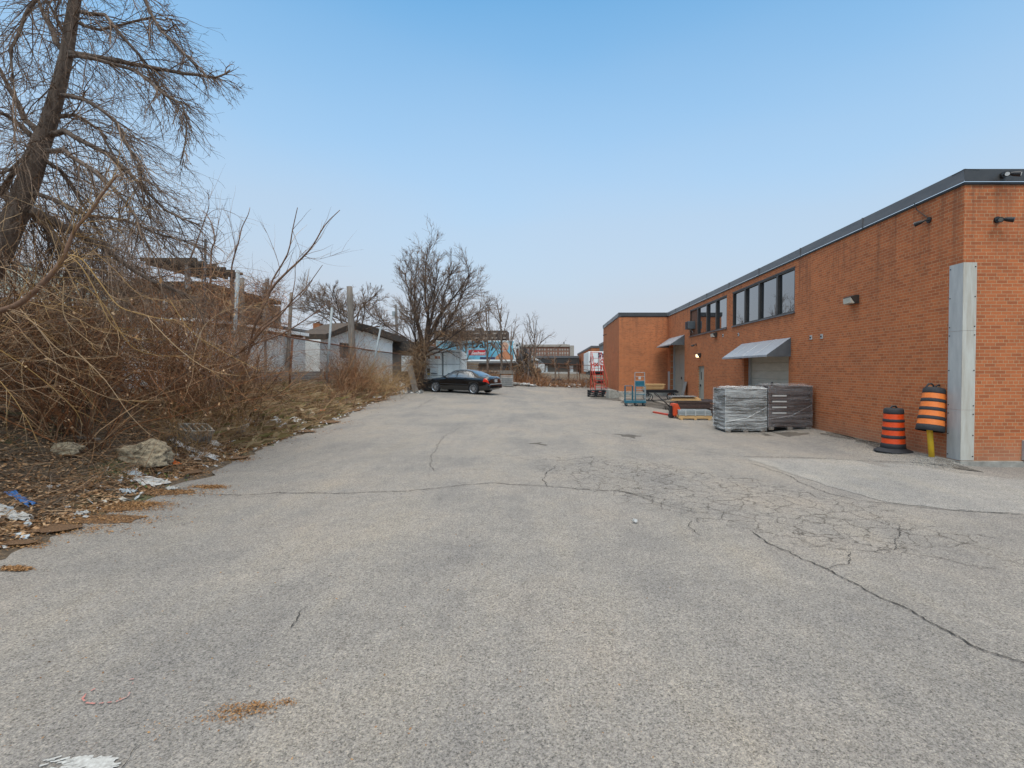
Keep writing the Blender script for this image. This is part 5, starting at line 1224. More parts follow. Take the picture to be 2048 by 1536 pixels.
# ================================================================ left boundary: sheds, houses
def gz_(x, y): return hgt(x, y)
t = empty("white_garage", (0, 0, 0), 0, "white-sided garage with grey lower boards behind the rusty chain-link fence", "garage")
XG = -11.6; y0, y1 = 16.5, 23.3
a = MB(); a.bb(XG - 5, XG, y0, y1, 0.8, 3.45)
for i in range(14): a.bb(XG, XG + 0.012, y0, y1, 1.62 + i * 0.13, 1.62 + i * 0.13 + 0.012)
a.build("wall", "white", t)
MB().bb(XG - 5.3, XG + 0.14, y0 - .2, y1 + .1, 3.46, 3.60).build("roof_edge", "white", t); MB().bb(XG + 0.013, XG + 0.05, y0 + .6, y1 - .3, 3.36, 3.455).build("gutter", "rust", t)
MB().bb(XG - 5.2, XG, y0 - .1, y1, 3.605, 3.66).build("roof", "roof_dark", t)
t = empty("board_fence", (0, 0, 0), 0, "low grey board fence running along the foot of the white garage", "fence")
for k in range(5): MB().bb(XG + 0.35, XG + 0.38, 15.5, 27.0, 1.15 + .13 * k, 1.27 + .13 * k).build("board", "wood_grey", t)
for y in (15.6, 18.5, 21.4, 24.3, 26.9): MB().bb(XG + 0.25, XG + 0.345, y - .05, y + .05, 0.9, 1.9).build("post", "wood_old", t)
# curved white shed
t = empty("curved_roof_shed", (0, 0, 0), 0, "white shed with a bowed brown-edged roof behind the tangled brush", "shed")
XS = -12.6
def sh(px, py): y = XS * F / (px - CX); return (y, W(px, py, y).z)
prof = [sh(640, 668), sh(660, 660), sh(685, 650), sh(709, 646), (XS * F / (735 - CX), sh(735, 652)[1]), sh(760, 661), sh(785, 669), sh(806, 674)]
under = [(y, z - 0.30 - 0.25 * i / 7) for i, (y, z) in enumerate(prof)]
a = MB(); a.prism([(y, z) for y, z in prof] + [(y, z) for y, z in under[::-1]], XS - 1.2, XS + 0.35, 'x'); a.build("roof", "wood_dark", t)
a = MB(); a.prism([(y, z - 0.001) for y, z in under[:-1]] + [(under[-2][0], 0.4), (under[0][0], 0.4)], XS - 1.0, XS, 'x'); a.build("wall", "white", t)
a = MB(); a.prism([(y, z - 0.01) for y, z in under[:-1]] + [(y, z - 0.2) for y, z in under[:-1][::-1]], XS + 0.002, XS + 0.05, 'x'); a.build("fascia", "cont", t)
for px_a, px_b, pya, pyb in ((728, 757, 681, 700),):
    ya, yb = XS * F / (px_a - CX), XS * F / (px_b - CX); MB().bb(XS + .002, XS + .03, ya, yb, W(px_a, pyb, ya).z, W(px_a, pya, ya).z).build("hatch", "cont", t)
ya, yb = XS * F / (680 - CX), XS * F / (698 - CX); MB().bb(XS + .002, XS + .04, ya, yb, 2.6, 3.5).build("window", "roof_dark", t)
# brick house with chimney
t = empty("brick_house", (0, 0, 0), 0, "dark red brick house with a chimney between the garage and the curved shed", "house")
a = MB(); a.bb(-20, -15.2, 32, 37, 0.5, 4.0); a.build("wall", "red_brick", t)
a = MB(); a.prism([(-20.3, 3.9), (-14.9, 3.9), (-14.9, 4.05), (-17.6, 4.75), (-20.3, 4.05)], 31.7, 37.2); a.build("roof", "roof_dark", t)
cp = W(636, 668, 33.5); a = MB(); a.bb(cp.x - 0.24, cp.x + 0.24, 33.3, 33.8, 3.9, W(0, 647, 33.5).z); ch = a.build("chimney", "orange_w", t); ch.data.materials[0] = M['brick_x']
MB().bb(cp.x - 0.09, cp.x + 0.09, 33.45, 33.65, W(0, 647, 33.5).z, W(0, 644, 33.5).z).build("chimney_pot", "rust", ch)
MB().bb(-16.6, -15.9, 31.93, 31.99, 2.3, 3.3).build("window", "cont", t)
# weathered house with flat overhanging roof, left of the garage top
t = empty("weathered_house", (0, 0, 0), 0, "weathered grey board house with a layered flat roof behind the vines", "house")
a = MB(); a.bb(-19, -14.0, 19.6, 25.6, 1.0, 5.15)
a.build("wall", "wood_old", t)
a = MB(); a.bb(-19.5, -13.6, 19.3, 24.9, 5.16, 5.34); a.build("roof", "wood_dark", t)
a = MB(); 
for k in range(4): a.bb(-13.6 - 0.5 * k, -13.48 - 0.5 * k, 18.4, 21.4, 5.80, 5.96)
for k in range(6): a.bb(-15.4, -13.3, 18.5 + .55 * k, 18.6 + .55 * k, 5.97, 6.08)
a.build("pergola_beams", "wood_dark", t)
for y in (18.6, 21.2): MB().bb(-13.75, -13.62, y - .06, y + .06, 1.0, 5.84).build("porch_post", "wood_grey", t)
MB().bb(-13.8, -13.55, 16.2, 19.2, 4.75, 4.9).build("porch_rail", "wood_dark", t)
MB().bb(-13.99, -13.95, 20.6, 22.0, 3.9, 4.7).build("window", "awn_side", t); MB().bb(-13.99, -13.95, 23, 24.2, 3.7, 4.6).build("window", "roof_dark", t)
# pale green building at the far left
t = empty("green_shed", (0, 0, 0), 0, "pale green sheet-roofed shed at the far left behind the willow", "shed")
A = W(-60, 517, 12.6); B_ = W(112, 590, 14.5)
a = MB(); a.prism([(A.z, 0), (0, 0)], 0, 1) if False else None
a.add([(-13.6, 9.5, 4.62), (-13.6, 15.0, 4.5), (-12.9, 15.0, 3.62), (-12.9, 9.5, 3.72), (-15.6, 9.5, 4.7), (-15.6, 15.0, 4.58)], [(0, 1, 2, 3), (4, 5, 1, 0)]); a.build("roof", "green_pale", t)
a = MB()
for z, x in ((4.66, -13.62), (4.50, -13.48)): a.tube([(x, 9.4, z), (x, 15.1, z - 0.12)], 0.04, 6)
a.build("roof_rail", "steel", t)
a = MB(); a.bb(-15.5, -13.0, 9.6, 14.9, 0.8, 3.6); a.build("wall", "wood_dark", t)
a = MB(); a.bb(-13.2, -12.8, 9.6, 14.9, 1.0, 1.5); a.build("plinth", "wood_old", t)
# ================================================================ fences
def chain_link(x0y, x1y, zb, zt, pitch=0.085, r=0.0046, m="wire"):
    """x0y,x1y: (x,y) ends; zb, zt functions of t"""
    (xa, ya), (xb, yb) = x0y, x1y; L_ = math.hypot(xb - xa, yb - ya); H_ = 1.9; mb = MB(); n = int((L_ + H_) / pitch)
    def P(u, v):
        t = max(0, min(1, u / L_)); return Vector((xa + (xb - xa) * t, ya + (yb - ya) * t, zb(t) + (zt(t) - zb(t)) * v))
    for s in (-1, 1):
        for i in range(n):
            u0 = i * pitch - (H_ if s > 0 else 0); u1 = u0 + H_ if s > 0 else u0 - 0; 
            if s > 0: a_, b_ = (u0, 0), (u0 + H_, 1)
            else: a_, b_ = (i * pitch, 0), (i * pitch - H_, 1)
            def clip(p, q):
                (u, v), (w_, x_) = p, q
                if u < 0: v += (0 - u) / (w_ - u) * (x_ - v); u = 0
                if u > L_: v += (L_ - u) / (w_ - u) * (x_ - v); u = L_
                return (u, v)
            if (a_[0] < 0 and b_[0] < 0) or (a_[0] > L_ and b_[0] > L_): continue
            A_ = clip(a_, b_); B2 = clip(b_, a_)
            mb.tube([P(*A_), P(*B2)], r, 3, cap=False)
    return mb
XFN = -10.05
def fz(px, py): y = XFN * F / (px - CX); return y, W(px, py, y).z
RAIL = [fz(330, 640), fz(486, 652), fz(585, 675), fz(650, 686), fz(751, 702), fz(800, 708)]
t = empty("chain_link_fence", (0, 0, 0), 0, "rusty chain-link fence on galvanised posts along the top of the left bank", "fence")
BOT = [(y, gz_(XFN, y)) for y in frange(10, 36, 2)]
for (ya, za_), (yb, zb2) in zip(RAIL, RAIL[1:]):
    chain_link((XFN, ya), (XFN, yb), lambda t, ya=ya, yb=yb: lerp_tab(BOT, ya + (yb - ya) * t) + .03, lambda t, za_=za_, zb2=zb2: za_ + (zb2 - za_) * t).build("mesh", "wire", t, recalc=False)
a = MB(); a.tube([(XFN, y, z) for y, z in RAIL], 0.03, 8); a.build("top_rail", "rust", t)
a = MB(); a.tube([(XFN, RAIL[0][0], RAIL[0][1] + .34), (XFN, RAIL[1][0], RAIL[1][1] + .32), (XFN, RAIL[2][0], RAIL[2][1] + .28)], 0.012, 5); a.build("top_wire", "wire", t)
posts = [((476, 541), (463, 768), 0.055, "steel"), ((664, 615), (651, 762), 0.05, "steel"), ((585, 678), (578, 765), 0.04, "rust"), ((762, 652), (736, 772), 0.05, "steel"), ((330, 600), (335, 780), 0.05, "steel"), ((411, 478), (405, 640), 0.035, "black")]
for (tx_, ty_), (bx_, by_), r_, m in posts:
    yb = XFN * F / (bx_ - CX); A_ = Vector((XFN, yb, gz_(XFN, yb) - 0.1)); B2 = W(tx_, ty_, yb); a = MB(); a.tube([A_, B2], r_, 10); a.build("post", m, t, smooth=True)
for k, py in enumerate((560, 590, 622)):
    a = MB(); P_ = [W(478, py - 10, 15.9)]; Q_ = W(660, 640 + 10 * k, 22.3); P_ += [P_[0].lerp(Q_, s) - Vector((0, 0, 0.25 * math.sin(s * 3.14))) for s in (0.25, 0.5, 0.75)] + [Q_]; a.tube(P_, 0.008, 4); a.build("barbed_wire", "wire", t)
# far fence past the lot
t = empty("far_fence", (0, 0, 0), 0, "dark wire fence on thin posts across the far end of the lot", "fence")
fy = 45.0; fpts = [(985, 740), (1024, 726), (1075, 726), (1118, 728), (1137, 728), (1155, 728), (1160, 728), (1182, 734)]
a = MB(); 
xsF = [W(p_[0], 0, fy).x for p_ in fpts]; ZF = 2.35
for x in xsF[1:]:
    q = MB(); q.tube([(x, fy, hgt(x, fy) - .1), (x, fy, ZF + 0.15)], 0.035, 6); q.build("post", "rust", t)
q = MB(); q.tube([(xsF[0], fy, ZF + .1), (xsF[3], fy, ZF + .05), (xsF[-1], fy, ZF - .1)], 0.025, 6); q.build("top_rail", "rust", t)
q = MB(); q.tube([(xsF[3], fy - .05, ZF - .25), (xsF[-1], fy - .05, ZF - .55)], 0.025, 6); q.build("loose_rail", "rust", t)
chain_link((xsF[0], fy), (xsF[-1], fy), lambda t: 0.7, lambda t: ZF, 0.16, 0.004).build("mesh", "wire", t, recalc=False)
# poles
def pole(name, px, pyt, pyb, Y, r, m, label, cat, px2=None):
    b = W(px, pyb, Y); b.z = min(b.z, hgt(b.x, Y)); tt = W(px2 or px, pyt, Y); a = MB(); n = 8
    a.tube([b.lerp(tt, k / n) for k in range(n + 1)], [r * (1 - 0.25 * k / n) for k in range(n + 1)], 10); o = a.build(name, m, None, smooth=True); tag(o, label, cat); return o
o = pole("utility_pole", 796, 610, 720, 48, 0.16, "wood_grey", "grey wooden utility pole standing left of the big bare tree", "pole", 792)
a = MB(); c_ = W(791, 628, 48); a.box(c_ + Vector((-.15, -.1, 0)), (.25, .2, .5)); a.build("fuse_box", "steel", o)
pole("tree_snag", 707, 573, 705, 27.0, 0.20, "wood_old", "barkless pale tree snag in front of the curved white shed", "dead tree", 699)
pole("timber_post", 535, 558, 655, 20.5, 0.10, "wood_grey", "tall weathered timber post right of the layered roof", "post", 534)
pole("timber_post", 529, 569, 655, 20.0, 0.08, "wood_grey", "shorter weathered timber post left of the tall one by the layered roof", "post", 528)
pole("timber_post", 572, 585, 655, 21.5, 0.09, "wood_old", "leaning timber post above the right end of the white garage", "post", 583)
pole("timber_post", 483, 556, 655, 17.6, 0.10, "wood_old", "stout weathered post beside the tall galvanised fence post", "post", 484)
# leaning board at the tree
p = G(832, 780); a = MB(); a.box((0, 0, 0.85), (0.34, 0.06, 1.75)); o = a.build("leaning_board", "wood_old"); o.location = W(832, 779, 29.5); o.location.z = hgt(o.location.x, 29.5) - 0.05; o.rotation_euler = (R(-8), R(-13), R(10)); tag(o, "broad brown board leaning against the tree trunk left of the container", "board")
# ================================================================ VEGETATION
def rv(r, s=1.0): return Vector((r.gauss(0, s), r.gauss(0, s), r.gauss(0, s)))
def shoot(mb, r, p, d, L, rad, seg, curl, grav, n=3, tip=0.25):
    """one tapering shoot; returns its points"""
    pts = [p.copy()]; d = d.normalized(); st = L / seg
    for i in range(seg):
        d = (d + rv(r, curl) + Vector((0, 0, grav))).normalized(); pts.append(pts[-1] + d * st)
    mb.tube(pts, [rad * (1 - (1 - tip) * i / seg) for i in range(seg + 1)], n, cap=False)
    return pts
def side_dir(r, d, a0, a1):
    ax = d.cross(rv(r)).normalized(); return Quaternion(ax, r.uniform(a0, a1)) @ d
def grow(tr, tw, r, p, d, L, rad, depth, P):
    """recursive limb: thick levels go to tr, fine ones to tw"""
    lv = P[depth]; mb = tr if lv.get('thick') else tw
    pts = shoot(mb, r, p, d, L, rad, lv['seg'], lv['curl'], lv['grav'], lv['n'], lv.get('tip', 0.35))
    if depth + 1 >= len(P): return pts
    nx = P[depth + 1]; k = lv['kids'] if L > 0.4 * lv.get('ref', L) else max(1, lv['kids'] // 2)
    for i in range(k):
        t = r.uniform(lv.get('from', 0.2), 0.98); f_ = t * lv['seg']; j = min(lv['seg'] - 1, int(f_)); q = pts[j].lerp(pts[j + 1], f_ - j); dd = (pts[j + 1] - pts[j]).normalized()
        rr = rad * (1 - (1 - lv.get('tip', 0.35)) * t)
        grow(tr, tw, r, q, side_dir(r, dd, *nx['ang']), L * nx['len'] * r.uniform(0.6, 1.25) * (1.15 - 0.5 * t), max(nx['rmin'], rr * nx['rr']), depth + 1, P)
    return pts
def tree(name, loc, label, trunk_pts, trunk_r, limbs, P, seed, mt="bark", mw="twig_dark", cat="tree", extra=None, group=None):
    r = random.Random(seed); t = empty(name, loc, 0, label, cat, group); o = Vector(loc); tr, tw = MB(), MB()
    tp = [Vector(p) - o for p in trunk_pts]; tr.tube(tp, trunk_r, 12)
    for (p, d, L, rad) in limbs: grow(tr, tw, r, Vector(p) - o, Vector(d), L, rad, 0, P)
    if extra: extra(tr, tw, r, o)
    tr.build("trunk", mt, t, smooth=True, recalc=False); tw.build("crown", mw, t, recalc=False)
    return t
# ---- big tree in the middle (behind the car)
r = random.Random(11)
B0 = W(832, 775, 31.0); B0.z = hgt(B0.x, 31)
def wp3(px, py, Y): return W(px, py, Y)
trunk = [B0 + Vector((0, 0, -.2)), wp3(838, 750, 31), wp3(843, 715, 31), wp3(851, 680, 31)]
Pm = [dict(thick=1, seg=9, curl=0.10, grav=0.0, n=7, kids=14, ang=(0.3, 0.7), tip=0.25),
      dict(thick=1, seg=7, curl=0.13, grav=0.02, n=5, kids=9, ang=(0.35, 0.8), len=0.42, rr=0.5, rmin=0.018, tip=0.3),
      dict(seg=5, curl=0.09, grav=0.03, n=3, kids=5, ang=(0.3, 0.8), len=0.46, rr=0.5, rmin=0.011, tip=0.4),
      dict(seg=3, curl=0.09, grav=0.03, n=3, kids=0, ang=(0.3, 0.8), len=0.6, rr=0.6, rmin=0.0075, tip=0.4)]
limbs = []
for (px, py, bx, by, rad) in [(795, 530, 846, 700, .10), (825, 510, 848, 690, .12), (862, 500, 852, 680, .14), (915, 510, 853, 680, .13), (948, 545, 853, 690, .12), (890, 520, 852, 690, .10), (775, 585, 846, 700, .08), (965, 590, 850, 690, .08), (985, 560, 853, 695, .12), (778, 560, 843, 705, .09), (790, 610, 842, 715, .08), (915, 610, 850, 700, .09), (845, 515, 850, 685, .11), (960, 660, 848, 715, .08), (880, 560, 850, 690, .1), (1000, 640, 850, 705, 0.08)]:
    a_ = W(bx, by, 31.0); b_ = W(px, py, 31.0 + r.uniform(-2.6, 2.6)); limbs.append((a_, (b_ - a_) + Vector((0, 0, -0.3)), (b_ - a_).length * 0.93, rad * 0.7))
def vines(tr, tw, r, o):
    tw = IVY
    for i in range(1700):      # dense ivy stems and suckers round the trunk foot
        q_ = r.uniform(680, 775); p = W(r.gauss(824 + (775 - q_) * .20, 8), q_, 31 + r.gauss(0, .7)) - o
        shoot(tw, r, p, Vector((r.gauss(0, .6), r.gauss(0, .6), r.uniform(-1, 1))), r.uniform(0.4, 1.5), r.uniform(.006, .012), 4, 0.25, 0)
    for i in range(1000):       # tangled reddish mass over the container and in front of the trailer
        p = W(r.uniform(862, 935), r.gauss(664, 15), 31 + r.gauss(1.2, 1.3)) - o
        shoot(tw, r, p, Vector((r.gauss(0.3, .7), r.gauss(0, .7), r.uniform(-1, .4))), r.uniform(0.4, 1.3), r.uniform(.005, .009), 4, 0.25, -0.03)
IVY = MB()
bt = tree("bare_tree", B0, "large bare spreading tree beside the shipping container", trunk, [0.42, 0.34, 0.30, 0.22], limbs, Pm, 21, "bark_dark", "twig_dark", extra=vines)
IVY.build("ivy", "twig_mix", bt, recalc=False)
# ---- tree behind the curved shed
B1 = W(720, 700, 33); B1.z = hgt(B1.x, 33) + 0.2
limbs = []
for (px, py) in [(625, 560), (650, 562), (672, 555), (700, 568), (725, 580), (748, 600), (765, 605), (640, 600), (690, 570), (775, 640), (618, 620), (740, 590)]:
    a_ = W(705, 672, 33.0); b_ = W(px, py, 33 + r.uniform(-2.5, 2.5)); limbs.append((a_ + Vector((r.uniform(-.7, .7), 0, r.uniform(-.3, .8))), b_ - a_, (b_ - a_).length * 0.85, 0.06))
tree("bare_tree", B1, "rounded bare fruit tree rising behind the curved white shed", [B1 - Vector((0, 0, .3)), W(710, 690, 33), W(706, 668, 33)], [0.22, 0.18, 0.13], limbs,
     [dict(Pm[0], kids=10, len=1), dict(Pm[1], kids=8, len=0.5), dict(Pm[2], kids=6), Pm[3]], 5, "bark", "twig_dark")
# ---- thin saplings beyond the far end of the lot
def sapling(px, pyb, pyt, Y, label, seed, sp=1.0, mw="twig_dark", n0=6, lean=0, group="thin bare saplings along the far fence"):
    b = W(px, pyb, Y); b.z = min(b.z, hgt(b.x, Y) + 0.1); H_ = W(px, pyt, Y).z - b.z; r = random.Random(seed)
    tp = [b + Vector((lean * H_ * k / 5 + r.uniform(-.05, .05) * k / 2, 0, H_ * 0.85 * k / 5)) for k in range(6)]; R0 = 0.012 * H_ + 0.02
    limbs = []
    for i in range(n0):
        t = 0.25 + 0.6 * i / n0; p = tp[0].lerp(tp[-1], t); an = r.uniform(0, 6.28)
        limbs.append((p, (math.cos(an) * sp + lean, math.sin(an) * sp, 1.3), H_ * (0.75 - 0.5 * t) * 0.8, R0 * 0.45))
    Ps = [dict(Pm[1], kids=6), dict(Pm[2], kids=5, len=0.45), dict(Pm[3], kids=0)]
    return tree("bare_sapling", b, label, tp, [R0 * (1 - .15 * k) for k in range(6)], limbs, Ps, seed, "bark", mw, "sapling", group=group)
sapling(1068, 742, 618, 46, "airy bare sapling above the brown apartment block", 3, 0.8, n0=9)
sapling(1046, 740, 650, 47, "short twiggy sapling at the trailer's right end", 4, 1.0)
sapling(1003, 745, 580, 44.5, "tall bare sapling in front of the woman's portrait", 6, 0.55, n0=8)
sapling(975, 745, 590, 44.2, "tall bare sapling in front of the red advertisement panel", 8, 0.6, n0=8)
sapling(932, 745, 610, 44.6, "bare sapling in front of the trailer's left half", 9, 0.6, "twig_mix", 8)
sapling(1022, 745, 630, 44.0, "small sapling in front of the trailer's right edge", 10, 0.7)
sapling(922, 745, 640, 43.0, "sapling rising just right of the container", 12, 0.8, "twig_red", 8)
sapling(1110, 765, 700, 44.5, "small bare sapling in front of the low warehouse doors", 13, 0.9, "twig_red", 6)
sapling(1138, 768, 712, 44.3, "smallest bare sapling left of the truck", 14, 0.9, "twig_red", 6)
# ---- the big leaning tree at the left edge
r = random.Random(31)
TY0 = 7.2
tb = Vector((-9.6, 7.4, hgt(-9.6, 7.4) - 0.2))
tpx = [(0, 500), (38, 415), (62, 350), (80, 290), (95, 255), (115, 185), (133, 110), (141, 55), (150, 0), (160, -80), (168, -200)]
tp = [tb, tb.lerp(W(0, 500, TY0), 0.5) + Vector((-.12, 0, 0))] + [W(x, y, TY0) for x, y in tpx]
trr = [0.24, 0.19, 0.155, 0.138, 0.128, 0.115, 0.10, 0.088, 0.078, 0.075, 0.07, 0.06, 0.04]
t = empty("leaning_tree", tb, 0, "big bare elm-like tree leaning in from the left edge with drooping twigs", "tree")
tr, tw = MB(), MB(); o = tb
tr.tube([p - o for p in tp], trr, 14)
limbs_px = [([(128, 105), (180, 112), (250, 125), (330, 140), (400, 150), (432, 155), (460, 140)], 7.2, .042), ([(130, 112), (190, 118), (270, 140), (330, 190), (365, 210), (374, 240), (360, 330)], 7.0, .03),
            ([(95, 270), (130, 262), (180, 290), (230, 320), (280, 370), (330, 420), (400, 450)], 7.0, .045), ([(88, 300), (130, 300), (170, 330), (230, 380), (270, 430), (300, 500)], 6.7, .04),
            ([(80, 270), (50, 240), (20, 180), (0, 140), (-40, 80)], 7.3, .05), ([(78, 285), (40, 250), (0, 225), (-60, 190)], 7.0, .045),
            ([(130, 105), (105, 60), (80, 10), (60, -60)], 7.3, .045), ([(136, 75), (110, 30), (70, -40)], 7.0, .03),
            ([(60, 420), (120, 450), (180, 480), (240, 520), (300, 560), (370, 590)], 7.6, .07), ([(20, 395), (50, 410), (90, 450), (140, 520), (190, 560), (250, 590)], 7.9, .08), ([(-30, 360), (20, 395), (70, 430), (130, 500), (160, 560)], 8.0, .08),
            ([(150, 20), (210, 30), (260, 90), (290, 130), (330, 190), (370, 230)], 7.2, .03), ([(145, 40), (200, 60), (280, 40), (330, 40), (345, 38)], 7.5, .025),
            ([(160, -60), (230, -60), (290, 0), (320, 60), (380, 120), (410, 150)], 7.0, .035), ([(150, -10), (110, -30), (50, 30), (20, 100), (30, 200)], 6.8, .035),
            ([(100, 240), (150, 230), (200, 260), (240, 330), (280, 400)], 7.5, .03), ([(115, 190), (170, 200), (230, 240), (280, 330), (290, 380), (300, 430)], 6.9, .03), ([(70, 330), (30, 340), (-20, 400), (-60, 480)], 7.4, .05),
            ([(75, 310), (120, 340), (160, 400), (200, 470), (230, 560)], 7.3, .035), ([(90, 270), (60, 300), (20, 340), (-20, 350)], 6.9, .04), ([(50, 380), (110, 400), (170, 430), (250, 440), (320, 470), (410, 500)], 7.2, .035)]
Pl = [dict(seg=8, curl=0.11, grav=-0.095, n=3, kids=5, ang=(0.3, 0.8), tip=0.35, rmin=.004), dict(seg=5, curl=0.12, grav=-0.07, n=3, kids=2, ang=(0.35, 0.9), len=0.5, rr=0.6, rmin=.0028, tip=0.5), dict(seg=3, curl=0.13, grav=-0.03, n=3, kids=0, ang=(0.4, 1.0), len=0.5, rr=0.7, rmin=.0024, tip=0.6)]
for pts, Y, rad in limbs_px:
    P3 = [W(x, y, TY0 + (Y - TY0) * min(1, i / 2) + r.uniform(-.12, .12) * (i > 0)) - o for i, (x, y) in enumerate(pts)]
    # smooth by midpoint insertion with jitter
    Q = [P3[0]]
    for a_, b_ in zip(P3, P3[1:]): Q += [a_.lerp(b_, 0.5) + rv(r, 0.015), b_]
    k = len(Q); tr.tube(Q, [rad * (1 - 0.78 * i / (k - 1)) for i in range(k)], 7)
    tot = sum((b_ - a_).length for a_, b_ in zip(Q, Q[1:])); ns = int(tot * 15)
    for i in range(ns):
        f_ = r.uniform(0.06, 1.0) * (k - 1); j = min(k - 2, int(f_)); p = Q[j].lerp(Q[j + 1], f_ - j); d = (Q[j + 1] - Q[j]).normalized()
        sd = side_dir(r, d, 0.3, 1.15) + Vector((0.30, 0, -0.15)); ppx = CX + (p + o).x / max(1, (p + o).y) * F; ppy = HZ - ((p + o).z - CAMZ) / (p + o).y * F; grow(tr, tw, r, p, sd, r.uniform(0.35, 1.55) * max(.28, min(1.1, 1.5 - ppx / 360 - max(0, 100 - ppy) * .0008)), r.uniform(.004, .009) + rad * .04, 0, Pl)
for i in range(210):
    f_ = r.uniform(1.5, 12) ; j = min(len(tp) - 2, int(f_)); p = tp[j].lerp(tp[j + 1], f_ - j) - o
    grow(tr, tw, r, p, Vector((r.gauss(0, 1), r.gauss(0, 1), r.gauss(0.2, .6))), r.uniform(0.3, 1.3), r.uniform(.004, .008), 0, Pl)
tr.build("trunk", "bark", t, smooth=True, recalc=False); tw.build("crown", "twig_dark", t, recalc=False)
# ---- golden arching tree / branch in front at far left
t = empty("arching_branch", W(-40, 640, 5.4), 0, "yellow-brown arching young tree with long bare shoots sweeping right at the left edge", "young tree"); o = t.location.copy()
tr, tw = MB(), MB(); r = random.Random(5)
def pathpx(pts, Y, jit=0.02): 
    P3 = [W(x, y, Y + (i * 0.03)) - o for i, (x, y) in enumerate(pts)]; Q = [P3[0]]
    for i in range(len(P3) - 1):
        p0, p1, p2, p3 = P3[max(0, i - 1)], P3[i], P3[i + 1], P3[min(len(P3) - 1, i + 2)]
        for s in (0.25, 0.5, 0.75, 1.0): Q.append(0.5 * ((2 * p1) + (p2 - p0) * s + (2 * p0 - 5 * p1 + 4 * p2 - p3) * s * s + (3 * p1 - 3 * p2 + p3 - p0) * s ** 3))
    return Q
main = pathpx([(-60, 640), (0, 622), (40, 606), (80, 572), (110, 540), (128, 512), (150, 460), (180, 425), (205, 388), (235, 350)], 5.4)
tr.tube(main, [0.036 * (1 - 0.75 * i / (len(main) - 1)) for i in range(len(main))], 8)
gold = [([(120, 520), (140, 550), (146, 575), (130, 600), (100, 618), (72, 622)], .010), ([(128, 505), (160, 530), (190, 580), (212, 630), (235, 660), (280, 680)], .011), ([(140, 510), (165, 520), (200, 565), (235, 610), (270, 625), (320, 637), (352, 640)], .010),
        ([(40, 618), (80, 660), (112, 695), (150, 715), (200, 716), (235, 712)], .010), ([(20, 620), (60, 640), (100, 690), (110, 720), (118, 750)], .006), ([(60, 605), (120, 622), (160, 640), (200, 662), (240, 668)], .008),
        ([(150, 560), (190, 590), (215, 620), (260, 690), (310, 710), (360, 712)], .007), ([(98, 560), (130, 590), (180, 600), (240, 598), (300, 590)], .004), ([(0, 650), (50, 670), (100, 720), (160, 745), (230, 755)], .006),
        ([(128, 560), (126, 620), (140, 650), (175, 680), (200, 695)], .006), ([(0, 560), (40, 575), (60, 590), (90, 640), (130, 655)], .005), ([(185, 500), (230, 540), (280, 590), (330, 600), (380, 600)], .006),
        ([(0, 700), (60, 740), (110, 780), (150, 820), (165, 850)], .007), ([(0, 762), (30, 800), (60, 850), (75, 885)], .006), ([(100, 740), (180, 780), (240, 800), (330, 800)], .006), ([(150, 700), (210, 760), (260, 830), (300, 870)], .005),
        ([(300, 640), (360, 700), (420, 740), (480, 752)], .006), ([(340, 600), (380, 660), (440, 700), (520, 742)], .006), ([(390, 700), (410, 650), (455, 620), (520, 610)], .006)]
for pts, rad in gold:
    Q = pathpx(pts, r.uniform(5.2, 6.2)); rad *= 0.78; tw.tube(Q, [rad * (1 - 0.6 * i / (len(Q) - 1)) for i in range(len(Q))], 5)
    for i in range(9):
        j = r.randrange(1, len(Q) - 1); d = (Q[j + 1] - Q[j]).normalized(); shoot(tw, r, Q[j], side_dir(r, d, 0.2, 0.8), r.uniform(0.15, 0.6), rad * 0.4, 5, 0.10, 0.01)
for i in range(60):
    j = r.randrange(4, len(main) - 1); d = (main[j + 1] - main[j]).normalized(); grow(tr, tw, r, main[j], side_dir(r, d, 0.3, 1.0), r.uniform(0.3, 0.8), .004, 1, Pl)
tr.build("trunk", "bark_red", t, smooth=True, recalc=False); tw.build("crown", "twig_gold", t, recalc=False)
# ---- thicket shrubs on the bank
def shrub(cx, cy, n, H_, spread, label, seed, m="twig_mix", rad=0.012, arch=-0.055, kids=7, lean=(0, 0), base=0.5, name="bramble_shrub"):
    r = random.Random(seed); z = hgt(cx, cy); o = Vector((cx, cy, z)); tw = MB()
    t = empty(name, o, 0, label, "shrub", "bare shrubs on the left bank"); st = MB()
    Ps = [dict(seg=9, curl=0.11, grav=arch, n=4, kids=kids, ang=(0.3, 0.7), tip=0.3), dict(seg=5, curl=0.15, grav=arch * 0.8, n=3, kids=2, ang=(0.4, 1.1), len=0.42, rr=0.55, rmin=.004, tip=0.5), dict(seg=3, curl=0.2, grav=0, n=3, kids=0, ang=(0.4, 1.2), len=0.5, rr=0.6, rmin=.003, tip=0.6)]
    Ps[0]['thick'] = 1
    for i in range(n):
        an = r.uniform(0, 6.28); q = base * math.sqrt(r.random()); p = Vector((math.cos(an) * q, math.sin(an) * q, 0)); p.z = hgt(cx + p.x, cy + p.y) - z
        an2 = r.uniform(0, 6.28); s = spread * r.uniform(0.1, 1)
        grow(st, tw, r, p, Vector((math.cos(an2) * s + lean[0], math.sin(an2) * s + lean[1], 1.0)), H_ * r.uniform(0.6, 1.25), rad * r.uniform(0.6, 1.3), 0, Ps)
    st.build("stems", m, t, recalc=False); tw.build("twigs", m, t, recalc=False); return t
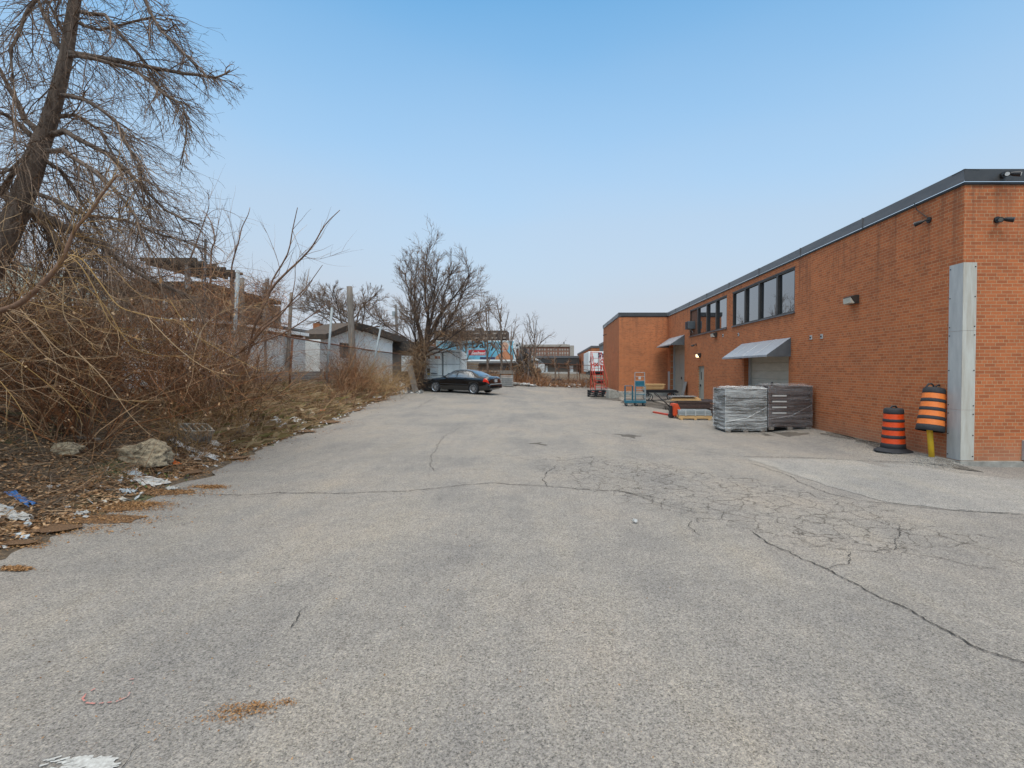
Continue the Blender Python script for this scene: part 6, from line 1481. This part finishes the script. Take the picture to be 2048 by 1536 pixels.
SH = [(-8.2, 5.2, 55, 2.9, 1.0, "dark tangled bramble at the far left edge under the arching tree", "twig_mix"), (-8.9, 7.0, 75, 3.4, 0.9, "tall tangled shrub around the leaning tree's foot", "twig_mix"), (-8.0, 8.2, 60, 2.7, 1.0, "brown bramble behind the big rubble boulder", "twig_red"),
      (-9.3, 9.6, 90, 3.6, 0.8, "tallest vine-choked shrub in front of the porch posts", "twig_mix"), (-8.6, 11.2, 70, 3.0, 0.9, "reddish shrub left of the tall galvanised fence post", "twig_red"), (-9.7, 13.0, 75, 3.4, 0.8, "dense reddish shrub against the tall galvanised fence post", "twig_mix"),
      (-8.2, 12.8, 42, 2.2, 0.8, "thorny low shrub above the cinder blocks", "twig_mix"), (-9.3, 15.2, 45, 2.3, 0.9, "brown shrub in front of the white garage's near end", "twig_red"), (-10.2, 8.4, 50, 2.7, 0.7, "tall dark shrub below the green shed roof", "twig_mix"), (-10.6, 11.0, 70, 4.4, 0.7, "highest dark shrub left of the layered roof", "twig_mix")]
for i, (x, y, n, H_, s, lb, m) in enumerate(SH): shrub(x, y, n, H_, s, lb, 100 + i, m)
shrub(-9.35, 22.6, 70, 1.9, 1.0, "orange-brown bramble mound covering the fence right of the thin galvanised post", 120, "twig_red", base=1.0)
shrub(-9.4, 25.0, 90, 2.1, 1.0, "golden-brown bramble mound in front of the curved shed", 121, "twig_gold", base=1.2)
shrub(-9.6, 28.0, 90, 2.1, 1.2, "golden bramble mound left of the leaning board", 122, "twig_gold", base=1.3)
shrub(-9.9, 24.0, 50, 2.6, 0.8, "upright reddish shrub growing through the fence", 123, "twig_red")
shrub(-9.0, 17.6, 24, 1.3, 1.0, "small dry weed clump below the white garage", 124, "twig_gold", base=1.2)
shrub(-7.25, 9.7, 26, 0.95, 0.9, "knee-high pale stem clump beside the cinder blocks", 125, "twig_gold", rad=.006, base=.35)
shrub(-7.8, 11.6, 40, 1.2, 0.9, "upright straw-coloured stem clump behind the litter drift", 126, "twig_gold", rad=.006, base=.5)
shrub(-8.9, 20.3, 26, 1.1, 1.0, "low orange stem clump by the rusty fence post", 127, "twig_red", base=1.0)
# upright saplings rising from the thicket against the sky
def big_shoots(name, specs, label, Y, m="bark_red", mw="twig_mix", seed=1):
    b = W(*specs[0][0][0], Y); b.z = hgt(b.x, Y); t = empty(name, b, 0, label, "sapling"); tr, tw = MB(), MB(); r = random.Random(seed)
    for pts, rad in specs:
        P3 = [W(x, y, Y + r.uniform(-.1, .1)) - b for x, y in pts]; Q = [P3[0]]
        for i in range(len(P3) - 1):
            p0, p1, p2, p3 = P3[max(0, i - 1)], P3[i], P3[i + 1], P3[min(len(P3) - 1, i + 2)]
            for s in (0.33, 0.66, 1.0): Q.append(0.5 * ((2 * p1) + (p2 - p0) * s + (2 * p0 - 5 * p1 + 4 * p2 - p3) * s * s + (3 * p1 - 3 * p2 + p3 - p0) * s ** 3))
        k = len(Q); tr.tube(Q, [rad * (1 - 0.75 * i / (k - 1)) for i in range(k)], 7)
        for i in range(7):
            j = r.randrange(k // 3, k - 1); d = (Q[j + 1] - Q[j]).normalized(); shoot(tw, r, Q[j], side_dir(r, d, 0.3, 0.8) + Vector((0, 0, .3)), r.uniform(0.3, 1.0), max(.0035, rad * .22), 6, 0.08, 0.02)
    tr.build("trunk", m, t, smooth=True, recalc=False); tw.build("crown", mw, t, recalc=False)
big_shoots("forked_sapling", [([(478, 790), (500, 690), (510, 650), (538, 590), (545, 560), (575, 508), (585, 460), (595, 415)], .035), ([(510, 650), (540, 583), (570, 548), (600, 520), (625, 492), (650, 450), (680, 420)], .035), ([(545, 560), (560, 540), (540, 480), (525, 448)], .010),
           ([(500, 690), (530, 655), (560, 632), (582, 604), (612, 575), (645, 530)], .028), ([(582, 604), (590, 560), (592, 525), (612, 500)], .012), ([(585, 460), (600, 500), (608, 515)], .006), ([(608, 512), (640, 518), (700, 498)], .007)],
           "forked bare sapling leaning right across the sky above the white garage", 12.5, seed=2)
big_shoots("leaning_sapling", [([(462, 790), (492, 720), (506, 690), (560, 670), (610, 640), (650, 610)], .035), ([(506, 690), (516, 660), (560, 625), (600, 595), (625, 560)], .025), ([(492, 720), (440, 740), (400, 752), (370, 760)], .05)],
           "reddish leaning stem with a low crooked branch in front of the chain-link mesh", 13.0, seed=3)
big_shoots("upright_saplings", [([(420, 640), (421, 560), (423, 500), (430, 480), (420, 440), (405, 420)], .026), ([(423, 500), (432, 470), (445, 410)], .010), ([(405, 640), (404, 540), (405, 460), (400, 430)], .010), ([(462, 640), (464, 560), (464, 530), (478, 480), (484, 455), (496, 430), (500, 415)], .022),
           ([(464, 530), (470, 500), (466, 470), (455, 425)], .012), ([(380, 520), (395, 480), (412, 432), (418, 410), (415, 380)], .016), ([(412, 432), (435, 418), (470, 428), (488, 445)], .006), ([(425, 528), (450, 525), (464, 518)], .01)],
           "cluster of upright bare saplings left of the layered roof", 11.5, seed=4)
big_shoots("tilted_trunk", [([(300, 830), (340, 790), (400, 745), (440, 725), (490, 700)], .07), ([(330, 800), (360, 760), (350, 700), (380, 640)], .04), ([(400, 745), (430, 760), (420, 800)], .03)], "thick tilted brown trunk low in the thicket behind the cinder blocks", 11.0, "bark_red", seed=5)
# hanging vine curtain as one mass
def inview_vines():
    r = random.Random(77); tw = MB()
    for i in range(2500):
        px = r.uniform(-40, 470); Y = r.uniform(8.5, 12.5); top = 470 + 80 * abs(math.sin(px * 0.013)) + r.gauss(0, 25) + max(0, px - 330) * 0.25
        py = r.uniform(top, 820); p = W(px, py, Y)
        if p.z < hgt(p.x, Y) + 0.05 or (px < 125 and py < 600): continue
        d = Vector((r.gauss(0, .55), r.gauss(0, .4), r.choice((-1, -1, 1)) * r.uniform(.2, 1)))
        shoot(tw, r, p, d, r.uniform(0.3, 1.3), r.uniform(.0025, .007), 6, 0.2, -0.05)
    for i in range(1500):
        px = r.uniform(430, 570); Y = r.uniform(16, 20); py = r.uniform(560, 680); p = W(px, py, Y)
        shoot(tw, r, p, Vector((r.gauss(0, .5), r.gauss(0, .5), r.uniform(-1, .6))), r.uniform(0.3, 1.2), r.uniform(.004, .008), 5, 0.2, -0.03)
    o = tw.build("vine_tangle", "twig_red", recalc=False); tag(o, "reddish-brown tangle of hanging vines filling the thicket", "vines", kind="stuff")
inview_vines()
def ground_brush():
    r = random.Random(78); tw = MB()
    for i in range(5200):
        y = 3.0 + 27 * r.random() ** 1.25; x = xe(y) - 0.35 - abs(r.gauss(0, 1.5)) * (1 if y < 16 else 0.8)
        if x < -12: continue
        p = Vector((x, y, hgt(x, y) + r.uniform(0.01, 0.12))); d = Vector((r.gauss(0, 1), r.gauss(0, 1), r.uniform(0, .7)))
        shoot(tw, r, p, d, r.uniform(0.2, 0.9) * (1 + y * .02), r.uniform(.002, .005) * (.6 + y * .07), 4, 0.18, -0.08)
    o = tw.build("fallen_twigs", "twig_mix", recalc=False); tag(o, "fallen twigs and dead stems strewn over the bank", "brush", kind="stuff")
    g = MB()
    for i in range(6500):
        y = 11 + 21 * r.random(); x = xe(y) - 0.25 - r.random() * 2.6
        p = Vector((x, y, hgt(x, y) - .01)); h = r.uniform(.06, .30); a = r.uniform(0, 6.28); w_ = Vector((math.cos(a), math.sin(a), 0)) * .0009 * y; b = Vector((r.gauss(.1, .12), r.gauss(-.08, .12), 0)); g.add([p - w_, p + w_, p + b * .6 + w_ * .6 + Vector((0, 0, h * .7)), p + b * 1.6 + Vector((0, 0, h * .8))], [(0, 1, 2), (0, 2, 3)])
    o = g.build("dry_grass", "straw", recalc=False); tag(o, "flattened straw-coloured dry grass on the bank", "grass", kind="stuff")
    g = MB()
    spots = [(r.uniform(8, 31), ) for _ in range(55)]
    for s in spots:
        y0 = s[0]; x0 = xe(y0) - r.uniform(0.3, 2.3)
        for i in range(70):
            x, y = x0 + r.gauss(0, .22), y0 + r.gauss(0, .3); p = Vector((x, y, hgt(x, y))); a = r.uniform(0, 6.28); l = r.uniform(.02, .06); d = Vector((math.cos(a), math.sin(a), r.uniform(.3, 1.2))) * l; q = Vector((-math.sin(a), math.cos(a), 0)) * l * .3
            g.add([p, p + d * .5 + q, p + d, p + d * .5 - q], [(0, 1, 2, 3)])
    o = g.build("green_weeds", "green", recalc=False); tag(o, "patches of low green weeds among the dead grass", "weeds", kind="stuff")
ground_brush()
def leaf_at(g, r, p, l, tilt=0.5, asp=0.35):
    a = r.uniform(0, 6.28); d = Vector((math.cos(a), math.sin(a), r.gauss(0, tilt * .5))) * l; q = Vector((-math.sin(a), math.cos(a), r.gauss(0, tilt * .5))) * l * asp
    c = Vector((0, 0, abs(r.gauss(0, tilt)) * l * .5)); g.add([p - d * .5, p + q * .6 - c * .4, p + d * .5 + c * .2, p - q * .6 + c * .6], [(0, 1, 2), (0, 2, 3)])
r = random.Random(9); g = MB()
for i in range(30000):
    y = 2.6 + (11 if i < 24000 else 27) * r.random() ** 1.3; x = xe(y) - 0.2 - abs(r.gauss(0, 1.25)) + 0.1
    if x < -11: continue
    leaf_at(g, r, Vector((x, y, hgt(x, y) + r.uniform(0.0, .025))), r.uniform(.02, .075) * (1 if y < 12 else 1 + (y - 12) * .06))
tag(g.build("leaf_litter", "leaf", recalc=False), "brown dead leaves covering the near bank", "leaves", kind="stuff")
g = MB()
tongues = [(330, 985, 90, 9), (420, 900, 110, 10), (470, 918, 35, 6), (500, 880, 90, 8), (100, 1060, 140, 14), (30, 1090, 60, 8), (280, 1010, 60, 6), (590, 862, 70, 6), (650, 845, 60, 5), (690, 820, 60, 6), (740, 800, 60, 5), (240, 1018, 90, 8), (30, 1140, 25, 4), (365, 945, 60, 12), (420, 975, 30, 3), (200, 1040, 120, 12)]
for (px, py, sx, sy) in tongues:
    c0_ = G(px, py); ex = abs(G(px + sx, py).x - c0_.x) * .8; ey = abs(G(px, py - sy).y - c0_.y) * .9
    patch('chaff_drift', [(c0_.x + ex * math.cos(k_ * .628) * r.uniform(.5, 1.1), c0_.y + ey * math.sin(k_ * .628) * r.uniform(.5, 1.1)) for k_ in range(10)], 'chaffm', .007 if c0_.x > xe(c0_.y) else .03, .03, .08, 'stuff')
    for i in range(1500 if py > 900 else 700):
        q = G(px + r.gauss(0, sx * .55), py + r.gauss(0, sy * .55)); x, y = q.x, q.y; z = (hgt(x, y) if x < xe(y) - .1 else pz(x, y)) + r.uniform(.004, .018); leaf_at(g, r, Vector((x, y, z)), r.uniform(.008, .026) * (1 + y * .06), .4, .3)
for (cx_, cy_, s, n) in [(480, 1425, 26, 420), (520, 1415, 18, 200), (575, 1408, 12, 90), (440, 1440, 26, 120), (330, 1455, 30, 35)]:
    for i in range(n):
        q = G(cx_ + r.gauss(0, s), cy_ + r.gauss(0, s * .28)); leaf_at(g, r, Vector((q.x, q.y, pz(q.x, q.y) + r.uniform(.002, .012))), r.uniform(.006, .018), .5, .35)
for i in range(700):
    px, py = r.uniform(0, 1500), 930 + 600 * r.random(); 
    if r.random() > 1.1 - px / 1600: continue
    q = G(px, py); leaf_at(g, r, Vector((q.x, q.y, pz(q.x, q.y) + .006)), r.uniform(.006, .02), .5, .35)
tag(g.build("seed_chaff", "chaff", recalc=False), "orange-brown seed chaff drifted along the asphalt edge", "chaff", kind="stuff")
# hanging dead leaves in the thicket
g = MB()
for i in range(500):
    px, py = r.uniform(0, 480), r.uniform(560, 860); Y = r.uniform(6, 10); p = W(px, py, Y)
    if p.z > hgt(p.x, Y): leaf_at(g, r, p, r.uniform(.015, .045), 1.5, .3)
tag(g.build("hanging_leaves", "leaf", recalc=False), "few dead leaves still hanging in the thicket", "leaves", kind="stuff")
# ================================================================ rocks, blocks, litter
def rock(p, sx, sy, sz, seed, m, label, name="boulder", cat="boulder"):
    import bmesh
    from mathutils import noise as nz
    bm = bmesh.new(); bmesh.ops.create_icosphere(bm, subdivisions=5, radius=1)
    for v in bm.verts:
        n = v.co.normalized(); s = 1 + 0.42 * nz.noise(n * 1.3 + Vector((seed, 0, 0))) + 0.17 * nz.noise(n * 4.3 + Vector((0, seed, 0))) + .06 * nz.noise(n * 11) + .035 * nz.noise(n * 24)
        v.co = Vector((n.x * s * sx, n.y * s * sy, max(-.3, n.z * s) * sz))
    me = bpy.data.meshes.new(name); bm.to_mesh(me); bm.free(); me.polygons.foreach_set("use_smooth", [True] * len(me.polygons)); me.materials.append(M[m])
    o = bpy.data.objects.new(name, me); col.objects.link(o); o.location = p; return tag(o, label, cat)
p = G(264, 925); rock(p + Vector((0, 0.25, .02)), 0.47, 0.34, 0.30, 3, "rock", "large rough tan rubble boulder at the edge of the leaf litter")
p = G(128, 900); rock(p + Vector((0, 0, -.02)), 0.22, 0.18, 0.12, 8, "rock", "half-buried dirty stone left of the large boulder", "stone", "stone")
p = G(610, 832); rock(p + Vector((0, 0, .0)), 0.30, 0.25, 0.22, 12, "rock", "grey stone in the weeds past the cinder blocks", "stone", "stone")
def cinder(p, rot, label, ln=0.60):
    w_, h_ = 0.34, 0.30; a = MB(); th = 0.04
    a.bb(-ln / 2, ln / 2, -w_ / 2, -w_ / 2 + th, 0, h_); a.bb(-ln / 2, ln / 2, w_ / 2 - th, w_ / 2, 0, h_)
    for k in range(5):
        x = -ln / 2 + (ln - th) * k / 4; a.bb(x, x + th, -w_ / 2 + th, w_ / 2 - th, 0, h_)
    a.bb(-ln / 2 + th, ln / 2 - th, -w_ / 2 + th, w_ / 2 - th, 0.0, 0.02)
    o = a.build("cinder_block", "concrete2", None, bevel=0.006); o.location = p; o.rotation_euler = rot; return tag(o, label, "cinder block")
p = G(372, 884); cinder(p + Vector((-.05, .22, .03)), (R(28), R(6), R(68)), "tipped hollow concrete block with four slots facing up, in the bank litter", 0.62)
p = G(452, 872); a = MB(); a.prism([(-.38, 0), (.38, 0), (.42, .20), (.10, .14), (-.36, .24)], -.11, .11); o = a.build("broken_slab", "concrete2", None, bevel=.01); o.location = p + Vector((-.12, .35, 0.02)); o.rotation_euler = (R(10), R(-4), R(8)); tag(o, "broken grey concrete slab right behind the hollow block", "slab")
for (px, py, L_, rz, lb) in [(340, 890, .42, 1.2, "short pale stick standing left of the hollow block"), (352, 892, .38, 1.5, "second short pale stick against the hollow block"), (160, 882, .62, .05, "grey plank end half buried left of the boulder"), (560, 808, .5, -.4, "weathered board on the slope below the white garage")]:
    p = G(px, py); a = MB(); flat = py not in (890, 892); a.box((0, 0, 0), (L_, .07 if flat else .035, .035)); o = a.build("scrap_wood", "wood_old", None, bevel=.004); o.location = p + Vector((0, 0, .06 if flat else .2)); o.rotation_euler = (0, 0.12 if flat else R(-72), rz); tag(o, lb, "scrap wood", "wood scraps on the bank")
# crumpled sheets: each recognisable one is a thing
def crumple(px, py, w_, d_, m, label, seed, hgt_=0.06, name="plastic_sheet", cat="litter"):
    from mathutils import noise as nz
    p = G(px, py); a = MB(); n = 12; rr = random.Random(seed)
    for j in range(n + 1):
        for i in range(n + 1):
            u, v = i / n - .5, j / n - .5; k = nz.noise(Vector((u * 4 + seed, v * 4, 0))); k2 = nz.noise(Vector((u * 9 + seed, v * 9, 3)))
            ed = 1 + 0.35 * nz.noise(Vector((math.atan2(v, u) * 2, seed, 0))); x, y = p.x + u * w_ * ed, p.y + v * d_ * ed
            base = (hgt(x, y) if x < xe(y) else pz(x, y)); a.v.append((x - p.x, y - p.y, base - p.z + .012 + (.09 if y > 14 else 0) + abs(k) * hgt_ + abs(k2) * hgt_ * .5))
    for j in range(n):
        for i in range(n):
            if (i in (0, n - 1) or j in (0, n - 1)) and rr.random() < .35: continue
            a.f.append((j * (n + 1) + i, j * (n + 1) + i + 1, (j + 1) * (n + 1) + i + 1, (j + 1) * (n + 1) + i))
    o = a.build(name, m, None, recalc=False); o.location = p; return tag(o, label, cat, "scraps of rubbish along the asphalt edge")
for i, (px, py, w_, d_, m, lb) in enumerate([
    (300, 965, .50, .42, "paper", "crumpled white and pink flyer on the leaves below the boulder"), (270, 950, .25, .2, "litter", "small pale wrapper left of the white flyer"), (345, 980, .16, .12, "paper", "flat white lid at the asphalt edge"),
    (20, 1032, .45, .2, "paper", "grey-white strip of plastic at the left edge"), (165, 1030, .14, .12, "paper", "small white scrap in the chaff"), (390, 905, .9, .25, "whitep", "long white plastic strip below the hollow block"),
    (350, 928, .18, .14, "orange_w", "crumpled orange-red packet right of the boulder"), (315, 907, .3, .2, "paper", "pale crumpled paper right of the boulder"), (430, 888, .3, .28, "paper", "white crumpled bag beside the broken slab"),
    (415, 876, .16, .15, "orange_w", "small orange wrapper by the broken slab"), (468, 887, .34, .22, "cont", "pale blue flattened bottle on the asphalt edge"), (445, 866, .14, .18, "bluep", "small blue scrap by the broken slab"),
    (390, 918, .18, .14, "paper", "small square white carton near the white strip"), (520, 862, .5, .35, "litter", "grey newspaper drift among the stems"), (560, 852, .5, .4, "litter", "pale paper drift before the weeds"),
    (645, 827, .2, .25, "orange_w", "orange-red scrap on the far bank edge"), (595, 848, .5, .4, "paper", "white paper scrap near the grass edge"), (700, 808, .9, .6, "whitep", "big white sheet on the slope, nearer one of two"),
    (742, 797, 1.0, .9, "whitep", "big white sheet on the slope, farther one of two"), (765, 790, .6, .5, "paper", "white bag just past the big white sheets"), (1270, 1047, .055, .06, "whitep", "tiny white scrap alone on the asphalt by the crazed cracks"),
    (40, 1000, .3, .12, "bluep", "blue strap lying in the leaves at the left edge"), (495, 840, .3, .25, "paper", "white plastic bag snagged under the rusty stump"), (500, 823, .3, .2, "orange_w", "orange scrap among the stems"),
    (680, 812, .5, .3, "paper", "pale paper left of the nearer white sheet"), (255, 985, .2, .16, "litter", "tan leaf-like wrapper left of the flyer")]):
    crumple(px, py, w_, d_, m, lb, i + 1)
g = MB()
for i in range(900):
    y = 5 + 28 * r.random(); x = xe(y) - r.uniform(-.05, 1.1); z = (hgt(x, y) if x < xe(y) else pz(x, y)) + .015; leaf_at(g, r, Vector((x, y, z)), r.uniform(.03, .13), .8, .6)
for i in range(260):
    q = G(r.uniform(785, 845), r.uniform(762, 788)); leaf_at(g, r, q + Vector((0, 0, .05)), r.uniform(.08, .3), 1, .6)
for i in range(150):
    px = r.choice((1045, 1060, 1100, 1148, 1165)) + r.gauss(0, 9); q = W(px, 0, r.uniform(40.5, 44)); leaf_at(g, r, Vector((q.x, q.y, hgt(q.x, q.y) + r.uniform(.02, .2))), r.uniform(.05, .3) ** 1.0, 1, .6)
tag(g.build("rubbish_scatter", "litter", recalc=False), "countless small pale scraps of rubbish along the edges", "litter", kind="stuff")
# scrub strip and scrap heap at the far end of the lot
r = random.Random(55); tw = MB()
for i in range(5200):
    px = r.uniform(925, 1190); y = r.uniform(40.5, 46); q = W(px, 0, y); H_ = .9 if px > 1085 else 1.7
    p = Vector((q.x, y, hgt(q.x, y) + r.uniform(0, .2))); shoot(tw, r, p, Vector((r.gauss(0, .6), r.gauss(0, .6), 1)), H_ * r.random() ** 1.5 + .15, r.uniform(.008, .018), 4, .25, -.04)
tag(tw.build("far_scrub", "twig_red", recalc=False), "reddish dead scrub along the far end of the lot", "scrub", kind="stuff")
t = empty("scrap_heap", W(1055, 768, 44), 0, "tall dark heap of leaning poles and scrap under tangled stems beyond the lot", "scrap heap"); o = t.location.copy(); a = MB()
for i in range(260):
    px = r.gauss(1055, 15); base = W(px, 0, 44 + r.gauss(0, .8)); z0 = hgt(base.x, 44) + r.uniform(0, .8); h = max(.4, 3.1 - abs(px - 1052) * .085) * r.uniform(.5, 1.05)
    p = Vector((base.x, base.y, z0)); tip = W(1050 + r.gauss(0, 8), 0, 44.2).x
    a.tube([p - o, Vector((tip, 44 + r.gauss(0, .4), z0 + h)) - o], r.uniform(.02, .06), 5)
for i in range(70):
    px = r.gauss(1052, 15); q = W(px, 0, 44 + r.gauss(0, .6)); hh_ = max(.2, 2.2 - abs(px - 1052) * .08); a.box(Vector((q.x, q.y, hgt(q.x, q.y) + r.uniform(.1, hh_))) - o, (r.uniform(.2, .7), r.uniform(.1, .4), r.uniform(.1, .5)), Matrix.Rotation(r.uniform(0, 3), 3, rv(r).normalized()))
a.build("scrap", "junk", t, recalc=False); b = MB()
for i in range(1500):
    px = r.gauss(1056, 17); q = W(px, 0, 44 + r.gauss(0, .8)); p = Vector((q.x, q.y, hgt(q.x, q.y) + r.uniform(.1, max(.3, 3.0 - abs(px - 1052) * .08)))) - o; shoot(b, r, p, rv(r), r.uniform(.4, 1.5), r.uniform(.008, .016), 4, .2, -.06)
b.build("tangled_stems", "twig_mix", t, recalc=False)
jk = MB()
for i in range(420):
    px = r.choice((1000, 1030, 1088, 1105, 1128, 1150, 1172)) + r.gauss(0, 9); y = r.uniform(42.3, 45); q = W(px, 0, y); s_ = r.uniform(.08, .38)
    jk.box(Vector((q.x, y, hgt(q.x, y) + r.uniform(.02, .55) * r.random())), (s_, s_ * r.uniform(.2, .8), s_ * r.uniform(.1, .7)), Matrix.Rotation(r.uniform(0, 3), 3, rv(r).normalized()))
tag(jk.build("rubble_strip", "junk", recalc=False), "low dark rubble and broken scrap along the far lot edge", "rubble", kind="stuff")
def tyre(px, Y, z, lb, rot):
    a = MB(); a.lathe([(.19, -.09), (.30, -.10), (.34, -.06), (.345, 0), (.34, .06), (.30, .10), (.19, .09), (.19, -.09)], 24); o = a.build("old_tyre", "rubber", None, smooth=True); q = W(px, 0, Y); o.location = (q.x, Y, hgt(q.x, Y) + z); o.rotation_euler = rot; tag(o, lb, "tyre", "old tyres at the far end of the lot")
tyre(1108, 43.2, .33, "old black tyre standing left of its neighbour in the far scrub", (R(80), 0, R(20))); tyre(1118, 43.4, .33, "old black tyre standing right of its neighbour in the far scrub", (R(75), 0, R(-15))); tyre(1125, 42.6, .12, "old black tyre lying flat in front of the far scrub", (R(8), 0, 0))
for i, (px, w_, lb) in enumerate([(1148, 1.3, "white heap of plastic pipe scraps at the far lot edge"), (1168, 1.0, "bluish-white bag at the far lot edge near the red steps"), (1050, 1.6, "flat white board at the far lot edge below the scrap heap"), (1032, 1.0, "pale crumpled tarp right of the white wire crate")]):
    q = W(px, 0, 42.0 - (i > 1) * 1.5); a = MB(); rr = random.Random(i)
    for k in range(7): a.box((rr.uniform(-.5, .5) * w_, rr.uniform(-.3, .3), .08 + rr.uniform(0, .18)), (rr.uniform(.2, .6) * w_, rr.uniform(.1, .3), rr.uniform(.04, .16)), Matrix.Rotation(rr.uniform(-.5, .5), 3, 'Y') @ Matrix.Rotation(rr.uniform(0, 3), 3, 'Z'))
    o = a.build("scrap_pile", ["paper", "cont", "whitep", "paper"][i], None, bevel=.02); o.location = (q.x, q.y, hgt(q.x, q.y)); tag(o, lb, "scrap", "white scraps at the far lot edge")
